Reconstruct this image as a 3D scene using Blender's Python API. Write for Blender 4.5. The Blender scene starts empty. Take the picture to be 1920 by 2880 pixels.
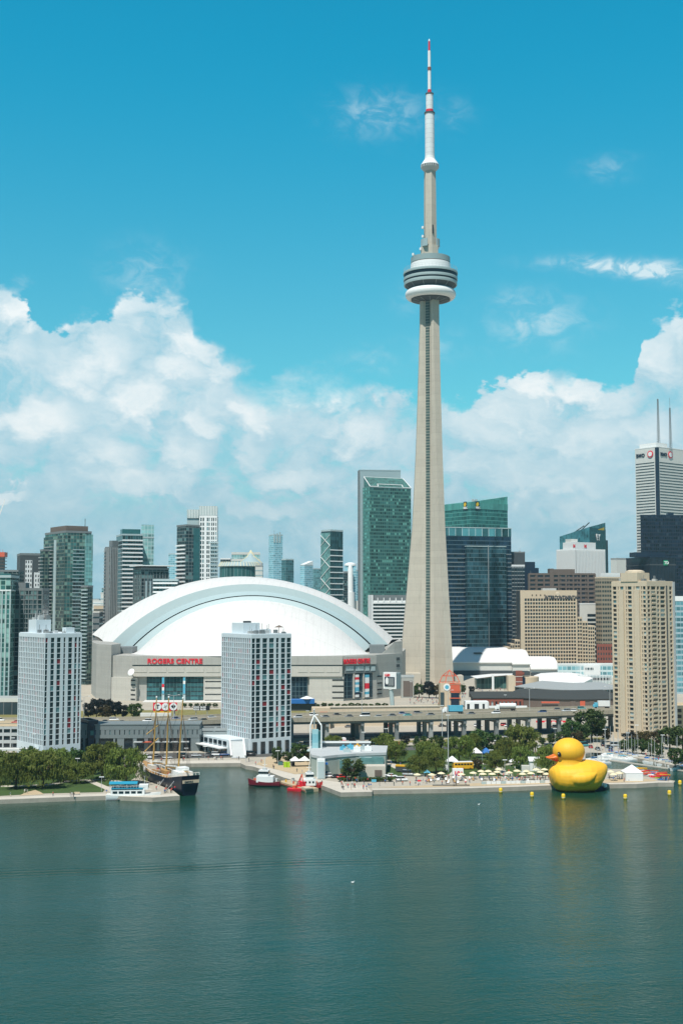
import bpy, math, random
from mathutils import Vector, Matrix, Euler
R = math.radians
random.seed(7)
S = bpy.context.scene
col = S.collection
# ---------------------------------------------------------------- camera
CH = 70.0; PITCH = R(4.205); FP = 3400.0
cam_d = bpy.data.cameras.new('camera'); cam = bpy.data.objects.new('camera', cam_d); col.objects.link(cam)
cam.location = (0, 0, CH); cam.rotation_euler = (R(90) + PITCH, 0, 0)
cam_d.sensor_fit = 'VERTICAL'; cam_d.sensor_height = 36.0; cam_d.lens = 36.0 * FP / 2880.0
cam_d.clip_start = 1; cam_d.clip_end = 60000
S.camera = cam
S.view_settings.view_transform = 'Standard'; S.view_settings.look = 'None'
S.view_settings.exposure = 0.16; S.view_settings.gamma = 1.0; S.view_settings.use_curve_mapping = False
SUN_EL = R(61); SUN_SIDE = R(21)          # sun behind the camera, to its left
SKY = 0.1
# ---------------------------------------------------------------- node helpers
class NT:
    def __init__(s, tree): s.t = tree
    def n(s, typ, **kw):
        x = s.t.nodes.new(typ)
        for k, v in kw.items(): setattr(x, k, v)
        return x
    def put(s, sock, v):
        if isinstance(v, bpy.types.NodeSocket): s.t.links.new(v, sock)
        elif isinstance(v, (tuple, list)): sock.default_value = tuple(v) + ((1,) if len(v) == 3 and len(sock.default_value) == 4 else ())
        else: sock.default_value = v
    def m(s, op, a, b=0.0, c=0.0, clamp=False):
        x = s.n('ShaderNodeMath', operation=op, use_clamp=clamp)
        s.put(x.inputs[0], a); s.put(x.inputs[1], b)
        if len(x.inputs) > 2: s.put(x.inputs[2], c)
        return x.outputs[0]
    def step(s, v, lo, hi, a=0.0, b=1.0):
        x = s.n('ShaderNodeMapRange', interpolation_type='SMOOTHSTEP')
        s.put(x.inputs['Value'], v); s.put(x.inputs['From Min'], lo); s.put(x.inputs['From Max'], hi)
        s.put(x.inputs['To Min'], a); s.put(x.inputs['To Max'], b)
        return x.outputs[0]
    def mix(s, f, a, b, blend='MIX'):
        x = s.n('ShaderNodeMix', data_type='RGBA', blend_type=blend)
        s.put(x.inputs[0], f); s.put(x.inputs[6], a); s.put(x.inputs[7], b)
        return x.outputs[2]
    def xyz(s, v):
        x = s.n('ShaderNodeSeparateXYZ'); s.put(x.inputs[0], v); return x.outputs
    def vec(s, a, b, c):
        x = s.n('ShaderNodeCombineXYZ')
        for i, v in enumerate((a, b, c)): s.put(x.inputs[i], v)
        return x.outputs[0]
    def noise(s, v, scale, detail=3, rough=.5, dist=0, dims='3D'):
        x = s.n('ShaderNodeTexNoise', noise_dimensions=dims)
        s.put(x.inputs['Vector'], v); x.inputs['Scale'].default_value = scale
        x.inputs['Detail'].default_value = detail; x.inputs['Roughness'].default_value = rough; x.inputs['Distortion'].default_value = dist
        return x.outputs[0]
    def vadd(s, a, b, op='ADD'):
        x = s.n('ShaderNodeVectorMath', operation=op); s.put(x.inputs[0], a); s.put(x.inputs[1], b); return x.outputs[0]
    def link(s, a, b): s.t.links.new(a, b)
# ---------------------------------------------------------------- sky
W = bpy.data.worlds.new('World'); S.world = W; W.use_nodes = True
w = NT(W.node_tree); W.node_tree.nodes.clear()
tc = w.n('ShaderNodeTexCoord').outputs['Generated']
sky = w.n('ShaderNodeTexSky', sky_type='NISHITA', sun_disc=False, sun_elevation=SUN_EL,
          sun_rotation=R(180) + SUN_SIDE, altitude=80, air_density=1.0, dust_density=0.6, ozone_density=2.0)
dx, dy, dz = w.xyz(tc)
az = w.m('MULTIPLY', w.m('ARCTAN2', dx, dy), 180 / math.pi)
el = w.m('MULTIPLY', w.m('ARCSINE', dz), 180 / math.pi)
tint = w.mix(1.0, sky.outputs[0], w.mix(w.step(el, 29, 38), w.mix(w.step(el, 6, 27), (.50, 1.38, 1.20), (.0, 1.47, 1.46)), (.75, 1.0, 1.05)), 'MULTIPLY')
# top edge of the cumulus bank, as elevation against azimuth
fc = w.n('ShaderNodeFloatCurve'); cv = fc.mapping.curves[0]
prof = [(0,700),(70,735),(130,760),(190,725),(240,712),(300,682),(370,690),(425,700),(445,770),(500,825),(560,870),(620,880),(700,862),(770,885),(830,885),(880,890),(930,915),(985,920),(1060,905),(1120,875),(1200,862),(1280,860),(1350,880),(1420,905),(1455,880),(1490,790),(1530,755),(1568,742)]
def d2az(x): return math.degrees(math.atan((x * 1.2245 - 960) / 3400))
def d2el(y): return math.degrees(math.atan((1440 - y * 1.2245) / 3400)) + 4.205
pts = [((d2az(x) + 20) / 40, d2el(y) / 20) for x, y in prof]
cv.points[0].location = (0.0, pts[0][1]); cv.points[1].location = (1.0, pts[-1][1])
for p in pts: cv.points.new(*p)
fc.mapping.update()
w.put(fc.inputs['Value'], w.m('DIVIDE', w.m('ADD', az, 20), 40))
topel = w.m('MULTIPLY', fc.outputs[0], 20)
cv2 = w.vec(w.m('MULTIPLY', az, .1), w.m('MULTIPLY', el, .14), w.m('MULTIPLY', dy, .3))
warp = w.n('ShaderNodeTexNoise'); w.put(warp.inputs['Vector'], cv2); warp.inputs['Scale'].default_value = 2.0; warp.inputs['Detail'].default_value = 5; warp.inputs['Roughness'].default_value = .58
wc = w.vadd(warp.outputs['Color'], (.5, .5, .5), 'SUBTRACT'); wr, wg, wb_ = w.xyz(wc)
fine = w.noise(w.vadd(cv2, w.vadd(wc, (.3, .3, .3), 'MULTIPLY')), 9.0, 4, .6)
edge = w.m('ADD', w.m('MULTIPLY', wg, 5.4), w.m('MULTIPLY', w.m('SUBTRACT', fine, .5), 2.0))
depth_in = w.m('ADD', w.m('SUBTRACT', topel, el), edge)
soft = w.step(wb_, -.08, .14, .22, 2.2)
cum = w.step(w.m('DIVIDE', depth_in, soft), -.4, 1.0)
# bright heads of the clouds: (display x, y, half width, half height, strength)
lobes = [(40,735,75,48,.9),(115,745,40,35,.6),(250,715,110,52,.5),(395,700,48,38,.3),(240,825,60,42,.6),(190,865,60,42,.55),(440,800,62,30,.8),(412,865,75,46,.75),(320,925,66,42,.85),(510,850,44,42,.6),(460,925,110,55,.3),(86,970,95,52,.7),(711,893,80,42,1.0),(607,955,46,42,.75),(765,915,36,34,.6),(470,975,36,30,.65),(815,980,66,36,.55),(412,1048,66,36,.5),(235,1058,66,36,.5),(676,1085,95,30,.5),(573,1025,44,36,.4),(35,1138,60,14,.8),(320,1122,85,34,.5),(401,1110,52,34,.4),(625,1178,85,22,.35),(870,908,22,18,.5),(20,850,60,60,.35),
 (1240,895,70,38,.95),(1335,900,66,34,.85),(1190,950,85,50,.5),(1400,930,50,42,.4),(1515,815,52,55,.6),(1555,775,40,30,.5),(1120,1010,70,50,.35),(1330,1010,110,38,.4),(1250,1120,150,30,.35),(1090,1080,60,34,.3),(1480,1010,70,40,.4),(1380,1180,120,26,.3),(900,1110,80,30,.25)]
puff = w.noise(w.vadd(cv2, w.vadd(wc, (.55, .55, .55), 'MULTIPLY')), 4.2, 6, .62)
wv = w.vec(w.m('ADD', az, w.m('ADD', w.m('MULTIPLY', wr, 4.6), w.m('MULTIPLY', w.m('SUBTRACT', puff, .5), 2.2))), w.m('ADD', el, w.m('ADD', w.m('MULTIPLY', wg, 3.8), w.m('MULTIPLY', w.m('SUBTRACT', fine, .5), 1.9))), 0.0)
lb = 0.0
for x, y, sx, sy, k in lobes:
    a0, e0 = d2az(x), d2el(y); sa, se = abs(d2az(x + sx) - a0)*1.25, abs(d2el(y + sy) - e0)*1.35
    q = w.vadd(w.vadd(wv, (a0, e0, 0), 'SUBTRACT'), (1/sa, 1/se, 0), 'MULTIPLY')
    ln = w.n('ShaderNodeVectorMath', operation='LENGTH'); w.put(ln.inputs[0], q)
    g = w.step(ln.outputs['Value'], 1.1, .25, 0.0, k)
    lb = w.m('MAXIMUM', lb, g) if not isinstance(lb, float) else g
bright = w.m('ADD', w.m('ADD', w.m('MULTIPLY', lb, .78), w.m('ADD', w.m('MULTIPLY', w.m('SUBTRACT', fine, .5), .62), w.m('MULTIPLY', w.m('SUBTRACT', puff, .5), 1.0))), w.m('ADD', w.m('MULTIPLY', wb_, .5), w.step(el, 0.5, 9, .10, .24)), clamp=True)
cc = w.mix(bright, (.36 / SKY, .60 / SKY, .71 / SKY), (.90 / SKY, .935 / SKY, .935 / SKY))
thin = w.step(w.m('ADD', puff, w.m('MULTIPLY', lb, .35)), .34, .54, .68, 1.0)
c = w.mix(w.m('MULTIPLY', w.m('MULTIPLY', cum, .97), w.m('MAXIMUM', thin, w.step(el, 9, 3))), tint, cc)
# wisps: (azimuth, elevation, half width, half height, strength), display pixels
wn = w.step(w.noise(w.vec(w.m('MULTIPLY', az, .5), w.m('MULTIPLY', el, .8), 2.0), 1.6, 7, .62, .6), .40, .72)
tot = None
for x, y, sx, sy, k, sl in [(870,260,75,40,.6,0),(1040,265,40,30,.3,0),(1430,632,130,13,1.4,.05),(1530,652,100,17,1.7,.09),(1240,750,85,45,.7,0),(1190,700,40,25,.35,0),(1415,410,50,22,.4,0),(860,830,60,25,.35,0),(940,690,30,30,.25,0),(330,640,70,50,.5,0),(1000,800,60,30,.3,0)]:
    a0, e0 = d2az(x), d2el(y); sa, se = abs(d2az(x + sx) - a0), abs(d2el(y + sy) - e0)
    da = w.m('SUBTRACT', az, a0); de = w.m('ADD', w.m('SUBTRACT', el, e0), w.m('MULTIPLY', da, sl * 2))
    q = w.m('ADD', w.m('POWER', w.m('DIVIDE', da, sa), 2.0), w.m('POWER', w.m('DIVIDE', de, se), 2.0))
    g = w.m('MULTIPLY', w.m('EXPONENT', w.m('MULTIPLY', q, -.8)), k)
    tot = g if tot is None else w.m('ADD', tot, g)
wm = w.m('MULTIPLY', tot, w.m('ADD', w.m('MULTIPLY', wn, .9), .1), clamp=True)
c = w.mix(wm, c, (.62 / SKY, .78 / SKY, .84 / SKY))
c = w.mix(w.step(el, -3, -.2, 1.0, 0.0), c, (.30 / SKY, .42 / SKY, .46 / SKY))
bg = w.n('ShaderNodeBackground'); w.link(c, bg.inputs[0]); bg.inputs[1].default_value = SKY
# the rest of the sky, beside and behind and overhead: scattered soft cloud
on = w.step(w.noise(w.vec(dx, dy, w.m('MULTIPLY', dz, 1.8)), 2.6, 4, .6), .56, .72)
oc2 = w.mix(w.m('MULTIPLY', on, .7), w.mix(1.0, tint, (.50, .58, .62), 'MULTIPLY'), (.40 / SKY, .45 / SKY, .48 / SKY))
oc2 = w.mix(w.step(el, -2, -.2, 1.0, 0.0), oc2, (.05 / SKY, .10 / SKY, .10 / SKY))
bg2 = w.n('ShaderNodeBackground'); w.link(oc2, bg2.inputs[0]); bg2.inputs[1].default_value = SKY
away = w.m('MAXIMUM', w.step(w.m('ABSOLUTE', az), 26, 34), w.step(el, 30, 38))
mxs = w.n('ShaderNodeMixShader'); w.link(away, mxs.inputs[0]); w.link(bg.outputs[0], mxs.inputs[1]); w.link(bg2.outputs[0], mxs.inputs[2])
wo = w.n('ShaderNodeOutputWorld'); w.link(mxs.outputs[0], wo.inputs[0])
W.cycles.sampling_method = 'NONE'
# ---------------------------------------------------------------- sun
sd = bpy.data.lights.new('sun', 'SUN'); sd.energy = 4.9; sd.angle = R(.53); sd.color = (1.0, .955, .88)
so = bpy.data.objects.new('sun', sd); col.objects.link(so)
sv = Vector((-math.sin(SUN_SIDE) * math.cos(SUN_EL), -math.cos(SUN_SIDE) * math.cos(SUN_EL), math.sin(SUN_EL)))
so.rotation_euler = sv.to_track_quat('Z', 'Y').to_euler(); so.location = (0, 0, 700)
# ---------------------------------------------------------------- measuring helpers: a pixel of the 1920 x 2880 photograph to a place
CP, SP = math.cos(PITCH), math.sin(PITCH)
def ray(px, py):
    u = (px - 960) / FP; v = (1440 - py) / FP
    return u, CP - v * SP, SP + v * CP
def P(px, py, D):
    x, y, z = ray(px, py); k = D / y
    return Vector((x * k, D, CH + z * k))
LZ = 1.5                                  # height of the land above the water
def G(px, py, z=1.5):
    x, y, zz = ray(px, py); k = (z - CH) / zz
    return Vector((x * k, y * k, z))
def Z(py, D, px=960): return P(px, py, D).z
def XX(px, D, py=1900): return P(px, py, D).x
KIDS = {}
# ---------------------------------------------------------------- mesh builder
class MB:
    def __init__(s): s.v = []; s.f = []; s.m = []
    def quad(s, pts, mi=0):
        b = len(s.v); s.v += [tuple(p) for p in pts]; s.f.append(tuple(range(b, b + len(pts)))); s.m.append(mi); return s
    def box(s, x0, x1, y0, y1, z0, z1, mi=0):
        b = len(s.v)
        s.v += [(x0,y0,z0),(x1,y0,z0),(x1,y1,z0),(x0,y1,z0),(x0,y0,z1),(x1,y0,z1),(x1,y1,z1),(x0,y1,z1)]
        for f in ((0,3,2,1),(4,5,6,7),(0,1,5,4),(1,2,6,5),(2,3,7,6),(3,0,4,7)):
            s.f.append(tuple(b + i for i in f)); s.m.append(mi)
        return s
    def prism(s, poly, z0, z1, mi=0, top=None):
        n = len(poly); b = len(s.v)
        if sum(poly[i][0] * poly[(i+1) % n][1] - poly[(i+1) % n][0] * poly[i][1] for i in range(n)) < 0: poly = poly[::-1]
        zt = z1 if isinstance(z1, (list, tuple)) else [z1] * n
        s.v += [(p[0], p[1], z0) for p in poly] + [(p[0], p[1], zt[i]) for i, p in enumerate(poly)]
        s.f.append(tuple(b + i for i in reversed(range(n)))); s.m.append(mi)
        s.f.append(tuple(b + n + i for i in range(n))); s.m.append(mi if top is None else top)
        for i in range(n):
            j = (i + 1) % n; s.f.append((b+i, b+j, b+n+j, b+n+i)); s.m.append(mi)
        return s
    def lathe(s, prof, seg=24, cx=0, cy=0, mi=0, a0=0):
        rows = []
        for r, z in prof:
            b = len(s.v); s.v += [(cx + r*math.cos(a0+2*math.pi*i/seg), cy + r*math.sin(a0+2*math.pi*i/seg), z) for i in range(seg)]; rows.append(b)
        for k in range(len(rows)-1):
            m_ = mi[k] if isinstance(mi, (list, tuple)) else mi
            for i in range(seg):
                j = (i+1) % seg; s.f.append((rows[k]+i, rows[k]+j, rows[k+1]+j, rows[k+1]+i)); s.m.append(m_)
        s.f.append(tuple(rows[0]+i for i in reversed(range(seg)))); s.m.append(mi[0] if isinstance(mi, (list, tuple)) else mi)
        s.f.append(tuple(rows[-1]+i for i in range(seg))); s.m.append(mi[-1] if isinstance(mi, (list, tuple)) else mi)
        return s
    def tube(s, p0, p1, r0, r1=None, seg=6, mi=0):
        r1 = r0 if r1 is None else r1
        p0, p1 = Vector(p0), Vector(p1); d = (p1 - p0).normalized()
        a = d.orthogonal().normalized(); c_ = d.cross(a); b = len(s.v)
        for p, r in ((p0, r0), (p1, r1)):
            for i in range(seg):
                t = 2*math.pi*i/seg; q = p + a*(r*math.cos(t)) + c_*(r*math.sin(t)); s.v.append(tuple(q))
        for i in range(seg):
            j = (i+1) % seg; s.f.append((b+i, b+j, b+seg+j, b+seg+i)); s.m.append(mi)
        s.f.append(tuple(b+i for i in reversed(range(seg)))); s.m.append(mi)
        s.f.append(tuple(b+seg+i for i in range(seg))); s.m.append(mi)
        return s
    def loft(s, rings, mi=0, caps=True, closed=True):
        n = len(rings[0]); bs = []
        for r in rings: bs.append(len(s.v)); s.v += [tuple(p) for p in r]
        for k in range(len(rings)-1):
            for i in range(n if closed else n-1):
                j = (i+1) % n; s.f.append((bs[k]+i, bs[k]+j, bs[k+1]+j, bs[k+1]+i)); s.m.append(mi)
        if caps and closed:
            s.f.append(tuple(bs[0]+i for i in reversed(range(n)))); s.m.append(mi)
            s.f.append(tuple(bs[-1]+i for i in range(n))); s.m.append(mi)
        return s
    def ball(s, c, rx, ry, rz, mi=0, seg=10, rings=6):
        rr = []
        for k in range(1, rings):
            t = math.pi*k/rings - math.pi/2
            rr.append([(c[0]+rx*math.cos(t)*math.cos(2*math.pi*i/seg), c[1]+ry*math.cos(t)*math.sin(2*math.pi*i/seg), c[2]+rz*math.sin(t)) for i in range(seg)])
        return s.loft(rr, mi)
    def mesh(s, name, mats, smooth=False, org=None):
        me = bpy.data.meshes.new(name)
        vv = s.v if org is None else [(p[0]-org[0], p[1]-org[1], p[2]-org[2]) for p in s.v]
        me.from_pydata(vv, [], s.f)
        for m_ in (mats if isinstance(mats, (list, tuple)) else [mats]): me.materials.append(m_)
        me.polygons.foreach_set('material_index', s.m)
        if smooth: me.polygons.foreach_set('use_smooth', [True]*len(me.polygons))
        me.update(); return me
    def build(s, name, mats, parent=None, smooth=False, org=None):
        o = bpy.data.objects.new(name, s.mesh(name, mats, smooth, org)); col.objects.link(o)
        if parent is not None: o.parent = parent; KIDS.setdefault(parent.name, []).append(o)
        if org is not None and parent is None: o.location = org
        if smooth == 'auto':
            for p in o.data.polygons: p.use_smooth = True
            o.data.set_sharp_from_angle(angle=R(35))
        return o
def tag(o, label=None, cat=None, group=None, kind=None):
    if label: o['label'] = label
    if cat: o['category'] = cat
    if group: o['group'] = group
    if kind: o['kind'] = kind
    return o
def empty(name, loc, rz=0.0):
    o = bpy.data.objects.new(name, None); o.location = loc; o.rotation_euler = (0, 0, rz); o.empty_display_size = 1; col.objects.link(o); return o
def thing(name, label, cat, loc, rz=0.0, group=None): return tag(empty(name, loc, rz), label, cat, group)
def under(child, part):
    child.parent = part; return child
def copy_tree(o, parent=None):
    c_ = o.copy(); col.objects.link(c_); c_.parent = parent
    if parent is not None: KIDS.setdefault(parent.name, []).append(c_)
    for ch in list(KIDS.get(o.name, [])): copy_tree(ch, c_)
    return c_
ORD = ['first','second','third','fourth','fifth','sixth','seventh','eighth','ninth','tenth','eleventh','twelfth','thirteenth','fourteenth','fifteenth','sixteenth','seventeenth','eighteenth','nineteenth','twentieth',
 '21st','22nd','23rd','24th','25th','26th','27th','28th','29th','30th','31st','32nd','33rd','34th','35th','36th','37th','38th','39th','40th','41st','42nd','43rd','44th','45th','46th','47th','48th','49th','50th']
def ordn(i): return ORD[i] if i < len(ORD) else '%dth' % (i+1)
# ---------------------------------------------------------------- materials
def pmat(name):
    m_ = bpy.data.materials.new(name); m_.use_nodes = True; m_.node_tree.nodes.clear(); t = NT(m_.node_tree)
    b = t.n('ShaderNodeBsdfPrincipled'); o = t.n('ShaderNodeOutputMaterial'); t.link(b.outputs[0], o.inputs[0]); return m_, t, b
def mat(name, c_, rough=.7, var=.12, scale=.3, metal=0, bump=0, spec=.4, streak=0, coord='Object', lines=0):
    m_, t, b = pmat(name)
    oc = t.n('ShaderNodeTexCoord').outputs[coord]
    f = t.noise(oc, scale, 5, .6)
    f2 = t.noise(oc, scale*9, 3, .6)
    k = t.m('ADD', t.m('MULTIPLY', t.m('SUBTRACT', f, .5), var*2.2), t.m('MULTIPLY', t.m('SUBTRACT', f2, .5), var*1.4))
    k = t.m('ADD', k, 1.0)
    if streak:
        x, y, z = t.xyz(oc)
        sn = t.noise(t.vec(t.m('MULTIPLY', x, 1.4), t.m('MULTIPLY', y, 1.4), t.m('MULTIPLY', z, .06)), 1.0, 4, .6)
        k = t.m('SUBTRACT', k, t.m('MULTIPLY', t.step(sn, .5, .75), streak))
    if lines:
        x, y, z = t.xyz(oc); wnl = t.n('ShaderNodeTexWhiteNoise', noise_dimensions='1D'); t.put(wnl.inputs['W'], t.m('FLOOR', t.m('DIVIDE', z, lines)))
        k = t.m('ADD', k, t.m('SUBTRACT', t.m('MULTIPLY', wnl.outputs['Value'], .07), t.m('MULTIPLY', t.m('LESS_THAN', t.m('FRACT', t.m('DIVIDE', z, lines)), .10), .07)))
    cc_ = t.mix(1.0, c_, t.vec(k, k, k), 'MULTIPLY')
    t.link(cc_, b.inputs['Base Color']); b.inputs['Roughness'].default_value = rough; b.inputs['Metallic'].default_value = metal
    b.inputs['Specular IOR Level'].default_value = spec
    if bump:
        bp = t.n('ShaderNodeBump'); bp.inputs['Strength'].default_value = bump; bp.inputs['Distance'].default_value = .3
        t.link(f2, bp.inputs['Height']); t.link(bp.outputs[0], b.inputs['Normal'])
    return m_
def glazing(name, glass, bay=1.5, fh=3.2, mull=(.2,.25,.26), mw=.08, band=None, bw=.25, var=.5, pale=None, pthr=.85, rough=.12, patch=.35, uoff=0.0, blinds=None):
    """curtain wall: mullions, spandrel bands, panes that differ from one another"""
    m_, t, b = pmat(name)
    tcn = t.n('ShaderNodeTexCoord'); x, y, z = t.xyz(tcn.outputs['Object']); nx, ny, nz = t.xyz(tcn.outputs['Normal'])
    side = t.m('GREATER_THAN', t.m('ABSOLUTE', nx), .6)
    u = t.m('ADD', t.m('ADD', t.m('MULTIPLY', side, y), t.m('MULTIPLY', t.m('SUBTRACT', 1.0, side), x)), 300.0 + uoff)
    us = t.m('DIVIDE', u, bay); zs = t.m('DIVIDE', t.m('ADD', z, 0.0), fh)
    cu, cz = t.m('FLOOR', us), t.m('FLOOR', zs); fu, fz = t.m('FRACT', us), t.m('FRACT', zs)
    wn_ = t.n('ShaderNodeTexWhiteNoise', noise_dimensions='3D'); t.put(wn_.inputs['Vector'], t.vec(cu, cz, side)); r = wn_.outputs['Value']
    wn3 = t.n('ShaderNodeTexWhiteNoise', noise_dimensions='3D'); t.put(wn3.inputs['Vector'], t.vec(t.m('FLOOR', t.m('DIVIDE', cu, 6.0)), cz, side))
    pn = t.noise(t.vec(t.m('MULTIPLY', u, .06), t.m('MULTIPLY', z, .045), side), 1.0, 5, .6, .8)  # broad uneven tone, reflections put into the glass colour
    k = t.m('ADD', 1.0, t.m('ADD', t.m('MULTIPLY', t.m('SUBTRACT', r, .5), var*1.6), t.m('MULTIPLY', t.m('SUBTRACT', pn, .5), patch*3.5)))
    k = t.m('MAXIMUM', t.m('ADD', k, t.m('MULTIPLY', t.m('SUBTRACT', wn3.outputs['Value'], .5), var*.7)), .25)
    gc = t.mix(1.0, glass, t.vec(k, k, k), 'MULTIPLY')
    if pale: gc = t.mix(t.m('MULTIPLY', t.m('GREATER_THAN', r, pthr), .85), gc, pale)
    isb = t.m('LESS_THAN', fz, bw) if band else 0.0
    ism = t.m('LESS_THAN', fu, mw) if mw else 0.0
    c1 = gc; fr = 0.0
    if band: c1 = t.mix(isb, c1, band); fr = isb
    if mw: c1 = t.mix(ism, c1, mull); fr = t.m('MAXIMUM', fr, ism) if band else ism
    t.link(c1, b.inputs['Base Color'])
    b.inputs['IOR'].default_value = 1.45; b.inputs['Specular IOR Level'].default_value = .35
    if isinstance(fr, float): b.inputs['Roughness'].default_value = rough
    else: t.link(t.m('ADD', t.m('MULTIPLY', fr, .45), rough), b.inputs['Roughness'])
    # every pane sits a little differently in its frame
    bp = t.n('ShaderNodeBump'); bp.inputs['Strength'].default_value = .25; bp.inputs['Distance'].default_value = .12
    t.link(t.noise(t.vec(t.m('MULTIPLY', us, .8), zs, r), 1.3, 2, .5), bp.inputs['Height']); t.link(bp.outputs[0], b.inputs['Normal'])
    return m_
M = {}
def A(k, *a, **kw): M[k] = mat(k, *a, **kw)
A('concrete', (.475,.43,.355), streak=.16, scale=.12, var=.09, lines=5.5)
A('concrete_band', (.50,.46,.385), streak=.18, scale=.2, var=.08)
A('stadium', (.385,.38,.35), streak=.18, scale=.12, var=.12, lines=1.9)
A('stadium_light', (.50,.48,.43), streak=.14, scale=.12, var=.09, lines=1.9)
A('white_roof', (.76,.745,.72), rough=.5, var=.03, scale=.08)
A('rim', (.40,.49,.50), rough=.6, var=.05, scale=.08)
A('rim_dark', (.32,.42,.44), rough=.6, var=.05, scale=.08)
A('black_gap', (.07,.08,.085), rough=.8)
A('white', (.78,.79,.78), rough=.5, var=.05)
A('offwhite', (.62,.62,.58), rough=.6, var=.08)
A('red', (.62,.03,.03), rough=.45, var=.1)
A('signred', (.72,.02,.04), rough=.45, var=.05)
A('orange_red', (.60,.12,.06), rough=.5, var=.1)
A('grey', (.30,.32,.32), var=.1)
A('midgrey', (.18,.20,.205), var=.12, streak=.15)
A('lightgrey', (.45,.47,.47), var=.1)
A('darkgrey', (.06,.07,.075), var=.15)
A('black', (.015,.017,.02), rough=.45)
A('navy', (.012,.022,.045), rough=.35)
A('glassdark', (.012,.03,.04), rough=.1, var=.4, spec=.7)
A('glassteal', (.03,.12,.13), rough=.1, var=.4, spec=.7)
A('hotel', (.60,.665,.695), var=.05, streak=.08, scale=.15)
A('hotel_roof', (.38,.34,.29), var=.2)
A('beige', (.56,.45,.32), var=.06, streak=.06)
A('beige_pale', (.60,.50,.37), var=.07, streak=.10)
A('brick', (.25,.075,.05), var=.15)
A('brown', (.15,.115,.095), var=.12)
A('asphalt', (.085,.085,.08), rough=.9, var=.2, scale=.08)
A('deck', (.25,.225,.175), rough=.9, var=.14, scale=.1, streak=.1)
A('parapet', (.36,.33,.26), rough=.85, var=.16, scale=.3, streak=.25)
A('paving', (.40,.365,.30), rough=.9, var=.16, scale=.06)
A('quay', (.52,.48,.41), rough=.85, var=.15, scale=.15)
A('quay_wall', (.34,.31,.26), rough=.9, var=.3, scale=.4)
A('sand', (.46,.36,.23), rough=.95, var=.15, scale=.3)
A("grass", (.045,.085,.018), rough=.95, var=.35, scale=.12)
A('drygrass', (.20,.18,.06), rough=.95, var=.3, scale=.12)
A('bark', (.07,.05,.035), rough=.95)
A('wood', (.42,.25,.10), rough=.6, var=.15)
A('yellow', (.80,.52,.02), rough=.4, var=.06)
A('busyellow', (.75,.42,.03), rough=.4, var=.05)
A('blue', (.02,.14,.42), rough=.5)
A('skyblue', (.10,.40,.55), rough=.4)
A('canopyblue', (.02,.26,.40), rough=.6)
A('green', (.35,.55,.02), rough=.5)
A('cream', (.72,.64,.42), rough=.7, var=.06)
A('screen_white', (.75,.77,.78), rough=.4, var=.03)
A('darkroof', (.045,.048,.045), rough=.85, var=.2)
A('greenroof', (.06,.16,.16), rough=.6, var=.1)
A('skin', (.45,.27,.18), rough=.6)
A('tyre', (.015,.015,.015), rough=.8)
A('sail', (.70,.72,.70), rough=.7)
A('marina_floor', (.30,.27,.22), rough=.9)
m_ = mat('dome_roof', (.67,.66,.64), rough=.5, var=.04, scale=.06); M['dome_roof'] = m_
t = NT(m_.node_tree); pb = [n_ for n_ in m_.node_tree.nodes if n_.type == 'BSDF_PRINCIPLED'][0]; bc = pb.inputs['Base Color'].links[0].from_socket
x, y, z = t.xyz(t.n('ShaderNodeTexCoord').outputs['Object'])
sm = t.m('MAXIMUM', t.m('LESS_THAN', t.m('FRACT', t.m('DIVIDE', x, 5.2)), .07), t.m('MULTIPLY', t.m('LESS_THAN', t.m('FRACT', t.m('DIVIDE', y, 17.0)), .03), 1.0))
sk = t.step(t.noise(t.vec(t.m('MULTIPLY', x, .5), t.m('MULTIPLY', y, .08), t.m('MULTIPLY', z, .08)), 1.0, 5, .6), .5, .75, 0, .10)
k = t.m('SUBTRACT', t.m('SUBTRACT', 1.0, t.m('MULTIPLY', sm, .10)), sk)
t.link(t.mix(1.0, bc, t.vec(k, k, k), 'MULTIPLY'), pb.inputs['Base Color'])
def leafm(name, c1, c2):
    m_, t, b = pmat(name); oc = t.n('ShaderNodeTexCoord').outputs['Object']; oi = t.n('ShaderNodeObjectInfo').outputs['Random']
    f = t.noise(oc, .35, 3, .6)
    c_ = t.mix(t.step(f, .3, .7), c1, c2)
    hs = t.n('ShaderNodeHueSaturation'); t.put(hs.inputs['Hue'], t.m('ADD', t.m('MULTIPLY', t.m('SUBTRACT', oi, .5), .035), .5)); t.put(hs.inputs['Value'], t.m('ADD', t.m('MULTIPLY', oi, .45), .78)); t.link(c_, hs.inputs['Color'])
    t.link(hs.outputs[0], b.inputs['Base Color']); b.inputs['Roughness'].default_value = .6; b.inputs['Specular IOR Level'].default_value = .25
    tr = t.n('ShaderNodeBsdfTranslucent'); t.link(hs.outputs[0], tr.inputs[0]); mx = t.n('ShaderNodeMixShader'); mx.inputs[0].default_value = .2
    o = [n_ for n_ in m_.node_tree.nodes if n_.type == 'OUTPUT_MATERIAL'][0]
    t.link(b.outputs[0], mx.inputs[1]); t.link(tr.outputs[0], mx.inputs[2]); t.link(mx.outputs[0], o.inputs[0]); M[name] = m_
leafm('willow_leaf', (.085,.125,.022), (.19,.225,.05))
leafm('maple_leaf', (.028,.065,.018), (.10,.15,.04))
leafm('bronze_leaf', (.07,.05,.025), (.12,.10,.04))
leafm('dark_leaf', (.012,.018,.018), (.03,.03,.03))
leafm('shrub_leaf', (.04,.085,.015), (.08,.12,.03))
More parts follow.
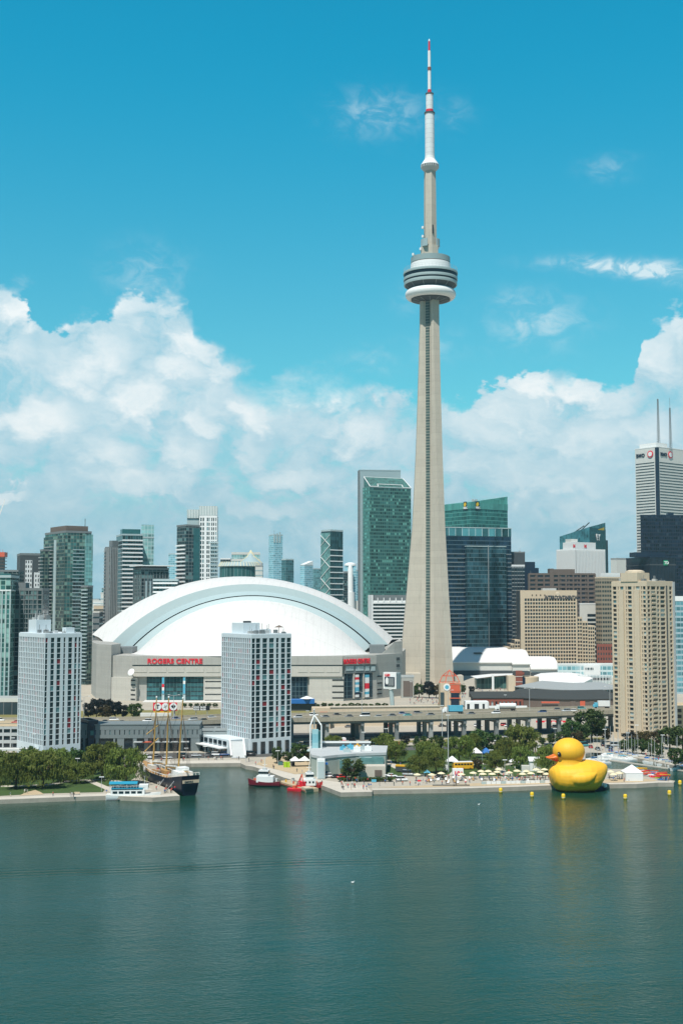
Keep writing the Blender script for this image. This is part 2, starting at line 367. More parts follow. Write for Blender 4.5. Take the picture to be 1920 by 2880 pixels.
# water
m_, t, b = pmat('water'); M['water'] = m_
ge = t.n('ShaderNodeNewGeometry').outputs['Position']; x, y, z = t.xyz(ge)
pos = t.vec(x, y, 0.0)
big = t.noise(t.vec(t.m('MULTIPLY', x, .4), t.m('MULTIPLY', y, 1.0), 0.0), .011, 4, .55)
t.link(t.mix(big, (.004,.032,.022), (.011,.058,.038)), b.inputs['Base Color'])
b.inputs['IOR'].default_value = 1.333; b.inputs['Specular IOR Level'].default_value = .48; b.inputs['Specular Tint'].default_value = (.88, 1.0, .84, 1)
t.link(t.step(big, .3, .7, .04, .10), b.inputs['Roughness'])
rx = t.m('ADD', t.m('MULTIPLY', x, .985), t.m('MULTIPLY', y, .17)); ry = t.m('SUBTRACT', t.m('MULTIPLY', y, .985), t.m('MULTIPLY', x, .17))
h1 = t.noise(t.vec(t.m('MULTIPLY', rx, .55), ry, 0.0), .6, 5, .64, .5)
h2 = t.noise(t.vec(t.m('MULTIPLY', x, .55), y, 3.0), 1.6, 3, .6)
h3 = t.noise(t.vec(t.m('MULTIPLY', rx, .25), ry, 7.0), .12, 2, .5)
# wake lines left by a boat that has passed
_a, _b = G(0,2458,0), G(1250,2415,0); _d = (_b-_a).normalized()
wk = t.m('ADD', t.m('SUBTRACT', t.m('MULTIPLY', y, _d.x), t.m('MULTIPLY', x, _d.y)), -(_a.y*_d.x-_a.x*_d.y)+0.0)
wk = t.m('ADD', wk, t.m('MULTIPLY', t.noise(pos, .03, 2, .5), 6))
wk = t.m('MULTIPLY', t.m('EXPONENT', t.m('MULTIPLY', t.m('POWER', t.m('DIVIDE', t.m('SUBTRACT', wk, 3.0), 5.0), 2.0), -1.0)), t.m('SINE', t.m('MULTIPLY', wk, 1.9)))
wk = t.m('MULTIPLY', wk, t.step(x, 40, -10, 0, 1))
hh = t.m('ADD', t.m('ADD', t.m('ADD', t.m('MULTIPLY', wk, .35), t.m('MULTIPLY', h1, .55)), t.m('MULTIPLY', h2, .46)), t.m('MULTIPLY', h3, .8))
bp = t.n('ShaderNodeBump'); bp.inputs['Distance'].default_value = .33
wind = t.noise(t.vec(t.m('MULTIPLY', x, .5), t.m('MULTIPLY', y, 1.0), 9.0), .016, 5, .62, .8)
t.link(t.step(wind, .32, .68, .55, 1.0), bp.inputs['Strength'])
t.link(hh, bp.inputs['Height']); t.link(bp.outputs[0], b.inputs['Normal'])
# ---------------------------------------------------------------- water and land
tag(MB().quad([(-30000,-3000,0),(30000,-3000,0),(30000,30000,0),(-30000,30000,0)]).build('lake_water', M['water']), kind='structure')
shore = [(-500,2272),(-60,2254),(0,2249),(150,2243),(305,2238),(430,2243),(506,2238),(488,2224),(440,2205),(402,2192),(392,2168),(398,2149),(560,2147),(676,2146),(690,2153),(712,2156),(744,2166),(798,2187),(850,2200),(895,2205),(958,2229),(1046,2227),(1048,2222),(1250,2219),(1450,2213),(1546,2209),(1708,2206),(1788,2205),(1850,2201),(1893,2201),(1897,2196),(1848,2188),(1785,2163),(1718,2163),(1645,2151),(1645,2119),(1700,2113),(1771,2128),(1920,2158),(2150,2205)]
sh = [(G(*p).x, G(*p).y) for p in shore]
land = [(p[0], p[1]) for p in sh] + [(3000, sh[-1][1]), (28000, 4000), (28000, 29000), (-28000, 29000), (-28000, 4000), (-3000, sh[0][1])]
g = MB().prism(land, -3, LZ, 0, 1)
g.build('ground', [M['quay_wall'], M['paving']])
tag(bpy.data.objects['ground'], kind='structure')
NS = [0]
def sheet(name, pts, m_, z=None, px=True):
    NS[0] += 1; z = LZ + .004 * (2 + NS[0]) if z is None else z
    q = [(G(*p).x, G(*p).y) for p in pts] if px else pts
    a = sum(q[i][0]*q[(i+1)%len(q)][1]-q[(i+1)%len(q)][0]*q[i][1] for i in range(len(q)))
    if a < 0: q = q[::-1]
    return tag(MB().quad([(x, y, z) for x, y in q]).build(name, m_), kind='structure')
def strip(name, pts, wd, m_):
    q = [G(*p) for p in pts]; L_, R_ = [], []
    for i, p in enumerate(q):
        a = q[max(i-1, 0)]; b = q[min(i+1, len(q)-1)]; d = (b-a).normalized(); n = Vector((-d.y, d.x, 0))
        L_.append((p.x+n.x*wd/2, p.y+n.y*wd/2)); R_.append((p.x-n.x*wd/2, p.y-n.y*wd/2))
    return sheet(name, L_ + R_[::-1], m_, px=False)
# pale stone edge along the water
def inset(pts, d):
    q = [G(*p) for p in pts]; out = []
    for i, p in enumerate(q):
        a = q[max(i-1, 0)]; b = q[min(i+1, len(q)-1)]; t_ = (b-a).normalized(); out.append((p.x - t_.y*d, p.y + t_.x*d))
    return [(p.x, p.y) for p in q], out
def edge_strip(i0, i1, d, m_, name='quay'):
    a, b = inset(shore[i0:i1], d)
    return sheet(name, a + b[::-1], m_, px=False)
edge_strip(0, 7, 5.0, M['quay']); edge_strip(11, 14, 9.0, M['quay']); edge_strip(14, 21, 9.0, M['quay']); edge_strip(20, 22, 16, M['quay']); edge_strip(22, 30, 3.2, M['quay'])
sheet('sand_beach', [(1060,2214),(1180,2210),(1340,2203),(1450,2200),(1546,2197),(1700,2192),(1790,2190),(1840,2193),(1845,2197),(1790,2200),(1546,2204),(1450,2208),(1250,2213),(1150,2216)], M['sand'])
# lawns and paths
sheet('grass', [(-400,2150),(-10,2147),(150,2150),(330,2150),(372,2160),(385,2185),(350,2205),(300,2212),(290,2228),(120,2232),(-20,2240),(-400,2255)], M['grass'])
strip('path', [(-100,2212),(50,2211),(140,2207),(200,2196),(300,2192),(370,2205),(420,2222)], 3.2, M['quay'])
strip('path', [(250,2195),(285,2210),(318,2224),(330,2234)], 3.0, M['quay'])
sheet('path', [(55,2238),(75,2228),(100,2222),(115,2228),(125,2234)], M['sand'])
sheet('grass', [(1060,2098),(1250,2095),(1420,2100),(1560,2110),(1600,2140),(1560,2180),(1440,2184),(1300,2183),(1200,2176),(1100,2176),(1050,2150)], M['grass'])
sheet('grass', [(952,2192),(1000,2180),(1090,2160),(1140,2170),(1130,2190),(1060,2197),(960,2199)], M['grass'])
strip('path', [(1060,2120),(1100,2150),(1150,2175),(1190,2180)], 4.0, M['quay'])
strip('path', [(1250,2140),(1340,2145),(1400,2155),(1420,2180)], 3.2, M['quay'])
strip('path', [(1340,2145),(1290,2160),(1270,2180)], 2.6, M['quay'])
strip('path', [(1400,2155),(1480,2140),(1560,2138)], 3.2, M['quay'])
sheet('plaza', [(760,2125),(870,2130),(880,2170),(830,2178),(760,2160),(720,2150)], M['sand'])
sheet('grass', [(-400,2040),(250,2038),(620,2025),(900,2010),(1240,1990),(1240,1982),(620,1995),(250,2000),(-400,2000)], M['drygrass'])
sheet('grass', [(830,2096),(1000,2092),(1450,2082),(1560,2084),(1700,2080),(1700,2074),(1450,2076),(1000,2086),(830,2090)], M['drygrass'])
sheet('road', [(-400,2142),(300,2124),(480,2118),(760,2118),(900,2106),(1250,2098),(1450,2092),(1650,2090),(1700,2094),(1460,2104),(1250,2108),(900,2118),(780,2128),(480,2134),(300,2138),(-400,2160)], M['asphalt'])
sheet('road', [(600,2078),(900,2076),(1300,2068),(1720,2058),(1720,2048),(1300,2056),(900,2062),(600,2062)], M['asphalt'])
sheet('car_park', [(1430,2092),(1600,2086),(1750,2096),(1860,2125),(1760,2122),(1640,2116),(1480,2116)], M['paving'])

# ---------------------------------------------------------------- lettering
def text(s_, size, mtl, parent, mw, name='lettering', ex=.25, bold=.02, align='LEFT', sx=1.0):
    cu_ = bpy.data.curves.new('t', 'FONT'); cu_.body = s_; cu_.size = size; cu_.extrude = ex; cu_.offset = bold*size; cu_.align_x = align; cu_.space_character = 1.06
    to = bpy.data.objects.new('t', cu_); col.objects.link(to)
    dg = bpy.context.evaluated_depsgraph_get(); me = bpy.data.meshes.new_from_object(to.evaluated_get(dg)); bpy.data.objects.remove(to)
    me.materials.clear(); me.materials.append(mtl)
    # mw: origin, direction along the line, up
    o_, d_, u_ = mw; n_ = Vector(d_).cross(Vector(u_))
    for v in me.vertices:
        c_ = v.co; v.co = Vector(o_) + Vector(d_)*(c_.x*sx) + Vector(u_)*c_.y + n_*c_.z
    o = bpy.data.objects.new(name, me); col.objects.link(o); o.parent = parent; KIDS.setdefault(parent.name, []).append(o)
    return o
# ---------------------------------------------------------------- broadcasting tower
TD = 1018.0; tb = P(1216, 1900, TD); TX = tb.x
tower_r = thing('observation_tower', 'very tall pale concrete tower with a round observation pod and red banded white mast', 'tower', (TX, TD, LZ))
def tz(py, r=0.0, px=1209.5): return P(px, py, TD - r).z - LZ
HT = math.pi/2
legs = [R(180) + R(2), R(-90) + R(26), R(-90) + R(152)]         # leg directions in plan
def yring(z, tip, hw, core, notch=2.6):
    out = []
    for k in range(3):
        a = legs[k]; d = Vector((math.cos(a), math.sin(a))); n = Vector((-d.y, d.x))
        out += [d*tip - n*hw, d*tip + n*hw]
        m_ = a + R(60); dm = Vector((math.cos(m_), math.sin(m_))); nm = Vector((-dm.y, dm.x))
        out += [d*(core+1.2) + n*(hw+1.0), dm*core - nm*notch, dm*core + nm*notch]
        a2 = legs[(k+1) % 3]; d2 = Vector((math.cos(a2), math.sin(a2))); n2 = Vector((-d2.y, d2.x)); out.append(d2*(core+1.2) - n2*(hw+1.0))
    return [(p.x, p.y, z) for p in out]
lv = [(0,28.3,3.4,9.8),(20,26.6,3.4,9.4),(43,24.6,3.3,8.9),(80,21.0,3.2,8.2),(130,16.6,3.1,7.5),(193,13.2,3.0,6.8),(250,11.0,2.9,6.4),(300,9.4,2.9,6.2),(345,8.6,2.9,6.1)]
MB().loft([yring(*q) for q in lv]).build('shaft', M['concrete'], tower_r)
# lift shaft glazing in the notch that faces the lake
M['lift'] = glazing('lift', (.06,.095,.085), bay=30, fh=2.4, mw=0, band=(.22,.24,.21), bw=.36, var=.3, patch=.15, rough=.35)
for k in range(3):
    a = legs[k] + R(60); dm = Vector((math.cos(a), math.sin(a))); nm = Vector((-dm.y, dm.x)); rr = []
    for z, tip, hw, core in lv:
        rr.append([(p.x, p.y, z) for p in (dm*(core-.5)-nm*1.7, dm*(core+.9)-nm*1.7, dm*(core+.9)+nm*1.7, dm*(core-.5)+nm*1.7)])
    MB().loft(rr).build('lift_shaft', M['lift'], tower_r)
A('podlight', (.34,.43,.43), rough=.5, var=.05)
A('podgrey', (.27,.35,.355), rough=.5, var=.05)
def zc(y, r): return tz(680 + y/5.227, r)
p1 = [(8, zc(880,8)-1), (13, zc(800,13)+0.5), (17.0, zc(790,17)-.3), (17.2, zc(790,17))]
MB().lathe([(6, zc(860,8)), (16.6, zc(772,17)-1.0), (16.6, zc(772,17)+1.5), (6, zc(772,17)+1.5)], 48).build('soffit', M['darkgrey'], tower_r)
rd = []; zt, zb = zc(620, 18.5), zc(768, 18.2); zm = (zt+zb)/2 - .3; hh_ = (zt-zb)/2
for i in range(11):
    t_ = -math.pi/2 + math.pi*i/10; rd.append((17.6 + 4.0*math.cos(t_), zm + hh_*math.sin(t_)))
MB().lathe([(16.7, zb+.1)] + rd + [(10, zt+.2)], 64).build('radome', M['white'], tower_r, True)
MB().lathe([(17.0, zt-.3), (18.3, zt), (22.0, zc(545,22)), (21.9, zc(545,22)+.1)], 64).build('lower_soffit', M['darkgrey'], tower_r)
for i in range(12):
    a = 2*math.pi*i/12 + .15; MB().tube((18.2*math.cos(a), 18.2*math.sin(a), zt), (21.9*math.cos(a), 21.9*math.sin(a), zc(548,22)), .22).build('bracket', M['grey'], tower_r)
for i in range(12):
    a = 2*math.pi*i/12 + .4; MB().tube((6.5*math.cos(a), 6.5*math.sin(a), zc(866,8)), (16.4*math.cos(a), 16.4*math.sin(a), zc(772,17)-.9), .2).build('bracket', M['grey'], tower_r)
for y0, y1, r in ((545, 500, 22.6), (475, 435, 23.0), (385, 350, 23.2)):
    MB().lathe([(20, zc(y0,r)), (r, zc(y0,r)), (r+.1, zc((y0+y1)/2,r)), (r, zc(y1,r)), (20, zc(y1,r))], 72).build('deck_band', M['podlight'], tower_r)
M['podglass'] = mat('podglass', (.004,.014,.022), rough=.35, var=.3, spec=.2)
for y0, y1, r in ((500, 475, 22.5), (435, 385, 22.8)):
    MB().lathe([(18, zc(y0,r)-.3), (r, zc(y0,r)-.3), (r, zc(y1,r)+.3), (18, zc(y1,r)+.3)], 72).build('window_band', M['podglass'], tower_r)
MB().lathe([(14, zc(352,17)-.6), (17.2, zc(352,17)-.6), (16.8, zc(250,17)), (14, zc(250,17))], 56).build('upper_level', M['white'], tower_r, 'auto')
MB().lathe([(14, zc(250,17)-.1), (15.4, zc(250,17)-.1), (15.4, zc(240,17)+.1), (14, zc(240,17)+.1)], 56).build('red_ring', M['red'], tower_r, 'auto')
MB().lathe([(14, zc(240,17)), (16.8, zc(240,17)), (16.8, zc(160,17)), (15.9, zc(160,17)), (15.9, zc(175,17)), (3, zc(175,17))], 56).build('drum', M['podgrey'], tower_r, 'auto')
rail = MB(); zr = zc(350, 23)
for i in range(48):
    a = 2*math.pi*i/48; b_ = 2*math.pi*(i+1)/48; q = lambda a_, r, z: (r*math.cos(a_), r*math.sin(a_), z)
    rail.tube(q(a,22.6,zr), q(a,22.9,zr+3.2), .08, seg=4)
    for h in (1.6, 3.2): rail.tube(q(a,22.75,zr+h), q(b_,22.75,zr+h), .07, seg=4)
rail.build('railing', M['lightgrey'], tower_r)
def zn(y, r=0): return tz(80 + y/3.795, r)
def hexr(z, r, a0=R(30)): return [(r*math.cos(a0+i*math.pi/3+R(10)), r*math.sin(a0+i*math.pi/3+R(10)), z) for i in range(6)]
z0 = zc(175,17)-1; z1 = zn(2310, 7)
MB().loft([yring(z0, 8.3, 2.9, 5.6), yring(z1, 8.0, 2.8, 5.4)]).build('upper_collar', M['concrete'], tower_r)
for a0, a1 in ((R(-170), R(-112)), (R(-52), R(-12)), (R(20), R(80)), (R(120), R(170))):
    n = 5; rg = []
    for i in range(n+1):
        a = a0 + (a1-a0)*i/n; rg.append([(r*math.cos(a), r*math.sin(a), z) for r, z in ((7.4, z1-.4), (8.2, z1-.4), (8.2, zn(2230,8)), (7.4, zn(2230,8)))])
    MB().loft(rg).build('screen', M['rim_dark'], tower_r)
MB().loft([hexr(z1-2, 5.7), hexr(zn(1700,5), 5.35), hexr(zn(1480,5), 5.1)]).build('upper_shaft', M['concrete'], tower_r)
MB().box(1.3, 2.4, -5.6, -4.0, zn(2185,5), zn(2095,5)).build('slot_window', M['black'], tower_r)
zs = [zn(1510,5), zn(1455,8), zn(1425,8), zn(1375,5), zn(1350,4)]
MB().lathe([(4.6, zs[0]), (7.7, zs[1]), (7.9, zs[1]+.4)], 40).build('sky_pod_base', M['lightgrey'], tower_r)
MB().lathe([(7.0, zs[1]), (7.75, zs[1]+.3), (7.75, zs[2]), (6.8, zs[2])], 40, mi=0).build('sky_pod_window', M['darkgrey'], tower_r)
MB().lathe([(7.9, zs[2]-.4), (7.9, zs[2]), (4.4, zs[3]), (4.2, zs[4])], 40).build('sky_pod', M['white'], tower_r)
for i in range(30):
    a = 2*math.pi*i/30; MB().box(7.6, 7.85, -.22, .22, zs[1], zs[2]+.1).build('mullion', M['white'], tower_r).rotation_euler = (0, 0, a)
M['mast'] = glazing('mast_panels', (.70,.74,.75), bay=50, fh=4.2, mw=0, band=(.40,.46,.5), bw=.05, var=.06, patch=.05, rough=.5)
MB().lathe([(4.1, zs[4]), (4.05, zn(890,4))], 28).build('mast_section', M['mast'], tower_r, 'auto')
MB().lathe([(4.6, zn(893,4)), (4.6, zn(880,4))], 28).build('mast_collar', M['darkgrey'], tower_r)
MB().lathe([(3.15, zn(880,3)), (3.1, zn(690,3))], 28).build('mast_section', M['mast'], tower_r, 'auto')
MB().lathe([(3.25, zn(879,3)), (3.25, zn(855,3))], 28).build('red_band', M['signred'], tower_r)
MB().lathe([(3.5, zn(692,3)), (3.5, zn(680,3))], 28).build('mast_collar', M['darkgrey'], tower_r)
MB().lathe([(1.45, zn(680,1)), (1.4, zn(455,1))], 16).build('mast_section', M['white'], tower_r, 'auto')
MB().lathe([(1.6, zn(680,1)), (1.6, zn(650,1))], 16).build('red_band', M['signred'], tower_r)
MB().lathe([(1.55, zn(445,1)), (1.55, zn(410,1))], 16).build('red_band', M['brick'], tower_r)
MB().lathe([(1.3, zn(455,1)), (1.25, zn(235,1))], 16).build('mast_section', M['white'], tower_r, 'auto')
MB().lathe([(.85, zn(235,1)), (.75, zn(135,1))], 12).build('red_band', M['signred'], tower_r)
MB().lathe([(.6, zn(135,1)), (.9, zn(130,1)), (.6, zn(118,1)), (.1, zn(105,1))], 10).build('mast_tip', M['white'], tower_r)
for x, y, z in ((-6.6,-2,zn(2110,6)), (-6.6,-2,zn(2205,6)), (-8.6,-3.5,zn(2345,6)), (-15.2,-6.5,zc(170,15)+1.5)):
    MB().lathe([(.3, z-1.2), (1.0, z-.9), (1.0, z+.9), (.3, z+1.3)], 12, x, y).build('dish', M['white'], tower_r, 'auto')
    under(MB().tube((x, y, z), (x*.7, y*.7, z-.3), .25).build('dish_arm', M['grey'], tower_r), bpy.data.objects[KIDS[tower_r.name][-2].name])
for pyy, px_ in ((1434, 1235), (1643, 1241), (1858, 1251)):
    q = P(px_, pyy, TD-9); MB().box(-.35, .35, -.3, .3, -1.1, 1.1).build('vent', M['black'], tower_r).location = (q.x-TX, -9.6 if pyy < 1500 else -11.5, q.z-LZ)
MB().box(-26, -11, -17, 2, 0, 9).build('entrance_hall', M['concrete_band'], tower_r)
MB().box(9, 24, -17, 2, 0, 7).build('entrance_hall', M['concrete_band'], tower_r)

# ---------------------------------------------------------------- domed stadium
SX = P(687, 1845, 905).x; st_o = Vector((SX, 905, LZ))
stadium = thing('domed_stadium', 'huge stadium with a white dome roof, grey walls and red letters over its front', 'stadium', tuple(st_o))
def sb(mb, name, m_, smooth=False): return mb.build(name, M[m_] if isinstance(m_, str) else m_, stadium, smooth, org=st_o)
def arc3(pl, pp, pr, D):
    a, b_, c_ = P(*pl, D), P(*pp, D), P(*pr, D)
    ax, ay, bx, by, cx, cy = a.x, a.z, b_.x, b_.z, c_.x, c_.z
    d = 2*(ax*(by-cy)+bx*(cy-ay)+cx*(ay-by))
    ux = ((ax*ax+ay*ay)*(by-cy)+(bx*bx+by*by)*(cy-ay)+(cx*cx+cy*cy)*(ay-by))/d
    uz = ((ax*ax+ay*ay)*(cx-bx)+(bx*bx+by*by)*(ax-cx)+(cx*cx+cy*cy)*(bx-ax))/d
    r = math.hypot(ax-ux, ay-uz); t0 = math.atan2(ay-uz, ax-ux); t1 = math.atan2(cy-uz, cx-ux)
    return lambda t: Vector((ux + r*math.cos(t0+(t1-t0)*t), D, uz + r*math.sin(t0+(t1-t0)*t)))
NA = 64
aA = arc3((260,1784), (705,1622), (1110,1800), 948)
aB = arc3((305,1819), (705,1643), (1091,1813), 905)
aB2 = arc3((345,1819), (705,1663), (1062,1813), 904)
aC = arc3((371,1819), (705,1674), (1044,1813), 901)
aE = arc3((373,1822), (705,1676.6), (1042,1816.5), 900.5)
aE2 = arc3((386,1838), (705,1688), (1024,1832), 898)
def rib(fs, n=NA):
    return [[f(i/n) for f in fs] for i in range(n+1)]
def bul(f, g_, s_, h): return lambda t: f(t).lerp(g_(t), s_) + Vector((0, 0, h*math.sin(math.pi*s_)))
sb(MB().loft(rib([aA, bul(aA,aB,.2,1.0), bul(aA,aB,.4,1.6), bul(aA,aB,.6,1.7), bul(aA,aB,.8,1.1), aB]), caps=False, closed=False), 'roof_panel', 'dome_roof', True)
sb(MB().loft(rib([aB, aB2]), caps=False, closed=False), 'roof_rim', 'rim', True)
sb(MB().loft(rib([aB2, aC]), caps=False, closed=False), 'lower_rim', 'rim_dark', True)
sb(MB().loft(rib([aC, lambda t: aC(t)+Vector((0,9,-.5)), lambda t: aC(t)+Vector((0,9,-6))]), caps=False, closed=False), 'track_gap', 'black_gap')
sb(MB().loft(rib([aE, aE2]), caps=False, closed=False), 'inner_rim', 'rim', True)
def aF(t):
    D = 834 + 34*abs(2*t-1)**3.5; a = P(366, 1845, 868).x; b_ = P(1037, 1843, 868).x
    return Vector((a+(b_-a)*t, D, Z(1845, 836)))
def shell(s_):
    return lambda t: Vector((aE2(t).x*(1-s_)+aF(t).x*s_, aE2(t).y*(1-s_)+aF(t).y*s_, aF(t).z + (max(aE2(t).z, aF(t).z)-aF(t).z)*(1-s_**1.75)))
sb(MB().loft(rib([shell(i/14) for i in range(15)]), caps=False, closed=False), 'roof_panel', 'dome_roof', True)
sb(MB().loft(rib([lambda t: aA(t), lambda t: aA(t)+Vector((0,30,-6)), lambda t: Vector((aA(t).x, 1020, max(32, aA(t).z-30)))]), caps=False, closed=False), 'rear_roof_panel', 'white_roof', True)
def PX(px, D): return (P(px, 1900, D).x, D)
wt = Z(1845, 836)
sb(MB().prism([PX(258,905), PX(272,864), PX(316,845), PX(372,838), PX(965,838), PX(1058,856), PX(1128,882), PX(1140,960), PX(1090,1040), PX(300,1040)], LZ, wt), 'wall', 'stadium')
sb(MB().prism([PX(258,904), PX(271,862), PX(313,843), (P(313,1900,843).x+1.5, 870), PX(300,930), PX(262,940)], LZ, Z(1811,862)), 'corner_tower', 'stadium')
a = P(1092,1840,876); b_ = P(1108,1805,880); c_ = P(1131,1803,884)
sb(MB().prism([(P(1075,1900,872).x,872), (b_.x,878), (c_.x,884), (c_.x,930), (b_.x,930), (a.x-6,930)], LZ, [wt, b_.z, c_.z, c_.z, b_.z, wt]), 'corner_tower', 'stadium')
sb(MB().box(XX(313,874), XX(372,874), 874, 895, wt-.5, Z(1820,874)), 'roof_abutment', 'midgrey')
sb(MB().box(XX(1040,874), XX(1082,874), 876, 895, wt-.5, Z(1815,874)), 'roof_abutment', 'midgrey')
class Facet:
    def __init__(s, p0, D0, p1, D1):
        a, b_ = PX(p0, D0), PX(p1, D1); s.o = Vector((a[0], a[1])); s.d = (Vector((b_[0], b_[1]))-s.o).normalized(); s.n = Vector((s.d.y, -s.d.x))
    def u(s, px, py=1900):
        x, y, z = ray(px, py); k = x/y   # x = k*y on the facet line
        return (k*s.o.y - s.o.x)/(s.d.x - k*s.d.y)
    def D(s, u): return (s.o + s.d*u).y
    def plate(s, mb, px0, px1, py0, py1, proud=.4, back=.6, mi=0):
        u0, u1 = s.u(px0), s.u(px1); Dm = s.D((u0+u1)/2); z0, z1 = Z(py1, Dm), Z(py0, Dm)
        q = [s.o+s.d*u0+s.n*proud, s.o+s.d*u1+s.n*proud, s.o+s.d*u1-s.n*back, s.o+s.d*u0-s.n*back]
        mb.prism([(p.x, p.y) for p in q], min(z0,z1), max(z0,z1), mi); return mb
F0 = Facet(272,864,316,845); F1 = Facet(316,845,372,838); F2 = Facet(372,838,965,838); F3 = Facet(965,838,1058,856)
def fp(F, name, m_, *a, **k): return sb(F.plate(MB(), *a, **k), name, m_)
fp(F2, 'upper_band', 'stadium', 373, 963, 1845, 1869, proud=3.4, back=0)
fp(F2, 'shadow_gap', 'midgrey', 374, 962, 1869, 1873, proud=2.4, back=0)
fp(F2, 'panel_band', 'stadium_light', 374, 962, 1873, 1902, proud=3.0, back=0)
for x0, x1 in ((378,416),(421,470),(475,520),(526,575),(580,620),(838,865),(872,912),(917,955)):
    fp(F2, 'panel', 'stadium_light', x0, x1, 1877, 1890, proud=3.25, back=0)
fp(F3, 'upper_band', 'stadium', 966, 1052, 1845, 1869, proud=2.4, back=0)
fp(F3, 'panel_band', 'midgrey', 966, 1052, 1870, 1892, proud=1.6, back=0)
for x0, x1 in ((968,990),(995,1018),(1022,1034),(1038,1050)): fp(F3, 'panel', 'rim', x0, x1, 1873, 1886, proud=1.9, back=0)
fp(F1, 'panel', 'stadium_light', 319, 388, 1905, 1974, proud=2.0, back=0)
fp(F2, 'panel', 'stadium_light', 574, 640, 1903, 1974, proud=2.0, back=0)
fp(F2, 'panel', 'stadium_light', 870, 966, 1903, 1974, proud=2.0, back=0)
M['stglass'] = glazing('stglass', (.035,.11,.12), bay=2.4, fh=3.0, mull=(.10,.2,.2), mw=.07, band=(.02,.035,.04), bw=.28, var=.5, patch=.4)
M['stglass2'] = glazing('stglass2', (.012,.03,.045), bay=2.6, fh=3.2, mull=(.10,.17,.19), mw=.10, band=(.06,.10,.12), bw=.12, var=.4)
WW = fp(F2, 'window_wall', M['stglass'], 414, 572, 1903, 1969, proud=.6, back=0)
fp(F2, 'window_wall', M['stglass2'], 700, 865, 1903, 1965, proud=.6, back=0)
WW3 = fp(F3, 'window_wall', M['stglass2'], 968, 1045, 1894, 1962, proud=.6, back=0)
for p_ in (461, 520): PIL = under(fp(F2, 'pillar', 'rim', p_-3.5, p_+3.5, 1903, 1972, proud=2.4, back=0), WW)
def banner(F, px, y0, y1, wpx, cols):
    mb = MB(); n = len(cols)
    for i, c_ in enumerate(cols): F.plate(mb, px-wpx/2, px+wpx/2, y0+(y1-y0)*i/n, y0+(y1-y0)*(i+1)/n, proud=2.9, back=-2.5, mi=c_)
    return under(sb(mb, 'banner', [M['skyblue'], M['white'], M['signred'], M['navy']]), WW if F is F2 else WW3)
BN = banner(F2, 461, 1905, 1950, 6, [0,0,2,1,0]); banner(F2, 520, 1905, 1950, 6, [0,1,0,0,0])
banner(F3, 997, 1897, 1960, 10, [1,2,1,0,1,0,0,3,1]); banner(F3, 1025, 1897, 1960, 11, [0,1,1,2,2,1,0,1])
fp(F3, 'pillar', 'stadium_light', 990, 992.5, 1894, 1964, proud=1.8, back=0); fp(F3, 'pillar', 'stadium_light', 1018, 1019.5, 1894, 1964, proud=1.8, back=0)
for y in (1913, 1926, 1940, 1953, 1966):
    fp(F1, 'slot', 'black', 374, 386, y-1.6, y+1.6, proud=2.25, back=0)
for y in (1916, 1934, 1952, 1969): fp(F2, 'slot', 'black', 578, 640, y-1.2, y+1.2, proud=2.2, back=0)
for y in (1912, 1929, 1946, 1962): fp(F2, 'slot', 'black', 934, 966, y-1.7, y+1.7, proud=2.2, back=0)
F4 = Facet(1058,856,1128,882)
for y in (1902, 1921, 1939, 1951): fp(F4, 'slot', 'black', 1060, 1073, y-1.7, y+1.7, proud=.3, back=0)
for y in (1859, 1875): fp(F0, 'window', 'darkgrey', 280, 291, y-4, y+4, proud=.3, back=0)
for y in (1853, 1872): fp(F4, 'window', 'darkgrey', 1114, 1123, y-4, y+4, proud=.3, back=0)
# base canopies
cn = MB()
for x0, x1, y0 in ((262,400,1973),(410,518,1969),(522,640,1970),(880,1010,1974)): F2.plate(cn, x0, x1, y0, y0+7, proud=11, back=0)
sb(cn, 'base_canopy', 'white_roof')
q = F2.o + F2.n*3.5; u0 = F2.u(417, 1860)
o_ = Vector((q.x, q.y, 0)) + Vector((F2.d.x, F2.d.y, 0))*u0; o_.z = Z(1866, 834)
text('ROGERS CENTRE', 4.6, M['signred'], stadium, (o_-st_o, (F2.d.x,F2.d.y,0), (0,0,1)), bold=.035, sx=1.02, ex=.35)
q = F3.o + F3.n*2.6; u0 = F3.u(960, 1860)
o_ = Vector((q.x, q.y, 0)) + Vector((F3.d.x, F3.d.y, 0))*u0; o_.z = Z(1866, 843)
text('ROGERS CENTRE', 4.6, M['signred'], stadium, (o_-st_o, (F3.d.x,F3.d.y,0), (0,0,1)), bold=.035, sx=.62, ex=.35)
d_ = MB(); c0 = P(371, 1892, 832)
d_.lathe([(.1,0),(1.4,.25),(2.6,.9),(2.5,1.05),(.1,.35)], 20)
dd = sb(MB().tube(c0+Vector((0,3,-1)), c0+Vector((0,.3,0)), .3), 'dish_mount', 'grey')
do = d_.build('satellite_dish', M['white'], stadium, True); do.location = c0 - st_o + Vector((0,0,0)); do.rotation_euler = (R(65), 0, R(-25))
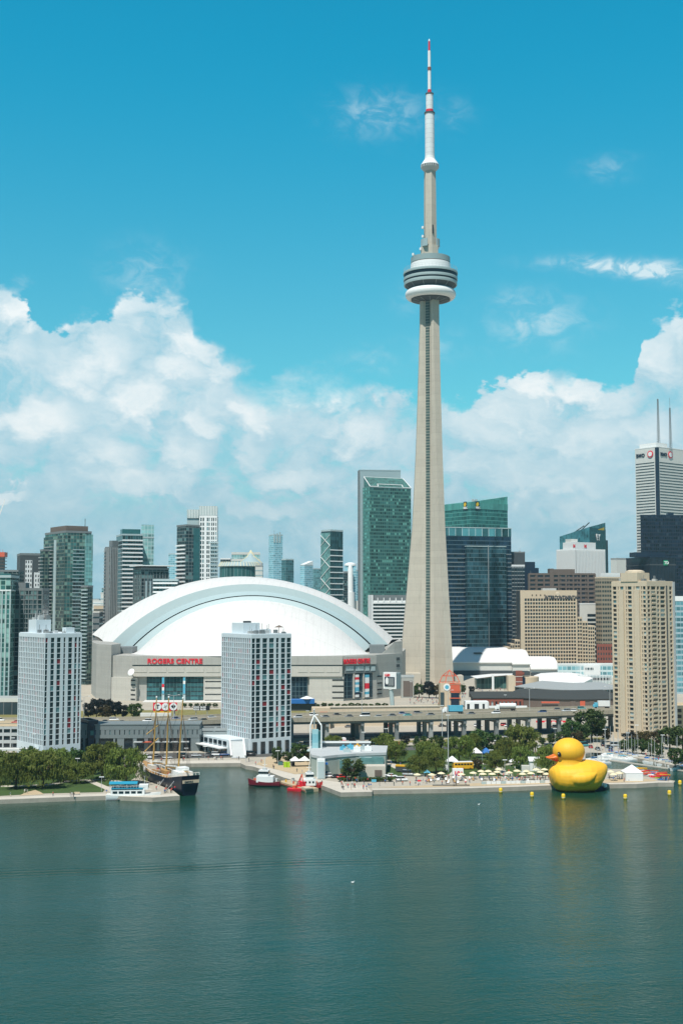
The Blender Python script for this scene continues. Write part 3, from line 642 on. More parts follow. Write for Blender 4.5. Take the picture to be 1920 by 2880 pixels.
# ---------------------------------------------------------------- buildings
def bldg(name, label, x0, xc, x1, yt, D, th=30, depth=None, group=None, cat='building', z0=LZ):
    th = R(th); t0 = ray(x0, yt); tc_ = ray(xc, yt); t1 = ray(x1, yt)
    t0, tc_, t1 = t0[0]/t0[1], tc_[0]/tc_[1], t1[0]/t1[1]; cx = tc_*D
    if x0 < xc and math.sin(th) + t0*math.cos(th) < .06: x0 = xc; depth = depth or 24; t0 = tc_
    L_ = (t1*D - cx)/(math.cos(th) - t1*math.sin(th)) if x1 > xc else depth
    M_ = (cx - t0*D)/(math.sin(th) + t0*math.cos(th)) if x0 < xc else depth
    r = thing(name, label, cat, (cx, D, z0), th, group)
    return r, L_, M_, Z(yt, D, xc) - z0
def box(r, name, m_, *a): return MB().box(*a).build(name, M[m_] if isinstance(m_, str) else m_, r)
def core(r, L_, M_, H, m_, roof='midgrey', par=1.0, name='glazing'):
    gz = MB().box(0, L_, 0, M_, 0, H).build(name, M[m_] if isinstance(m_, str) else m_, r)
    if par:
        b = MB()
        for q in ((-.2, L_+.2, -.2, .5), (-.2, L_+.2, M_-.5, M_+.2), (-.2, .5, .5, M_-.5), (L_-.5, L_+.2, .5, M_-.5)): b.box(q[0], q[1], q[2], q[3], H-.6, H+par)
        under(b.build('parapet', M[roof] if isinstance(roof, str) else roof, r), gz)
def bands(r, L_, M_, zs, th_, pr, m_, name='floor_band'):
    b = MB()
    for z in zs: b.box(-pr, L_+pr, -pr, M_+pr, z, z+th_)
    return b.build(name, M[m_] if isinstance(m_, str) else m_, r)
def piers(r, L_, M_, H, nr, nl, wd, pr, m_, z0=0, name='pier'):
    b = MB()
    for i in range(nr+1): u = L_*i/nr; b.box(u-wd/2, u+wd/2, -pr, .02, z0, H)
    for i in range(1, nl+1): u = M_*i/nl; b.box(-pr, .02, u-wd/2, u+wd/2, z0, H)
    return b.build(name, M[m_] if isinstance(m_, str) else m_, r)
def balconies(r, face, u0, u1, zs, pr, m_, h=1.1, th_=.35, mi=None):
    for z in zs:
        b = MB()
        if face == 'R': b.box(u0, u1, -pr, .05, z, z+th_); b.box(u0, u1, -pr, -pr+.12, z+th_, z+th_+h); b.box(u0, u0+.12, -pr+.12, 0, z+th_, z+th_+h); b.box(u1-.12, u1, -pr+.12, 0, z+th_, z+th_+h)
        else: b.box(-pr, .05, u0, u1, z, z+th_); b.box(-pr, -pr+.12, u0, u1, z+th_, z+th_+h); b.box(-pr+.12, 0, u0, u0+.12, z+th_, z+th_+h); b.box(-pr+.12, 0, u1-.12, u1, z+th_, z+th_+h)
        b.build('balcony', M[m_], r)
def fr(a, b, st):
    out = []; z = a
    while z < b: out.append(z); z += st
    return out
WINM = {}
def punched(r, L_, M_, H, R_, L2, nrow, ztop, zbot, wall, wins, depth=.4, band=.25, base_open=False, core_m='darkgrey', roof='hotel_roof', par=1.1, x0=0, y0=0, weights=None, frames=None):
    """wall lattice with window openings; R_/L2 = lists of (u0,u1) openings as fractions of the right / left face; panes are parts"""
    wm = M[wall] if isinstance(wall, str) else wall
    b = MB(); d = depth
    b.box(x0+d, x0+L_, y0+d, y0+M_, 0, H)
    b.build('core', M[core_m], r)
    wl = MB(); fh = (H-ztop-zbot)/nrow; panes = []
    for face, ops, ln in (('R', R_, L_), ('L', L2, M_)):
        if not ops: continue
        def bb(u0, u1, z0, z1, dd=0):
            if face == 'R': wl.box(x0+u0, x0+u1, y0-dd, y0+d-.01, z0, z1)
            else: wl.box(x0-dd, x0+d-.01, y0+u0, y0+u1, z0, z1)
        e = [0] + [v for o_ in ops for v in o_] + [1]
        for i in range(0, len(e), 2): bb(e[i]*ln + (.0 if i or face == 'R' else d), e[i+1]*ln, zbot, H-ztop, .12)
        for k in range(nrow+1):
            z = zbot + k*fh
            if k == nrow: bb(0 if face == 'R' else d, ln, H-ztop-fh*.08, H, .14)
            elif k: bb(0 if face == 'R' else d, ln, z-fh*band/2, z+fh*band/2)
            else: bb(0 if face == 'R' else d, ln, 0, zbot, .14)
            if k < nrow:
                for (a, c_) in ops: panes.append((face, round(a*ln,3), round((c_-a)*ln,3), z+fh*band/2, fh*(1-band)))
    # covering of the far faces and the roof
    wl.box(x0+L_, x0+L_+.3, y0+.5, y0+M_+.3, 0, H); wl.box(x0+.5, x0+L_, y0+M_, y0+M_+.3, 0, H); wl.box(x0+d, x0+L_, y0+d, y0+M_, H+.01, H+.25)
    wl.build('wall', wm, r)
    rd_ = random.Random(int(H*100)+nrow)
    mw_ = r.matrix_basis.to_3x3() if False else Matrix.Rotation(r.rotation_euler.z, 3, 'Z')
    def dist(p):
        v = Vector((x0+p[1], y0, p[3])) if p[0] == 'R' else Vector((x0, y0+p[1], p[3]))
        return (mw_ @ v + Vector(r.location) - Vector((0, 0, CH))).length - p[2]*60
    panes.sort(key=dist); rest = MB()
    cache = {}
    for i, p in enumerate(panes):
        k = rd_.choices(range(len(wins)), weights or [1]*len(wins))[0]
        face, u, wd, z, h = p
        if i < 100:
            key = (face, wd, round(h, 2), k)
            if key not in cache:
                q = MB(); q.box(0, wd, d-.12, d-.03, 0, h) if face == 'R' else q.box(d-.12, d-.03, 0, wd, 0, h); cache[key] = q.mesh('window', M[wins[k]])
            o = bpy.data.objects.new('window', cache[key]); col.objects.link(o); o.parent = r; KIDS.setdefault(r.name, []).append(o)
            o.location = (x0+u, y0, z) if face == 'R' else (x0, y0+u, z)
        else:
            if face == 'R': rest.box(x0+u, x0+u+wd, y0+d-.12, y0+d-.03, z, z+h, k)
            else: rest.box(x0+d-.12, x0+d-.03, y0+u, y0+u+wd, z, z+h, k)
    if rest.f: tag(rest.build('window', [M[k] for k in wins], r), kind='stuff')
def ops(n, frac, m0=.02, m1=.02):
    wd = (1-m0-m1)/n; return [(m0+wd*(i+.5-frac/2), m0+wd*(i+.5+frac/2)) for i in range(n)]
A('win_a', (.012,.022,.03), rough=.12, var=.4, spec=.7); A('win_b', (.03,.06,.07), rough=.12, var=.4, spec=.7)
A('win_c', (.12,.24,.26), rough=.15, var=.4, spec=.7); A('win_red', (.22,.02,.03), rough=.5); A('win_pale', (.38,.46,.46), rough=.3); A('win_brown', (.05,.035,.025), rough=.2)
def clutter(r, x0, x1, y0, y1, z, n, seed, hmax=3, m_='grey'):
    rd_ = random.Random(seed)
    for i in range(n):
        sx = rd_.uniform(.8, 2.4); sy = rd_.uniform(.8, 2.4); h = rd_.uniform(.7, hmax); x = rd_.uniform(x0, x1-sx); y = rd_.uniform(y0, y1-sy)
        b = MB(); b.box(x, x+sx, y, y+sy, z, z+h*.6)
        if rd_.random() < .5: b.tube((x+sx/2, y+sy/2, z), (x+sx/2, y+sy/2, z+h*1.6), .12)
        b.build('roof_vent', M[rd_.choice([m_, 'lightgrey', 'midgrey'])], r)
# --- the two white hotel blocks by the water
r, L_, M_, H = bldg('hotel_block', 'white waterfront hotel block directly in front of the dome, red blinds in its windows', 624, 707, 819, 1785, 545, 33, cat='hotel')
RO = [(.012,.09),(.115,.22),(.275,.39),(.44,.56),(.615,.68),(.74,.845),(.885,.985)]
punched(r, L_, M_, H, RO, ops(14, .60, .015, .01), 19, 1.5, 7.0, 'hotel', ['win_a','win_b','win_c','win_red'], weights=[8,1.2,.6,1.3], band=.12, depth=.34)
box(r, 'penthouse', 'hotel', 3, 11.5, M_*.45, M_*.85, H, H+5.0); box(r, 'penthouse', 'hotel', L_*.45, L_*.45+4, 6, 10, H, H+2.2); box(r, 'roof_unit', 'darkgrey', 5, 8.5, M_*.55, M_*.6, H+5.0, H+5.9)
clutter(r, 2, L_-1, 1, M_*.4, H+.2, 14, 3)
MB().lathe([(2.3, H+3.0), (.1, H+4.0)], 12, L_*.8, 4).tube((L_*.8, 4, H), (L_*.8, 4, H+3.2), .12).build('roof_parasol', M['brown'], r)
box(r, 'podium', 'hotel', -10, -.3, 2, M_+12, 0, 7.0); PD = KIDS[r.name][-1]
b = MB()
for i in range(7): b.box(-10.25, -9.9, 4+i*4.6, 7.2+i*4.6, 4.2, 6.2)
for i in range(7): b.box(-10.25, -9.9, 4+i*4.6, 7.2+i*4.6, .3, 3.0)
under(b.build('podium_window', M['win_a'], r), PD)
box(r, 'canopy', 'white', -14, -10.2, 3, M_+10, 3.2, 3.7)
b = MB()
for i in range(5): b.box(.8+i*L_*.2, 3.0+i*L_*.2, -.35, -.16, .2, 5.6)
b.build('entrance_opening', M['win_a'], r)
MB().quad([(-9.5,2,6.5),(-4.5,-1.5,6.5),(-7.5,-9,.3),(-12.5,-5.5,.3)]).quad([(-12.5,-5.5,.1),(-7.5,-9,.1),(-4.5,-1.5,6.2),(-9.5,2,6.2)]).build('stair', M['lightgrey'], r)
for a, c_ in (((-9.5,2,7.4),(-12.5,-5.5,1.2)), ((-4.5,-1.5,7.4),(-7.5,-9,1.2))): MB().tube(a, c_, .45).build('stair_rail', M['white'], r)
r, L_, M_, H = bldg('hotel_block', 'white waterfront hotel block at far left above the park trees, square roof plant on top', 55, 128, 231, 1783, 532, 38, cat='hotel')
punched(r, L_, M_, H, [(.005,.07),(.155,.25),(.32,.42),(.50,.55),(.63,.735),(.80,.865),(.91,.965)], ops(15, .64, .01, .01), 20, 1.5, 5.5, 'hotel', ['win_a','win_b','win_c','win_red'], weights=[8,1.2,.5,1.0], band=.11, depth=.34)
box(r, 'penthouse', 'hotel', 2, 9, M_*.5, M_*.8, H, H+6.0); box(r, 'penthouse', 'hotel', L_*.62, L_*.62+4, 2, 6, H, H+2.6)
clutter(r, 1, L_-1, 1, M_*.45, H+.2, 12, 5); clutter(r, 2, 9, M_*.5, M_*.8, H+6, 7, 6, 4)
for i in range(4): MB().tube((3+i*1.8, M_*.6, H+6), (3+i*1.8, M_*.6, H+10), .12).build('aerial', M['lightgrey'], r)
# --- right: tall beige apartment tower by the marina
r, L_, M_, H = bldg('apartment_tower', 'tall beige concrete apartment tower with bay windows right beside the marina', 1718, 1816, 1893, 1635, 596, 40)
punched(r, L_, M_, H, [(.03,.12),(.16,.32),(.37,.45),(.49,.66),(.82,.91)], [(.02,.10),(.125,.15),(.19,.30),(.335,.36),(.42,.53),(.56,.585),(.65,.75),(.79,.815),(.86,.96)], 33, 2.2, 3.0, 'beige_pale', ['win_a','win_b','win_pale','win_brown','win_c'], weights=[3.4,2.5,1.8,2.6,.6], band=.36, depth=.5)
MB().box(-1.0, 0, M_*.18, M_*.32, 3, H-4).box(-1.0, 0, M_*.63, M_*.77, 3, H-4).build('bay', M['beige_pale'], r)
b1_, b2_ = MB(), MB()
fh = (H-5.2)/33
for k in range(33):
    z = 3.0+k*fh+fh*.28
    for a in (.19, .64): b1_.box(-1.1, -.95, M_*a, M_*(a+.12), z, z+fh*.55)
box(r, 'dark_joint', 'darkgrey', L_*.70, L_*.735, -.3, 0, 2, H-2); box(r, 'corner_strip', 'lightgrey', L_*.94, L_+.35, -.35, 0, 0, H)
box(r, 'penthouse', 'beige_pale', -.5, 9.5, 5, 15, H, H+4.4); MB().lathe([(4.8, H+4.4), (4.7, H+5.2), (3, H+5.8), (.2, H+5.9)], 20, 4.5, 10).build('penthouse_cap', M['beige_pale'], r)
clutter(r, 1, L_-1, 1, 5, H+.2, 7, 8); clutter(r, 1, 4, M_*.6, M_-2, H+.2, 6, 9)
balconies(r, 'R', L_*.18, L_*.30, fr(3+fh*.1, H-5, fh), .5, 'beige_pale', h=.6, th_=.2)
r, L_, M_, H = bldg('apartment_block', 'beige lower wing just right of the tall beige apartment tower', 1893, 1893, 1990, 1990, 640, 0, 20)
core(r, L_, M_, H, glazing('wing', (.03,.03,.03), bay=4, fh=3, mull=(.5,.4,.26), mw=.45, band=(.5,.4,.26), bw=.4), 'beige_pale')
# --- sandstone hotel with stepped shoulders
IM = 'beige'
r = thing('stepped_hotel', 'sand coloured hotel with stepped shoulders and its name across the top', 'hotel', tuple(P(1464,1860,1200).xy) + (LZ,), R(4))
x0 = 0; k = 1200/FP*1.0
def iw(px0, px1): return (px0-1464)*k, (px1-1464)*k
Hm = Z(1661,1200)-LZ; L_ = (1625-1464)*k
punched(r, L_, 22, Hm, ops(19, .74, .07, .02), None, 19, 7.5, 6, IM, ['win_brown','win_a','win_b'], weights=[3,4,.4], band=.36, depth=.5)
def step(px0, px1, yt, n, nrow, sd_):
    a, b_ = iw(px0, px1); h = Z(yt,1200)-LZ
    punched(r, b_-a, 20, h, ops(n, .74), None, nrow, 1.2, 5, IM, ['win_brown','win_a','win_b'], weights=[3,4,.4], band=.38, x0=a, y0=1.5+sd_)
step(1626,1640,1736,2,13,.0); step(1641,1656,1748,2,12,.3); step(1657,1676,1760,3,11,.6)
step(1448,1463,1800,2,7,.0); step(1436,1447,1811,2,6,.3); step(1424,1435,1820,2,5,.6); step(1416,1423,1829,1,4,.9)
text('INTERCONTINENTAL', 4.8, M['navy'], r, ((L_*.43, -.3, Hm-8.3), (1,0,0), (0,0,1)), bold=.03, sx=.70)
MB().lathe([(2.2,0),(2.0,.4),(1.2,.5)], 14).build('emblem', M['beige_pale'], r).location = (L_*.66, -.2, Hm-3.5); bpy.data.objects[KIDS[r.name][-1].name].rotation_euler = (R(90),0,0)
box(r, 'plant_room', 'lightgrey', L_*.42, L_*.66, 5, 12, Hm, Hm+2.4)
b = MB()
for i in range(4): b.box(L_*.2+i*4.2, L_*.2+i*4.2+1.1, -.2, -.05, Hm-5.5, Hm-3.8)
b.build('vent_opening', M['win_brown'], r)
# --- glass condos, far left
G1 = glazing('pale_green_condo', (.05,.16,.15), bay=3.2, fh=3.0, mull=(.36,.50,.44), mw=.16, band=(.20,.34,.32), bw=.22, var=.9, pale=(.30,.50,.46), pthr=.8)
r, L_, M_, H = bldg('glass_condo', 'teal glass condo with pale green frames cut by the left edge', -60, -60, 31, 1622, 760, 3, 24)
core(r, L_, M_, H, G1, 'rim'); box(r, 'crown', 'glassteal', 0, L_, 0, M_, H-2, H+2); piers(r, L_, M_, H-8, 8, 6, .8, .35, 'rim'); bands(r, L_, M_, [H-9], .8, .4, 'white')
G2 = glazing('dark_condo', (.022,.045,.055), bay=3.4, fh=3.0, mull=(.16,.20,.20), mw=.12, band=(.13,.16,.16), bw=.22, var=.8, pale=(.14,.24,.24), pthr=.85)
r, L_, M_, H = bldg('dark_condo', 'dark gridded condo wall between the teal glass condo and the tall green tower', 31, 31, 120, 1658, 775, 3, 24)
core(r, L_, M_, H, G2, 'midgrey'); box(r, 'plant_room', 'midgrey', 1, L_*.45, 2, 14, H, H+4.5); piers(r, L_, M_, H, 7, 6, .5, .35, 'midgrey'); bands(r, L_, M_, fr(3, H, 3.0), .5, .25, 'midgrey')
r, L_, M_, H = bldg('podium_block', 'low white rimmed podium under the far left condos', -60, -60, 60, 1972, 735, 2, 20)
core(r, L_, M_, H, glazing('podium', (.03,.05,.06), bay=5, fh=8, mull=(.2,.2,.2), mw=.06), 'offwhite', 1.6)
r, L_, M_, H = bldg('checkered_tower', 'dark tower with white panels of tiny windows behind the far left condos', 49, 58, 116, 1560, 1100, 20)
core(r, L_, M_, H, 'darkgrey', 'midgrey', 1.5, name='wall')
CK = glazing('checker', (.03,.035,.04), bay=2.2, fh=4.2, mull=(.7,.72,.72), mw=.55, band=(.7,.72,.72), bw=.45, var=.2, patch=0)
for a, c_, zt_, zb_ in ((.25,.58,.0,85), (.68,.98,11,62), (.66,.96,72,90)): box(r, 'white_panel', CK, L_*a, L_*c_, -.8, 0, H-zb_, H-5-zt_)
box(r, 'white_panel', CK, -11, -.5, -1.0, 6, H-78, H-40); box(r, 'side_block', 'darkgrey', -14, -.6, 0, 12, 0, H-39)
r, L_, M_, H = bldg('dark_block', 'dark flat roofed block in front of the checkered tower', -10, -10, 52, 1606, 980, 2, 20)
core(r, L_, M_, H, G2, 'midgrey')
r = thing('construction_tower', 'unfinished concrete tower with an orange top at the left edge', 'building', tuple(P(-14,1700,1300).xy)+(LZ,))
H = Z(1553,1300)-LZ
box(r, 'slab_core', 'midgrey', 0, 8, 0, 8, 0, H); bands(r, 8, 8, fr(60, H-6, 3.4), .6, 1.6, 'brown'); box(r, 'formwork', 'orange_red', -2, 10, -2, 10, H-5, H)
for x_ in (1, 4, 7): MB().tube((x_, 2, H), (x_, 2, H+3), .2).build('rebar', M['orange_red'], r)
r = thing('tower_crane', 'pale tower crane jib rising out of the left edge of the picture', 'crane', tuple(P(-40,1700,1250).xy)+(LZ,))
a = P(-40,1560,1250); b_ = P(15,1408,1250); lo = Vector(r.location); MB().tube((0,0,0), a-lo, 1.0, seg=4).build('crane_mast', M['white'], r)
cb = MB()
for i in range(12):
    p, q = a.lerp(b_, i/12)-lo, a.lerp(b_, (i+1)/12)-lo; cb.tube(p, q, .35, seg=4); cb.tube(p+Vector((0,0,2.2)), q+Vector((0,0,2.2)), .25, seg=4); cb.tube(p, q+Vector((0,0,2.2)), .18, seg=4)
cb.build('crane_jib', M['white'], r)
# tall green condo tower
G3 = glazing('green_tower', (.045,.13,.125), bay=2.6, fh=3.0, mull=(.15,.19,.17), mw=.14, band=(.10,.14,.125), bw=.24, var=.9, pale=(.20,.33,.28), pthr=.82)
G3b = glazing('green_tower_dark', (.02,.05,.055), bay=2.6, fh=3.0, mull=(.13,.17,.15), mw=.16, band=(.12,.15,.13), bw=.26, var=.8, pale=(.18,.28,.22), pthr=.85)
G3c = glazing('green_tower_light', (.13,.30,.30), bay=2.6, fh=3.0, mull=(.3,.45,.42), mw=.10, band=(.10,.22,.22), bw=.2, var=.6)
r, L_, M_, H = bldg('condo_tower', 'tallest green glass condo tower on the left with a grey stepped top', 128, 186, 258, 1496, 1010, 35)
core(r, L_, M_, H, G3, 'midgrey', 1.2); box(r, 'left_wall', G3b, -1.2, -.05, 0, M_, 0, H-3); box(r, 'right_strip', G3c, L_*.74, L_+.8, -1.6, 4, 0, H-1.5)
box(r, 'stair_strip', 'rim', -1.9, -1.25, M_*.36, M_*.46, 8, H-6)
box(r, 'penthouse', 'brown', 1, L_*.9, 2, M_*.8, H, H+5.5); MB().tube((L_*.8,3,H+5), (L_*.8,3,H+12), .25).build('aerial', M['darkgrey'], r)
balconies(r, 'R', L_*.28, L_*.72, fr(6, H-14, 3.0), 1.0, 'rim_dark', h=.5, th_=.25)
balconies(r, 'L', M_*.55, M_*.95, fr(6, H-10, 3.0), 2.2, 'grey', h=.6, th_=.3)
r2, L2_, M2_, H2 = bldg('condo_shoulder', 'lower brown-green shoulder block on the left side of the tallest green condo', 114, 122, 150, 1548, 1030, 35)
core(r2, L2_, M2_, H2, G3b, 'midgrey'); balconies(r2, 'L', 0, M2_, fr(6, H2-4, 3.0), 1.6, 'grey', h=.5)
r2, L2_, M2_, H2 = bldg('condo_wing', 'narrow balconied wing below the tallest green condo, behind the left hotel', 229, 248, 262, 1650, 995, 55)
core(r2, L2_, M2_, H2, G3b, 'midgrey'); balconies(r2, 'L', 0, M2_*.8, fr(5, H2-2, 3.0), 1.5, 'rim', h=.6)
# small things in the gap left of the dome
for lab, x0_, x1_, yt, D, m_ in (('tan warehouse with flat roof in the gap between condo and dome', 264, 304, 1702, 1300, 'beige'),
        ('grey office block peeping over the left end of the dome', 262, 280, 1722, 1150, 'midgrey'),
        ('pale stone block with a small roof box behind the tan warehouse', 284, 306, 1668, 1500, 'offwhite'),
        ('white flat building at the horizon left of the ribbed tower', 262, 285, 1690, 1900, 'white'),
        ('small teal block on the horizon beside the ribbed tower', 287, 296, 1655, 2300, 'glassteal')):
    r, L_, M_, H = bldg('office_block', lab, x0_, x0_, x1_, yt, D, 2, 30)
    core(r, L_, M_, H, m_, 'offwhite' if m_ != 'glassteal' else 'midgrey', .8, name='wall')
    bands(r, L_, M_, fr(4, H-3, 6), 1.6, .05, 'win_b' if D < 1400 else 'rim_dark', 'window_band')
# ribbed dark tower and white banded condo
r, L_, M_, H = bldg('ribbed_tower', 'slim dark ribbed apartment tower left of the white banded condo', 297, 312, 330, 1540, 1150, 40)
core(r, L_, M_, H, G2, 'midgrey'); piers(r, L_, M_, H, 4, 5, .9, .8, 'grey'); balconies(r, 'L', M_*.75, M_, fr(6, H-4, 3.2), 1.6, 'grey')
box(r, 'upper_block', 'midgrey', 4, L_+6, 4, M_, H, H+7)
G4 = glazing('banded_condo', (.03,.09,.10), bay=2.5, fh=3.1, mull=(.2,.3,.3), mw=.1, var=.8, patch=.5)
r, L_, M_, H = bldg('banded_condo', 'condo tower striped with white balconies, taller glass fin at its right', 328, 345, 402, 1504, 1140, 20)
core(r, L_, M_, H, G4, 'rim'); balconies(r, 'R', 0, L_, fr(4, H-3, 3.9), 1.3, 'white', h=1.0, th_=.4); balconies(r, 'L', 0, M_*.5, fr(4, H-3, 3.9), 1.0, 'rim', h=.5)
box(r, 'penthouse', 'glassteal', 0, L_-2, 1, 12, H, H+5.5)
G5 = glazing('pale_glass', (.22,.42,.42), bay=3.4, fh=3.9, mull=(.5,.66,.66), mw=.12, band=(.35,.52,.52), bw=.25, var=.5)
r, L_, M_, H = bldg('glass_fin_tower', 'pale glass tower with an open screen crown joined to the banded condo', 396, 398, 433, 1512, 1165, 10, 20)
core(r, L_, M_, H, G5, 'rim'); box(r, 'crown_screen', G5, 0, L_, 0, .6, H, H+12.5); box(r, 'crown_screen', G5, L_-.6, L_, .6, 14, H, H+12.5)
r, L_, M_, H = bldg('canopy_block', 'dark glass block with a thin white canopy roof behind the left of the dome', 376, 398, 475, 1600, 1010, 25)
core(r, L_, M_, H, G2, 'midgrey'); piers(r, L_, M_, H-3, 9, 5, .5, .3, 'midgrey'); box(r, 'canopy', 'white', -3, L_+4, -3, M_+2, H+2.4, H+3.2); box(r, 'clerestory', 'darkgrey', 1, L_-1, 1, M_-1, H, H+2.4)
for k_ in range(1, 4): box(r, 'glass_bay', 'rim_dark', L_*.15*k_, L_*.15*k_+1.5, -.5, 0, 8, H-10)
r, L_, M_, H = bldg('low_banded_block', 'low teal block with white floor bands behind the dome, below the dark tower', 430, 431, 500, 1632, 985, 4, 20)
core(r, L_, M_, H, G4, 'rim'); balconies(r, 'R', 0, L_, fr(3, H-2, 3.6), 1.2, 'white', h=1.0)
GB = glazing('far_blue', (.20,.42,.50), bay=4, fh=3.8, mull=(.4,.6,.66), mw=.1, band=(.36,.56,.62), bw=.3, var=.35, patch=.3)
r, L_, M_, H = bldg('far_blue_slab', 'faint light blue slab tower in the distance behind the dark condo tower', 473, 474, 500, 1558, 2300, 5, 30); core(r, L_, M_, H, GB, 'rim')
# white-and-dark tower
r, L_, M_, H = bldg('dark_balcony_tower', 'dark glass tower with white balcony stripes attached to the tall white tower', 498, 524, 562, 1478, 1050, 40)
core(r, L_, M_, H, G2, 'midgrey'); balconies(r, 'L', M_*.05, M_, fr(4, H-16, 3.5), 1.4, 'white', h=.9, th_=.4); box(r, 'corner_glass', 'glassteal', L_*.55, L_, -.4, 0, 0, H-2)
r, L_, M_, H = bldg('white_tower', 'tall white tower with paired windows and a louvred crown behind the dome', 561, 561, 611, 1450, 1060, 4, 22)
punched(r, L_, M_, H, [(.06,.14),(.19,.27),(.42,.50),(.53,.59),(.68,.74),(.78,.84),(.91,.96)], None, 30, 1.5, 20, 'white', ['win_a','win_b','win_c'], weights=[4,2,1], band=.3)
LV = glazing('louvre', (.30,.38,.38), bay=1.4, fh=200, mull=(.7,.72,.7), mw=.5, var=.1, patch=0)
box(r, 'crown_screen', LV, -.2, L_, 0, 20, H+.3, H+8.5); box(r, 'side_screen', LV, -11, -.4, 3, 18, H-2, H+5.5); box(r, 'side_wing', 'rim', -11, -.4, 4, 18, 0, H-2)
balconies(r, 'R', L_*.62, L_+1.5, fr(20, H-22, 3.3), 1.3, 'rim', h=.8)
# round building with a spire of ribs
c0 = P(672, 1700, 1300); r = thing('round_hall', 'round glass topped hall with pale roof ribs behind the dome', 'building', (c0.x, 1300, LZ))
H = Z(1592,1280)-LZ
MB().lathe([(21, 0), (21, H)], 40).build('drum', glazing('rnd', (.03,.10,.10), bay=4, fh=30, mull=(.12,.22,.22), mw=.2, var=.7), r)
MB().lathe([(21.5, H-.5), (22.4, H+.2), (20, H+4.2), (5, H+5)], 40).build('roof', M['rim_dark'], r)
b = MB()
for i in range(40):
    a = 2*math.pi*i/40; b.tube((22.6*math.cos(a),22.6*math.sin(a),H), (19.6*math.cos(a),19.6*math.sin(a),H+4.8), .35, seg=4)
b.build('roof_rib', M['cream'], r)
r = thing('ribbed_spire_block', 'grey block crowned by a cone of pale ribs behind the dome top', 'building', (P(703,1700,1340).x, 1340, LZ))
H = Z(1583,1340)-LZ; box(r, 'wall', 'lightgrey', -8, 13, 0, 16, 0, H)
b = MB(); hz_ = Z(1546,1340)-LZ
for i in range(16):
    a = 2*math.pi*i/16; b.tube((13*math.cos(a),8+9*math.sin(a),H), (4*math.cos(a),8+3*math.sin(a),H+(hz_-H)*.55), .3, seg=4); b.tube((4*math.cos(a),8+3*math.sin(a),H+(hz_-H)*.55), (0,8,hz_), .3, seg=4)
b.build('spire_rib', M['cream'], r); MB().lathe([(12.5,H),(4.2,H+(hz_-H)*.5),(.5,hz_-1.5)], 20, 0, 8).build('spire_roof', M['rim_dark'], r)
r, L_, M_, H = bldg('tower_block', 'white and teal block behind the rib spire over the top of the dome', 650, 652, 731, 1556, 1480, 5, 20); core(r, L_, M_, H, G5, 'white'); bands(r, L_, M_, fr(5,H,8), 3, .3, 'offwhite')
r, L_, M_, H = bldg('tower_block', 'small dark block left of the rib spire over the dome', 620, 620, 648, 1572, 1400, 2, 20); core(r, L_, M_, H, G2, 'white')
r, L_, M_, H = bldg('office_block', 'pale low office block sticking over the top right of the dome', 718, 718, 738, 1592, 1250, 2, 20); core(r, L_, M_, H, 'offwhite', 'grey', name='wall'); bands(r, L_, M_, fr(4,H,5), 1.4, .05, 'rim_dark', 'window_band')
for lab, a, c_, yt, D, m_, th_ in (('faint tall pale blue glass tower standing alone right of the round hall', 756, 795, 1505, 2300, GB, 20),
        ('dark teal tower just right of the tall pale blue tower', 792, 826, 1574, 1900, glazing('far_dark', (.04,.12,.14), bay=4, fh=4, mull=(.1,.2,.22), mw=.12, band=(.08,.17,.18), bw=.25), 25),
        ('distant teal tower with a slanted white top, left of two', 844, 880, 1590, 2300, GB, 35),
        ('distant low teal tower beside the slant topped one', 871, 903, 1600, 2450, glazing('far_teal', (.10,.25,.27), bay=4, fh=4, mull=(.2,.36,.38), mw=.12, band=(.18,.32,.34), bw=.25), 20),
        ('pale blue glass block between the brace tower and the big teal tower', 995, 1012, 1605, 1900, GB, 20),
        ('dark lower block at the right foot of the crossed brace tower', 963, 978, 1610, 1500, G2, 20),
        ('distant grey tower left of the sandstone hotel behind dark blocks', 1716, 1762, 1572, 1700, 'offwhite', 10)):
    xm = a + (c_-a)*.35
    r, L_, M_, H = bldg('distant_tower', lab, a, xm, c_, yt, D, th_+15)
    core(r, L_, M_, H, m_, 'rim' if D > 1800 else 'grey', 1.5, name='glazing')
    if D >= 2300 and a == 756:
        for q in range(3): MB().box(L_*.3*q, L_*.3*q+3, -.8, 0, H-14, H+2+q*2).build('crown_fin', M['rim'], r)
        MB().tube((3,3,H), (3,3,H+9), .4).build('aerial', M['grey'], r)
    if a == 844: MB().prism([(0,0),(L_,0),(L_,M_),(0,M_)], H, [H+1.5,H+9,H+9,H+1.5]).build('slanted_top', M['white'], r)
    if a == 1716: bands(r, L_, M_, [H-30,H-24], 3.5, .1, 'darkgrey', 'window_band')
    if a == 995: MB().tube((L_/2,2,H),(L_/2,2,H+12),.3).build('aerial', M['grey'], r)
r = thing('domed_turret', 'small old white tower with a round cap and spire beside the big teal tower', 'building', (P(985,1700,1700).x, 1700, LZ)); z_ = lambda y: Z(y,1700)-LZ
MB().lathe([(6,0),(6,z_(1665)),(4,z_(1665)),(3.6,z_(1600)),(2.2,z_(1590))], 12).build('turret', M['white'], r, 'auto')
box(r, 'wall', 'offwhite', -14, 14, 6, 26, 0, z_(1690)); box(r, 'glass_block', GB, -7, 8, 8, 20, 0, z_(1592)); MB().lathe([(7,z_(1592)),(8.5,z_(1590)),(8,z_(1585)),(3,z_(1581))], 20, 0, 14).build('round_cap', M['white'], r)
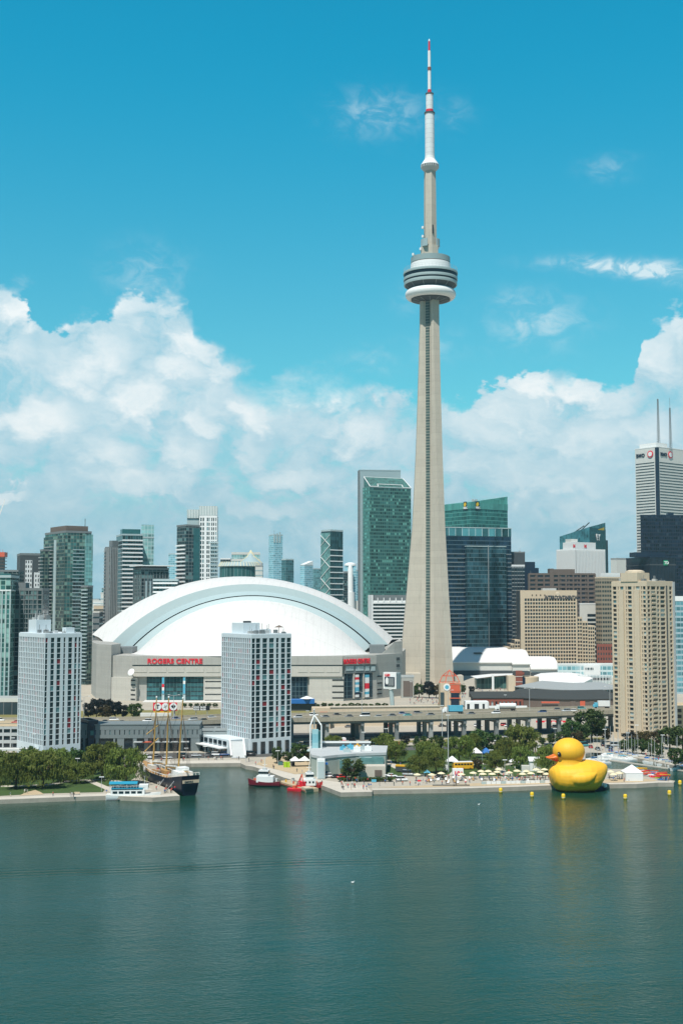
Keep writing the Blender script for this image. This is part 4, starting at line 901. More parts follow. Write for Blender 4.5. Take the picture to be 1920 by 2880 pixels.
# crossed brace tower
r, L_, M_, H = bldg('crossed_brace_tower', 'dark glass tower wrapped by white zigzag braces and floor bands, right of the dome top', 903, 929, 964, 1492, 1120, 42)
core(r, L_, M_, H, glazing('brace', (.022,.06,.07), bay=2, fh=3.2, mull=(.1,.2,.2), mw=.12, var=.7), 'rim'); bands(r, L_, M_, fr(6, H-14, 5.2), .9, .35, 'white')
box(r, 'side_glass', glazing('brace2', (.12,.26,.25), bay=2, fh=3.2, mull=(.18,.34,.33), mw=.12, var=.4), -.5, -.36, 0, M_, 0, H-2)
b = MB(); z = H-4; i = 0
while z > 30:
    a = (-.9, 0, z) if i % 2 else (-.9, M_, z); c_ = (-.9, M_, z-10) if i % 2 else (-.9, 0, z-10); b.tube(a, c_, .3, seg=4); a2 = (-.9, M_-a[1], z); c2 = (-.9, M_-c_[1], z-10)
    if i % 2 == 0: b.tube(a2, c2, .22, seg=4)
    z -= 10; i += 1
b.build('brace', M['white'], r)
# big teal tower
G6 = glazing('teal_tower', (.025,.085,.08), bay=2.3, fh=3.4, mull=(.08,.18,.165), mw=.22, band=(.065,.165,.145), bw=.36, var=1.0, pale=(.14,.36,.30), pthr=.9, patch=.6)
r, L_, M_, H = bldg('teal_tower', 'big teal glass tower with a slanted crown immediately left of the concrete tower', 1021, 1040, 1155, 1368, 1190, 24)
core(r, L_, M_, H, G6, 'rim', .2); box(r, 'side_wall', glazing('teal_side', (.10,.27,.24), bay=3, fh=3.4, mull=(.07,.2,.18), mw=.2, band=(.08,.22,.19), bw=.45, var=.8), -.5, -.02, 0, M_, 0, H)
hr = Z(1340,1200)-LZ
b = MB(); b.quad([(0,0,H+.2),(L_,0,H+.2),(L_-2,M_*.9,hr),(0,M_*.9,hr)]).quad([(0,0,H+.2),(0,M_*.9,hr),(0,M_*.9,H+.2)]).quad([(L_,0,H+.2),(L_,M_*.9,H+.2),(L_-2,M_*.9,hr)]).quad([(0,M_*.9,H),(0,M_*.9,hr),(L_-2,M_*.9,hr),(L_,M_*.9,H)])
b.build('slanted_roof', glazing('troof', (.035,.12,.105), bay=2, fh=1.6, mull=(.16,.27,.25), mw=.18, band=(.13,.24,.22), bw=.15, var=.6), r)
for a, c_ in (((0,0,H+.3),(0,M_*.9,hr)), ((L_,0,H+.3),(L_-2,M_*.9,hr)), ((0,M_*.9,hr),(L_-2,M_*.9,hr)), ((0,0,H+.3),(L_*.2,0,H+.3)), ((L_*.8,0,H+.3),(L_,0,H+.3)), ((L_*.2,0,H+.3),(L_*.2,2,H+3)), ((L_*.2,2,H+3),(L_*.8,2,H+3)), ((L_*.8,0,H+.3),(L_*.8,2,H+3))): MB().tube(a, c_, .45, seg=4).build('roof_edge', M['white'], r)
r2, L2_, M2_, H2 = bldg('slab_tower', 'pale grey slab rising just behind the slanted crown of the big teal tower', 1012, 1012, 1126, 1322, 1240, 6, 10)
core(r2, L2_, M2_, H2, 'rim_dark', 'rim_dark', .5, name='wall'); box(r2, 'edge', 'midgrey', -1.2, -.02, 0, 10, 0, H2)
r, L_, M_, H = bldg('white_banded_offices', 'low white block of stacked floor bands at the left foot of the concrete tower', 1038, 1048, 1150, 1692, 1090, 12)
core(r, L_, M_, H, glazing('wb', (.015,.04,.04), bay=1.9, fh=3.2, mull=(.10,.16,.15), mw=.3, var=.6), 'white'); bands(r, L_, M_, fr(2, H, 3.2), 1.2, .9, 'white')
box(r, 'end_wall', 'white', -1.2, 0, -.95, M_, 0, H+6); box(r, 'penthouse', 'midgrey', 2, L_, 3, 16, H, H+6)
for i in range(6): box(r, 'roof_post', 'white', L_*i/6+4, L_*i/6+4.7, -1, 0, H, H+3.5)
# right of the tower
G7 = glazing('bank_teal', (.03,.14,.13), bay=2.2, fh=4.6, mull=(.06,.22,.2), mw=.12, band=(.13,.36,.32), bw=.14, var=.5)
r, L_, M_, H = bldg('teal_bank_tower', 'green-blue glass bank tower with a lion emblem sign and sloped top', 1246, 1324, 1426, 1412, 1380, 35)
core(r, L_, M_, H, G7, 'rim', 0); MB().prism([(0,0),(L_,0),(L_,M_),(0,M_)], H, [H+.2, H+9, H+9, H+.2]).build('sloped_top', glazing('btop', (.08,.30,.26), bay=2.2, fh=6, mull=(.12,.36,.32), mw=.1, var=.3), r)
box(r, 'top_band', glazing('btop2', (.08,.28,.25), bay=2.2, fh=40, mull=(.12,.36,.32), mw=.1, var=.2), -.4, L_+.2, -.4, -.02, H-7.5, H); box(r, 'top_band', M['btop2'] if 'btop2' in M else bpy.data.materials['btop2'], -.4, -.02, 0, M_, H-7.5, H)
def emblem(r, o_, d_, s_):
    n_ = Vector(d_).cross(Vector((0,0,1))); f = lambda u, z, k: Vector(o_)+Vector(d_)*u*s_+Vector((0,0,1))*z*s_+n_*k
    b = MB(); b.quad([f(-1,-1.2,.1),f(-.7,-1.7,.1),f(.7,-1.7,.1),f(1,-1.2,.1),f(1,1.5,.1),f(-1,1.5,.1)], 0); b.quad([f(-.6,-.4,.3),f(.2,-.4,.3),f(.7,.4,.3),f(.5,1.1,.3),f(-.2,1.2,.3),f(-.7,.6,.3)], 1)
    b.build('emblem', [M['navy'], M['yellow']], r)
    text('RBC', 1.1*s_, M['white'], r, (f(-.85,-1.3,.3), d_, (0,0,1)), bold=.03)
emblem(r, (L_*.16, -.45, H-3.4), (1,0,0), 3.0); emblem(r, (-.45, M_*.2, H-3.4), (0,-1,0), 3.0)
clutter(r, 2, L_*.6, 1, 8, H+1, 5, 12, 5, 'darkgrey')
G8 = glazing('navy_tower', (.008,.022,.042), bay=2.0, fh=4.3, mull=(.018,.04,.065), mw=.14, band=(.10,.16,.19), bw=.13, var=.7, patch=.8)
r, L_, M_, H = bldg('navy_glass_tower', 'dark navy glass tower with thin floor lines directly right of the concrete tower', 1228, 1254, 1436, 1484, 1215, 16)
core(r, L_, M_, H, G8, 'rim', .3); bands(r, L_, M_, fr(8, H-26, 4.3), .35, .12, 'grey')
box(r, 'top_louvre', glazing('nlouv', (.05,.16,.18), bay=7.2, fh=60, mull=(.5,.62,.64), mw=.07, var=1.0), -.3, L_, -.35, -.02, H-8, H)
box(r, 'top_rim', 'rim', -.6, L_+.3, -.6, M_, H, H+.8)
box(r, 'front_volume', glazing('nfront', (.018,.05,.065), bay=2.0, fh=4.3, mull=(.03,.07,.09), mw=.14, band=(.13,.20,.22), bw=.12, var=.9, patch=1.0), L_*.28, L_*.88, -6, -.1, 0, Z(1536,1208)-LZ)
box(r, 'volume_rim', 'rim', L_*.28-.3, L_*.88+.3, -6.3, -.1, Z(1536,1208)-LZ, Z(1534,1208)-LZ)
box(r, 'vertical_fin', 'grey', L_*.60, L_*.60+.5, -6.9, -6.1, 12, Z(1532,1208)-LZ)
for u in (.55,.6,.78,.84): MB().tube((L_*u, 2, H-22), (L_*u, 2, H-18), .4).build('roof_gantry', M['lightgrey'], r)
r, L_, M_, H = bldg('dark_office_tower', 'dark office tower right of the navy tower with a shorter front block', 1434, 1436, 1475, 1554, 1440, 4, 30)
core(r, L_, M_, H, 'darkgrey', 'midgrey', name='wall'); box(r, 'side_block', 'navy', L_, L_*1.75, 2, 28, 0, H-11); clutter(r, 2, L_-3, 2, 14, H, 5, 2, 4)
r, L_, M_, H = bldg('banded_office', 'slim white topped office block with thin bands between navy tower and sandstone hotel', 1437, 1437, 1474, 1592, 1350, 3, 22)
core(r, L_, M_, H, glazing('bo', (.02,.035,.045), bay=3, fh=4.2, mull=(.05,.06,.07), mw=.2, band=(.32,.35,.35), bw=.2, var=.5), 'white', 1.5); box(r, 'side_wall', 'navy', L_, L_+16, .5, 20, 0, H-2)
GBr = glazing('brown_off', (.035,.04,.05), bay=9, fh=4.6, mull=(.15,.115,.095), mw=.16, band=(.17,.13,.11), bw=.36, var=.5)
r, L_, M_, H = bldg('brown_offices', 'wide brown concrete office block with deep window bands above the sandstone hotel', 1485, 1487, 1672, 1615, 1290, 3, 30)
core(r, L_, M_, H, GBr, 'brown', 1.2, name='wall'); piers(r, L_, M_, H, 9, 3, 1.6, .8, 'brown'); bands(r, L_, M_, fr(4, H, 4.6), 1.4, .5, 'brown')
box(r, 'lift_tower', 'brown', L_*.31, L_*.37, -1, 10, 0, H+6); box(r, 'plant_room', 'brown', L_*.37, L_*.7, 2, 16, H, H+5.5); clutter(r, 3, L_*.3, 2, 12, H, 5, 21, 3)
r, L_, M_, H = bldg('stripe_tower', 'white tower of close vertical stripes with a red marked penthouse', 1564, 1618, 1700, 1546, 1400, 32)
core(r, L_, M_, H, 'darkgrey', 'white', 1.2, name='wall')
b = MB()
for i in range(20): u = L_*(i+.5)/20; b.box(u-.75, u+.75, -.8, .0, 0, H)
for i in range(18): u = M_*(i+.5)/18; b.box(-.8, .0, u-.6, u+.6, 0, H)
b.build('pier', M['white'], r); box(r, 'penthouse', 'white', 1, L_*.72, 2, M_*.7, H, H+9); box(r, 'plant_room', 'offwhite', 2, 12, M_*.3, M_*.6, H+9, H+13)
for o_, d_ in (((L_*.36,1.8,H+4.5),(1,0,0)), ((.8,M_*.1,H+4.5),(0,-1,0))):
    f = lambda u, z: Vector(o_)+Vector(d_)*u*.6+Vector((0,0,z*.75)); n_ = Vector(d_).cross(Vector((0,0,1)))*.2
    b = MB(); b.quad([f(-3,-2.6)+n_,f(-1,-2.6)+n_,f(-1,2.6)+n_,f(-3,2.6)+n_]); b.quad([f(1,-2.6)+n_,f(3,-2.6)+n_,f(3,2.6)+n_,f(1,2.6)+n_]); b.quad([f(-1.1,2.2)+n_*1.5,f(-1.1,-.6)+n_*1.5,f(1.1,-2.2)+n_*1.5,f(1.1,.6)+n_*1.5])
    b.build('red_logo', M['signred'], r)
GE = glazing('ey', (.05,.17,.20), bay=2.2, fh=3.9, mull=(.1,.25,.28), mw=.1, var=.35, patch=.6)
r, L_, M_, H = bldg('slant_top_tower', 'blue glass tower with a roof rising to the right and a white letter sign', 1572, 1656, 1701, 1482, 1520, 55)
pm = [(0,0),(L_,0),(L_,M_),(0,M_)]
MB().prism(pm, 0, [H, H+8, H-6, H-11]).build('glazing', GE, r); box(r, 'front_wall', glazing('ey2', (.018,.07,.09), bay=2.2, fh=3.9, mull=(.03,.1,.12), mw=.1, var=.35), .2, L_-.2, -.4, -.02, 0, H-.5)
box(r, 'side_wing', 'navy', L_, L_+17, 4, 20, 0, H-14)
text('EY', 10.5, M['white'], r, ((L_*.38,-1,H-15.5), (1,0,0), (0,0,1)), bold=.05); MB().quad([(L_*.45,-1,H-2.5),(L_*.88,-1,H-2.2),(L_*.88,-1,H+1.8)]).build('yellow_beam', M['yellow'], r)
for a, c_ in (((1,M_*.5,H-6),(3,M_*.2,H+2)), ((2,M_*.3,H-4),(5,2,H+6))): MB().tube(a, c_, .7).build('roof_crane', M['darkgrey'], r)
# bank tower at the right edge
r, L_, M_, H = bldg('white_bank_tower', 'tallest white office tower at the right edge with dark corner notch and two masts', 1784, 1846, 1990, 1256, 1500, 38)
core(r, L_, M_, H, 'offwhite', 'white', .4, name='wall')
b = MB(); zz = H-20
while zz > 60: b.box(4.5, L_-2, -.25, -.02, zz, zz+1.0); b.box(-.25, -.02, 4.5, M_-1, zz, zz+1.0); zz -= 3.65
b.build('window_band', M['win_a'], r); box(r, 'corner_notch', 'navy', -.35, 3.4, -.35, 0, 20, H-1); box(r, 'corner_notch', 'navy', -.35, 0, .0, 3.0, 20, H-1)
box(r, 'penthouse', 'white', 4, 26, 4, 30, H, H+6); clutter(r, 2, 26, 2, 26, H, 8, 33, 7)
text('BMO', 6.0, M['navy'], r, ((6,-.5,H-11), (1,0,0), (0,0,1)), bold=.03); text('BMO', 6.0, M['navy'], r, ((-.5,M_-2,H-11), (0,-1,0), (0,0,1)), bold=.03)
for o_, d_, s_ in (((26,-.4,H-8.5),0,1), ((-.4,M_-24,H-8.5),-90,1)):
    q = MB().lathe([(4.4,0),(4.4,.5)], 20).build('roundel', M['signred'], r); q.location = o_; q.rotation_euler = (R(90),0,R(d_))
    q = MB().lathe([(3.0,0),(3.0,.8)], 12).build('roundel_centre', M['white'], r); q.location = o_; q.rotation_euler = (R(90),0,R(d_))
for px, y0, y1, w_ in ((1848,1122,1232,1.3), (1882,1147,1245,1.2)):
    p = P(px, y0, 1512); lp = Matrix.Rotation(-r.rotation_euler.z, 3, 'Z') @ (p-Vector(r.location)); zb_ = H
    b = MB(); n = 22
    for s in range(4):
        ca = (-1)**(s//2); cb_ = (-1)**s; b.tube((lp.x+ca*w_, lp.y+cb_*w_, zb_), (lp.x+ca*w_*.35, lp.y+cb_*w_*.35, lp.z), .28, seg=4)
    for s in range(n):
        z = zb_+(lp.z-zb_)*s/n; q = w_*(1-.65*s/n); b.tube((lp.x-q,lp.y-q,z), (lp.x+q,lp.y+q,z+(lp.z-zb_)/n), .18, seg=4); b.tube((lp.x+q,lp.y-q,z), (lp.x-q,lp.y+q,z+(lp.z-zb_)/n), .18, seg=4)
    if px == 1882: b.tube((lp.x,lp.y,lp.z), (lp.x,lp.y,lp.z+13), .2)
    b.build('lattice_mast', M['midgrey'], r)
GK = glazing('black_tower', (.006,.012,.026), bay=2.2, fh=4.2, mull=(.012,.02,.036), mw=.2, band=(.012,.018,.03), bw=.3, var=.9, patch=.3, pale=(.035,.05,.07), pthr=.93)
r, L_, M_, H = bldg('black_tower', 'wide black glass tower in front of the white bank tower at the right edge', 1799, 1800, 1990, 1449, 1400, 4, 40); core(r, L_, M_, H, GK, 'navy', .5); box(r, 'roof_plant', 'navy', L_*.42, L_*.5, 3, 10, H, H+3)
r, L_, M_, H = bldg('black_tower', 'lower black tower with a green letter sign at its upper right', 1759, 1826, 1898, 1566, 1290, 12)
core(r, L_, M_, H, glazing('tdt', (.010,.016,.026), bay=1.6, fh=4.2, mull=(.03,.035,.045), mw=.3, var=.5), 'navy', .5); bands(r, L_, M_, [H-9], 1.2, .2, 'darkgrey')
box(r, 'roof_block', 'navy', -14, 20, 5, 20, H, H+5)
box(r, 'green_sign', mat('greensign', (.02,.30,.15), var=.05), L_*.52, L_*.52+5, -.9, -.3, H-9, H-3.6)
text('TD', 3.8, M['white'], r, ((L_*.52+.4,-1.2,H-7.6), (1,0,0), (0,0,1)), bold=.03)
GS = glazing('tanoff', (.05,.06,.055), bay=3, fh=4.4, mull=(.32,.26,.19), mw=.2, band=(.30,.25,.18), bw=.5, var=.4)
r, L_, M_, H = bldg('tan_offices', 'tan office block with a white roof strip between brown offices and the beige tower', 1672, 1690, 1775, 1625, 1210, 25); core(r, L_, M_, H, GS, 'beige_pale', 1.0, name='wall'); box(r, 'roof_strip', 'white', 8, L_*.7, 4, 12, H, H+5); box(r, 'plant_room', 'brick', L_*.72, L_*.95, 4, 14, H, H+5)
r, L_, M_, H = bldg('white_banded_block', 'short white block with black window stripes right of the sandstone hotel', 1627, 1629, 1687, 1698, 1238, 4, 25)
core(r, L_, M_, H, 'offwhite', 'white', .6, name='wall'); b = MB()
for z in fr(2, H-9, 4.6): b.box(L_*.36, L_-.5, -.2, -.02, z, z+2.6)
b.build('window_band', M['win_a'], r)
r, L_, M_, H = bldg('dark_glass_block', 'navy and teal glass block behind the left edge of the beige apartment tower', 1684, 1686, 1725, 1700, 1228, 4, 20); core(r, L_, M_, H, 'navy', 'midgrey', .4, name='wall'); box(r, 'teal_bay', glazing('tb_', (.03,.14,.16), bay=2, fh=3.5, mull=(.05,.2,.2), mw=.1, var=.6), L_*.45, L_, -.5, -.02, 0, H-4)
r, L_, M_, H = bldg('brick_block', 'red brick building with rows of small windows beside the beige apartment tower', 1676, 1677, 1730, 1812, 1150, 4, 20)
punched(r, L_, M_, H, ops(7, .5), None, 5, 2, 2, 'brick', ['win_a','win_b'], band=.5)
r, L_, M_, H = bldg('pale_blue_offices', 'pale blue banded office block right of the beige apartment tower', 1888, 1888, 1990, 1688, 900, 3, 25); core(r, L_, M_, H, glazing('pbo', (.10,.24,.28), bay=3, fh=4, mull=(.3,.45,.48), mw=.1, band=(.36,.46,.50), bw=.35, var=.4), 'white', 3)
# distant low city closing the horizon
rd_ = random.Random(11)
fx = [(-250+i*46+rd_.uniform(-14,14)) for i in range(54)]
for i, px in enumerate(fx):
    D = rd_.uniform(3000, 5200); yt = rd_.uniform(1664, 1690); w_ = rd_.uniform(22, 48)
    r, L_, M_, H = bldg('distant_block', 'one of the faint hazy blocks along the far horizon behind the skyline', px, px, px+w_, yt, D, rd_.uniform(0,8), 60, group='faint blocks on the far horizon')
    core(r, L_, M_, H, rd_.choice([GB, 'offwhite', 'midgrey', G4]), 'grey', 2)
# ---------------------------------------------------------------- middle ground structures
def wth(name, label, cat, px, D, group=None, z=LZ): return thing(name, label, cat, (XX(px, D), D, z), 0, group)
def loc_(r): return Vector(r.location)
# elevated expressway
EZ = 12.6
xp = [(-700,2040),(230,2037),(450,2034),(660,2026),(860,2023),(1060,2019),(1250,2015),(1400,2011),(1560,2006),(1720,2001),(1850,1998),(2300,1994)]
ex = thing('elevated_expressway', 'long concrete elevated expressway on piers crossing the whole picture behind the waterfront', 'expressway', (0, 610, LZ))
eo = loc_(ex); near = [G(px, py, EZ) for px, py in xp]
def off(pts, d):
    out = []
    for i, p in enumerate(pts):
        a = pts[max(i-1,0)]; b_ = pts[min(i+1,len(pts)-1)]; t_ = (b_-a).normalized(); out.append(p + Vector((-t_.y, t_.x, 0))*d)
    return out
def sweep(name, d0, d1, z0, z1, m_):
    a, b_ = off(near, d0), off(near, d1); rr = [[(p.x,p.y,z0),(q.x,q.y,z0),(q.x,q.y,z1),(p.x,p.y,z1)] for p, q in zip(a, b_)]
    return MB().loft(rr).build(name, M[m_], ex, org=eo)
DW = 27
sweep('deck', .35, DW-.35, EZ-1.0, EZ-.25, 'deck'); sweep('parapet', 0, .35, EZ-1.3, EZ+.75, 'parapet'); sweep('parapet', DW-.35, DW, EZ-1.3, EZ+.75, 'parapet')
sweep('median_barrier', DW/2-.3, DW/2+.3, EZ-.25, EZ+.5, 'parapet')
for d in (1.5, 7, 12.5, 18, 24): sweep('girder', d, d+.8, EZ-2.6, EZ-1.0, 'midgrey')
def along(pts, s):
    """point and direction at distance s"""
    for i in range(len(pts)-1):
        l = (pts[i+1]-pts[i]).length
        if s <= l: t_ = (pts[i+1]-pts[i])/l; return pts[i]+t_*s, t_
        s -= l
    return pts[-1], (pts[-1]-pts[-2]).normalized()
tot_ = sum((near[i+1]-near[i]).length for i in range(len(near)-1))
s = 6.0; pier_n = 0
while s < tot_:
    p, t_ = along(near, s); n_ = Vector((-t_.y, t_.x, 0))
    if -330 < p.x < 300 :
        b = MB()
        def ob(c_, hx, hy, z0, z1):
            q = [c_ - t_*hx - n_*hy, c_ + t_*hx - n_*hy, c_ + t_*hx + n_*hy, c_ - t_*hx + n_*hy]; b.prism([(v.x-eo.x, v.y-eo.y) for v in q], z0-LZ, z1-LZ)
        for d in (3.0, 14.0, 24.5): ob(p+n_*d, .95, 1.0, LZ-.5, EZ-3.9)
        q0, q1 = p+n_*.6, p+n_*(DW-.6)
        ob(p+n_*(DW/2), .8, DW/2-.7, EZ-3.9, EZ-2.61)
        b.build('pier', M['midgrey'] if pier_n % 3 else M['grey'], ex)
    s += 17.6; pier_n += 1
for i in range(0, 13):
    p, t_ = along(near, 60+i*46.0); n_ = Vector((-t_.y, t_.x, 0)); q = p + n_*(DW/2)
    r = thing('street_lamp', 'tall double arm lamp on the expressway median, %s from the left' % ordn(i), 'street lamp', (q.x, q.y, EZ+.5), 0, 'lamps along the expressway')
    MB().tube((0,0,0),(0,0,11),.16,.1).build('pole', M['lightgrey'], r); MB().tube((0,0,11),(-2.2,0,11.5),.08).tube((0,0,11),(2.2,0,11.5),.08).build('arm', M['lightgrey'], r); MB().box(-2.9,-2.0,-.2,.2,11.4,11.6).box(2.0,2.9,-.2,.2,11.4,11.6).build('lamp_head', M['white'], r)
# walls behind the expressway
def wallpx(name, label, cat, px0, px1, y0, y1, D, th_, m_, extra=None, D2=None):
    D2 = D2 or D; a, b_ = XX(px0, D), XX(px1, D2); zt = Z(y0, (D+D2)/2); zb = LZ if y1 is None else Z(y1, (D+D2)/2)
    r = thing(name, label, cat, ((a+b_)/2, (D+D2)/2, zb)); o_ = loc_(r)
    d = Vector((b_-a, D2-D, 0)).normalized(); n_ = Vector((-d.y, d.x, 0))*th_
    q = [(a,D),(b_,D2),(b_+n_.x,D2+n_.y),(a+n_.x,D+n_.y)]
    MB().prism([(x-o_.x, y-o_.y) for x, y in q], 0, zt-zb).build('wall', M[m_] if isinstance(m_, str) else m_, r); return r
r = wallpx('retaining_wall', 'long sand coloured retaining wall behind the expressway deck with a dark slot', 'wall', 920, 1236, 1988, None, 668, 8, 'beige_pale', D2=676)
lo = loc_(r); F = Facet(920,668,1236,676)
def loc_plate(r, F, name, m_, *a, **k):
    b = F.plate(MB(), *a, **k); return b.build(name, M[m_] if isinstance(m_, str) else m_, r, org=loc_(r))
loc_plate(r, F, 'slot', 'black', 1006, 1180, 2001, 2006, proud=.1, back=0); loc_plate(r, F, 'coping', 'quay', 920, 1236, 1986.5, 1988.5, proud=.4, back=1)
r = wallpx('service_building', 'low beige service building with an orange panel, left end of the sand retaining wall', 'building', 876, 928, 1991, None, 655, 9, 'beige', D2=655)
loc_plate(r, Facet(876,655,928,655), 'orange_panel', 'orange_red', 900, 921, 2002, 2009, proud=.15, back=0)
r = wallpx('canopy_pavilion', 'small bright blue canopy pavilion between the middle hotel and the dome wall', 'pavilion', 815, 884, 1968, 1979, 760, 8, 'blue')
box(r, 'back_wall', 'darkgrey', -9, 9, 2, 7, -Z(1979,760)+LZ, 0)
MB().lathe([(4.5,3.0),(.2,4.6)], 4, 3, 2).build('white_tent_top', M['white'], r)
# grey terminal building by the basin
D = G(400,2114).y
r, L_, M_, H = bldg('terminal_building', 'long low grey building with dark bays below the expressway, behind the tall ship', 208, 208, 562, 2040, D, 2.5, 14)
big_ops = [(.01,.075),(.095,.17),(.20,.315),(.33,.345),(.40,.47),(.50,.56),(.59,.66),(.68,.735),(.76,.84),(.87,.93)]
b = MB(); b.box(.6, L_, .6, M_, 0, H); b.build('core', M['win_a'], r)
wl = MB(); z1_, z2_, z3_, z4_ = H*.06, H*.50, H*.63, H*.82
e = [0]+[v for o_ in big_ops for v in o_]+[1]
for i in range(0, len(e), 2): wl.box(e[i]*L_, e[i+1]*L_, 0, .59, 0, z2_)
wl.box(0, L_, -.1, .59, z2_, z3_); wl.box(0, L_, -.1, .59, z4_, H)
n = 26
for i in range(n+1): wl.box(L_*i/n-.9, L_*i/n+.9, -.05, .58, z3_, z4_)
wl.box(-.2, L_+.3, -.3, M_+.3, H, H+.5); wl.box(L_, L_+.3, .6, M_, 0, H)
wl.build('wall', M['midgrey'] if False else mat('termgrey', (.17,.20,.205), var=.08, streak=.1), r)
for i in range(6): box(r, 'entrance_awning', 'orange_red' if i in (1,) else 'lightgrey', L_*(.48+.07*i), L_*(.48+.07*i)+5, -2.6, 0, 4.2, 4.5)
for i in range(n):
    o = MB().box(L_*i/n+1.3, L_*(i+1)/n-1.3, .3, .5, z3_+.1, z4_-.1).build('window', M[['win_b','win_a','win_b','win_c'][i % 4]], r)
r, L_, M_, H = bldg('terminal_annex', 'lower grey annex between the long low grey building and the middle hotel', 562, 562, 640, 2052, D+6, 2, 10)
core(r, L_, M_, H, glazing('annex', (.02,.03,.035), bay=6, fh=6.2, mull=(.25,.28,.28), mw=.2, band=(.26,.29,.29), bw=.35), 'grey', .6, name='wall')
r, L_, M_, H = bldg('navy_glass_block', 'small navy glass block squeezed against the right side of the left hotel', 226, 250, 276, 2030, 556, 30)
core(r, L_, M_, H, glazing('navyb', (.008,.02,.04), bay=2.4, fh=3, mull=(.02,.04,.06), mw=.1, var=.9), 'navy', .6); box(r, 'teal_window', 'glassteal', L_*.2, L_*.55, -.1, 0, H*.55, H*.7)  # plain teal glass pane set into the navy front
D = G(50,2113).y
r, L_, M_, H = bldg('parking_block', 'low white block with three dark window strips at the left edge below the hotel', -60, -60, 106, 2044, D, 2, 30)
box(r, 'core', 'win_a', .4, L_-6, .5, M_, 0, H-.4)
wl = MB(); 
for z in (H*.02, H*.32, H*.62, H*.9): wl.box(0, L_, 0, .45, z, min(H, z+H*.13))
for u in (.1,.3,.42,.55,.68,.72,.8): wl.box(L_*u-.3, L_*u+.3, -.05, .44, 0, H)
wl.box(L_*.83, L_, -.08, M_, 0, H); wl.box(0, L_, .5, M_, H-.3, H)
wl.build('wall', M['lightgrey'], r); box(r, 'roof_deck', 'sand', .5, L_-.5, .6, M_, H+.05, H+.2)
r = wallpx('street_canopy', 'long pale canopy strip over the pavement below the white parking block', 'canopy', -40, 118, 2107, 2112, G(50,2132).y, 4, 'offwhite')
for i in range(6): MB().tube((-12+i*5, 1, -3.2), (-12+i*5, 1, 0), .15).build('post', M['grey'], r)
# red sign with three roundels
bd = 650; r = thing('roundel_billboard', 'red billboard with three white roundels, letter and maple leaf, above the expressway', 'billboard', (XX(465,bd), bd, LZ)); o_ = loc_(r)
F = Facet(432,bd,499,bd); loc_plate(r, F, 'board', 'signred', 432, 499, 1976, 1999, proud=.3, back=.4); loc_plate(r, F, 'lower_board', 'busyellow', 434, 482, 1999.5, 2006, proud=.2, back=.4)
for i, px in enumerate((444, 465.5, 488)):
    c_ = P(px, 1987.5, bd-.5); q = MB().lathe([(1.95,0),(1.95,.15)], 24).build('roundel', M['white'], r); q.location = c_-o_; q.rotation_euler = (R(90),0,0)
    if i == 0: text('T', 3.0, M['navy'], r, (c_-o_+Vector((-.85,-.2,-1.05)), (1,0,0), (0,0,1)), bold=.03, ex=.06)
    if i == 1: MB().quad([(c_.x-o_.x+x, c_.y-o_.y-.25, c_.z-o_.z+z) for x, z in ((-1.0,-.7),(-.1,-.3),(.5,-1.0),(.4,.1),(1.1,.6),(.1,.6),(-.5,1.1),(-.4,.2))]).build('emblem', M['grey'], r)
    if i == 2:
        lf = [(0,-1.3),(.12,-.6),(.8,-.75),(.6,-.4),(1.3,.15),(1.0,.3),(1.1,.75),(.7,.65),(.55,.85),(.25,.4),(.38,1.1),(.15,.95),(0,1.35)]
        pts_ = lf + [(-x, z) for x, z in lf[::-1][1:-1]]
        MB().quad([(c_.x-o_.x+x, c_.y-o_.y-.25, c_.z-o_.z+z) for x, z in pts_]).build('maple_leaf', M['black'], r)
for px in (440, 492): MB().tube((XX(px,bd)-o_.x, .6, 0), (XX(px,bd)-o_.x, .6, Z(1980,bd)-LZ), .35).build('post', M['grey'], r)
r = wallpx('white_trailer', 'long white box trailer parked under the roundel billboard', 'trailer', 396, 482, 2006, 2025, 640, 3, 'offwhite'); box(r, 'undercarriage', 'black', -7, 7, .5, 2.5, -2.2, 0)
# small dark board of pale roundels
r = wallpx('score_board', 'small dark board covered with two rows of white characters beside the hotel', 'sign', 545, 591, 1985, 1998, 655, .4, 'black'); lo = loc_(r); HH = Z(1985,655)-Z(1998,655)
text('8303 8638', 1.25, M['white'], r, ((XX(546,655)-lo.x,-.3,HH*.54), (1,0,0), (0,0,1)), bold=.03, sx=1.15, ex=.05); text('8303 8638', 1.25, M['white'], r, ((XX(546,655)-lo.x,-.3,HH*.06), (1,0,0), (0,0,1)), bold=.03, sx=1.15, ex=.05)
for u in (-3, 3): MB().tube((u,.6,-8), (u,.6,0), .2).build('post', M['grey'], r)
# video billboard by the stadium
bd = 770; r = thing('video_billboard', 'white framed video billboard with red lettering on a slanted pole, right of the dome', 'billboard', (XX(1101,bd), bd, LZ)); o_ = loc_(r)
F = Facet(1078,bd,1116,bd-3); loc_plate(r, F, 'frame', 'white', 1078, 1114, 1891, 1937, proud=.5, back=3); loc_plate(r, Facet(1114,bd-3,1128,bd+6), 'side_board', 'rim', 1114.2, 1127, 1893, 1937, proud=.0, back=2)
loc_plate(r, F, 'screen', 'navy', 1082, 1110, 1904, 1930, proud=.9, back=-.5); loc_plate(r, F, 'grey_picture', 'midgrey', 1092, 1108, 1907, 1928, proud=1.1, back=-.9)
c_ = P(1087.5, 1915, bd-2); q = MB().lathe([(1.0,0),(1.0,.2)], 20).build('oval', M['white'], r); q.location = c_-o_; q.rotation_euler = (R(90),0,0); q.scale = (1,2.2,1)
c_ = P(1081, 1901, bd-1.6); text('ROGERS CENTRE', 2.1, M['signred'], r, (c_-o_+Vector((0,0,-.2)), (1,-.08,0), (0,0,1)), bold=.04, sx=.44, ex=.1)
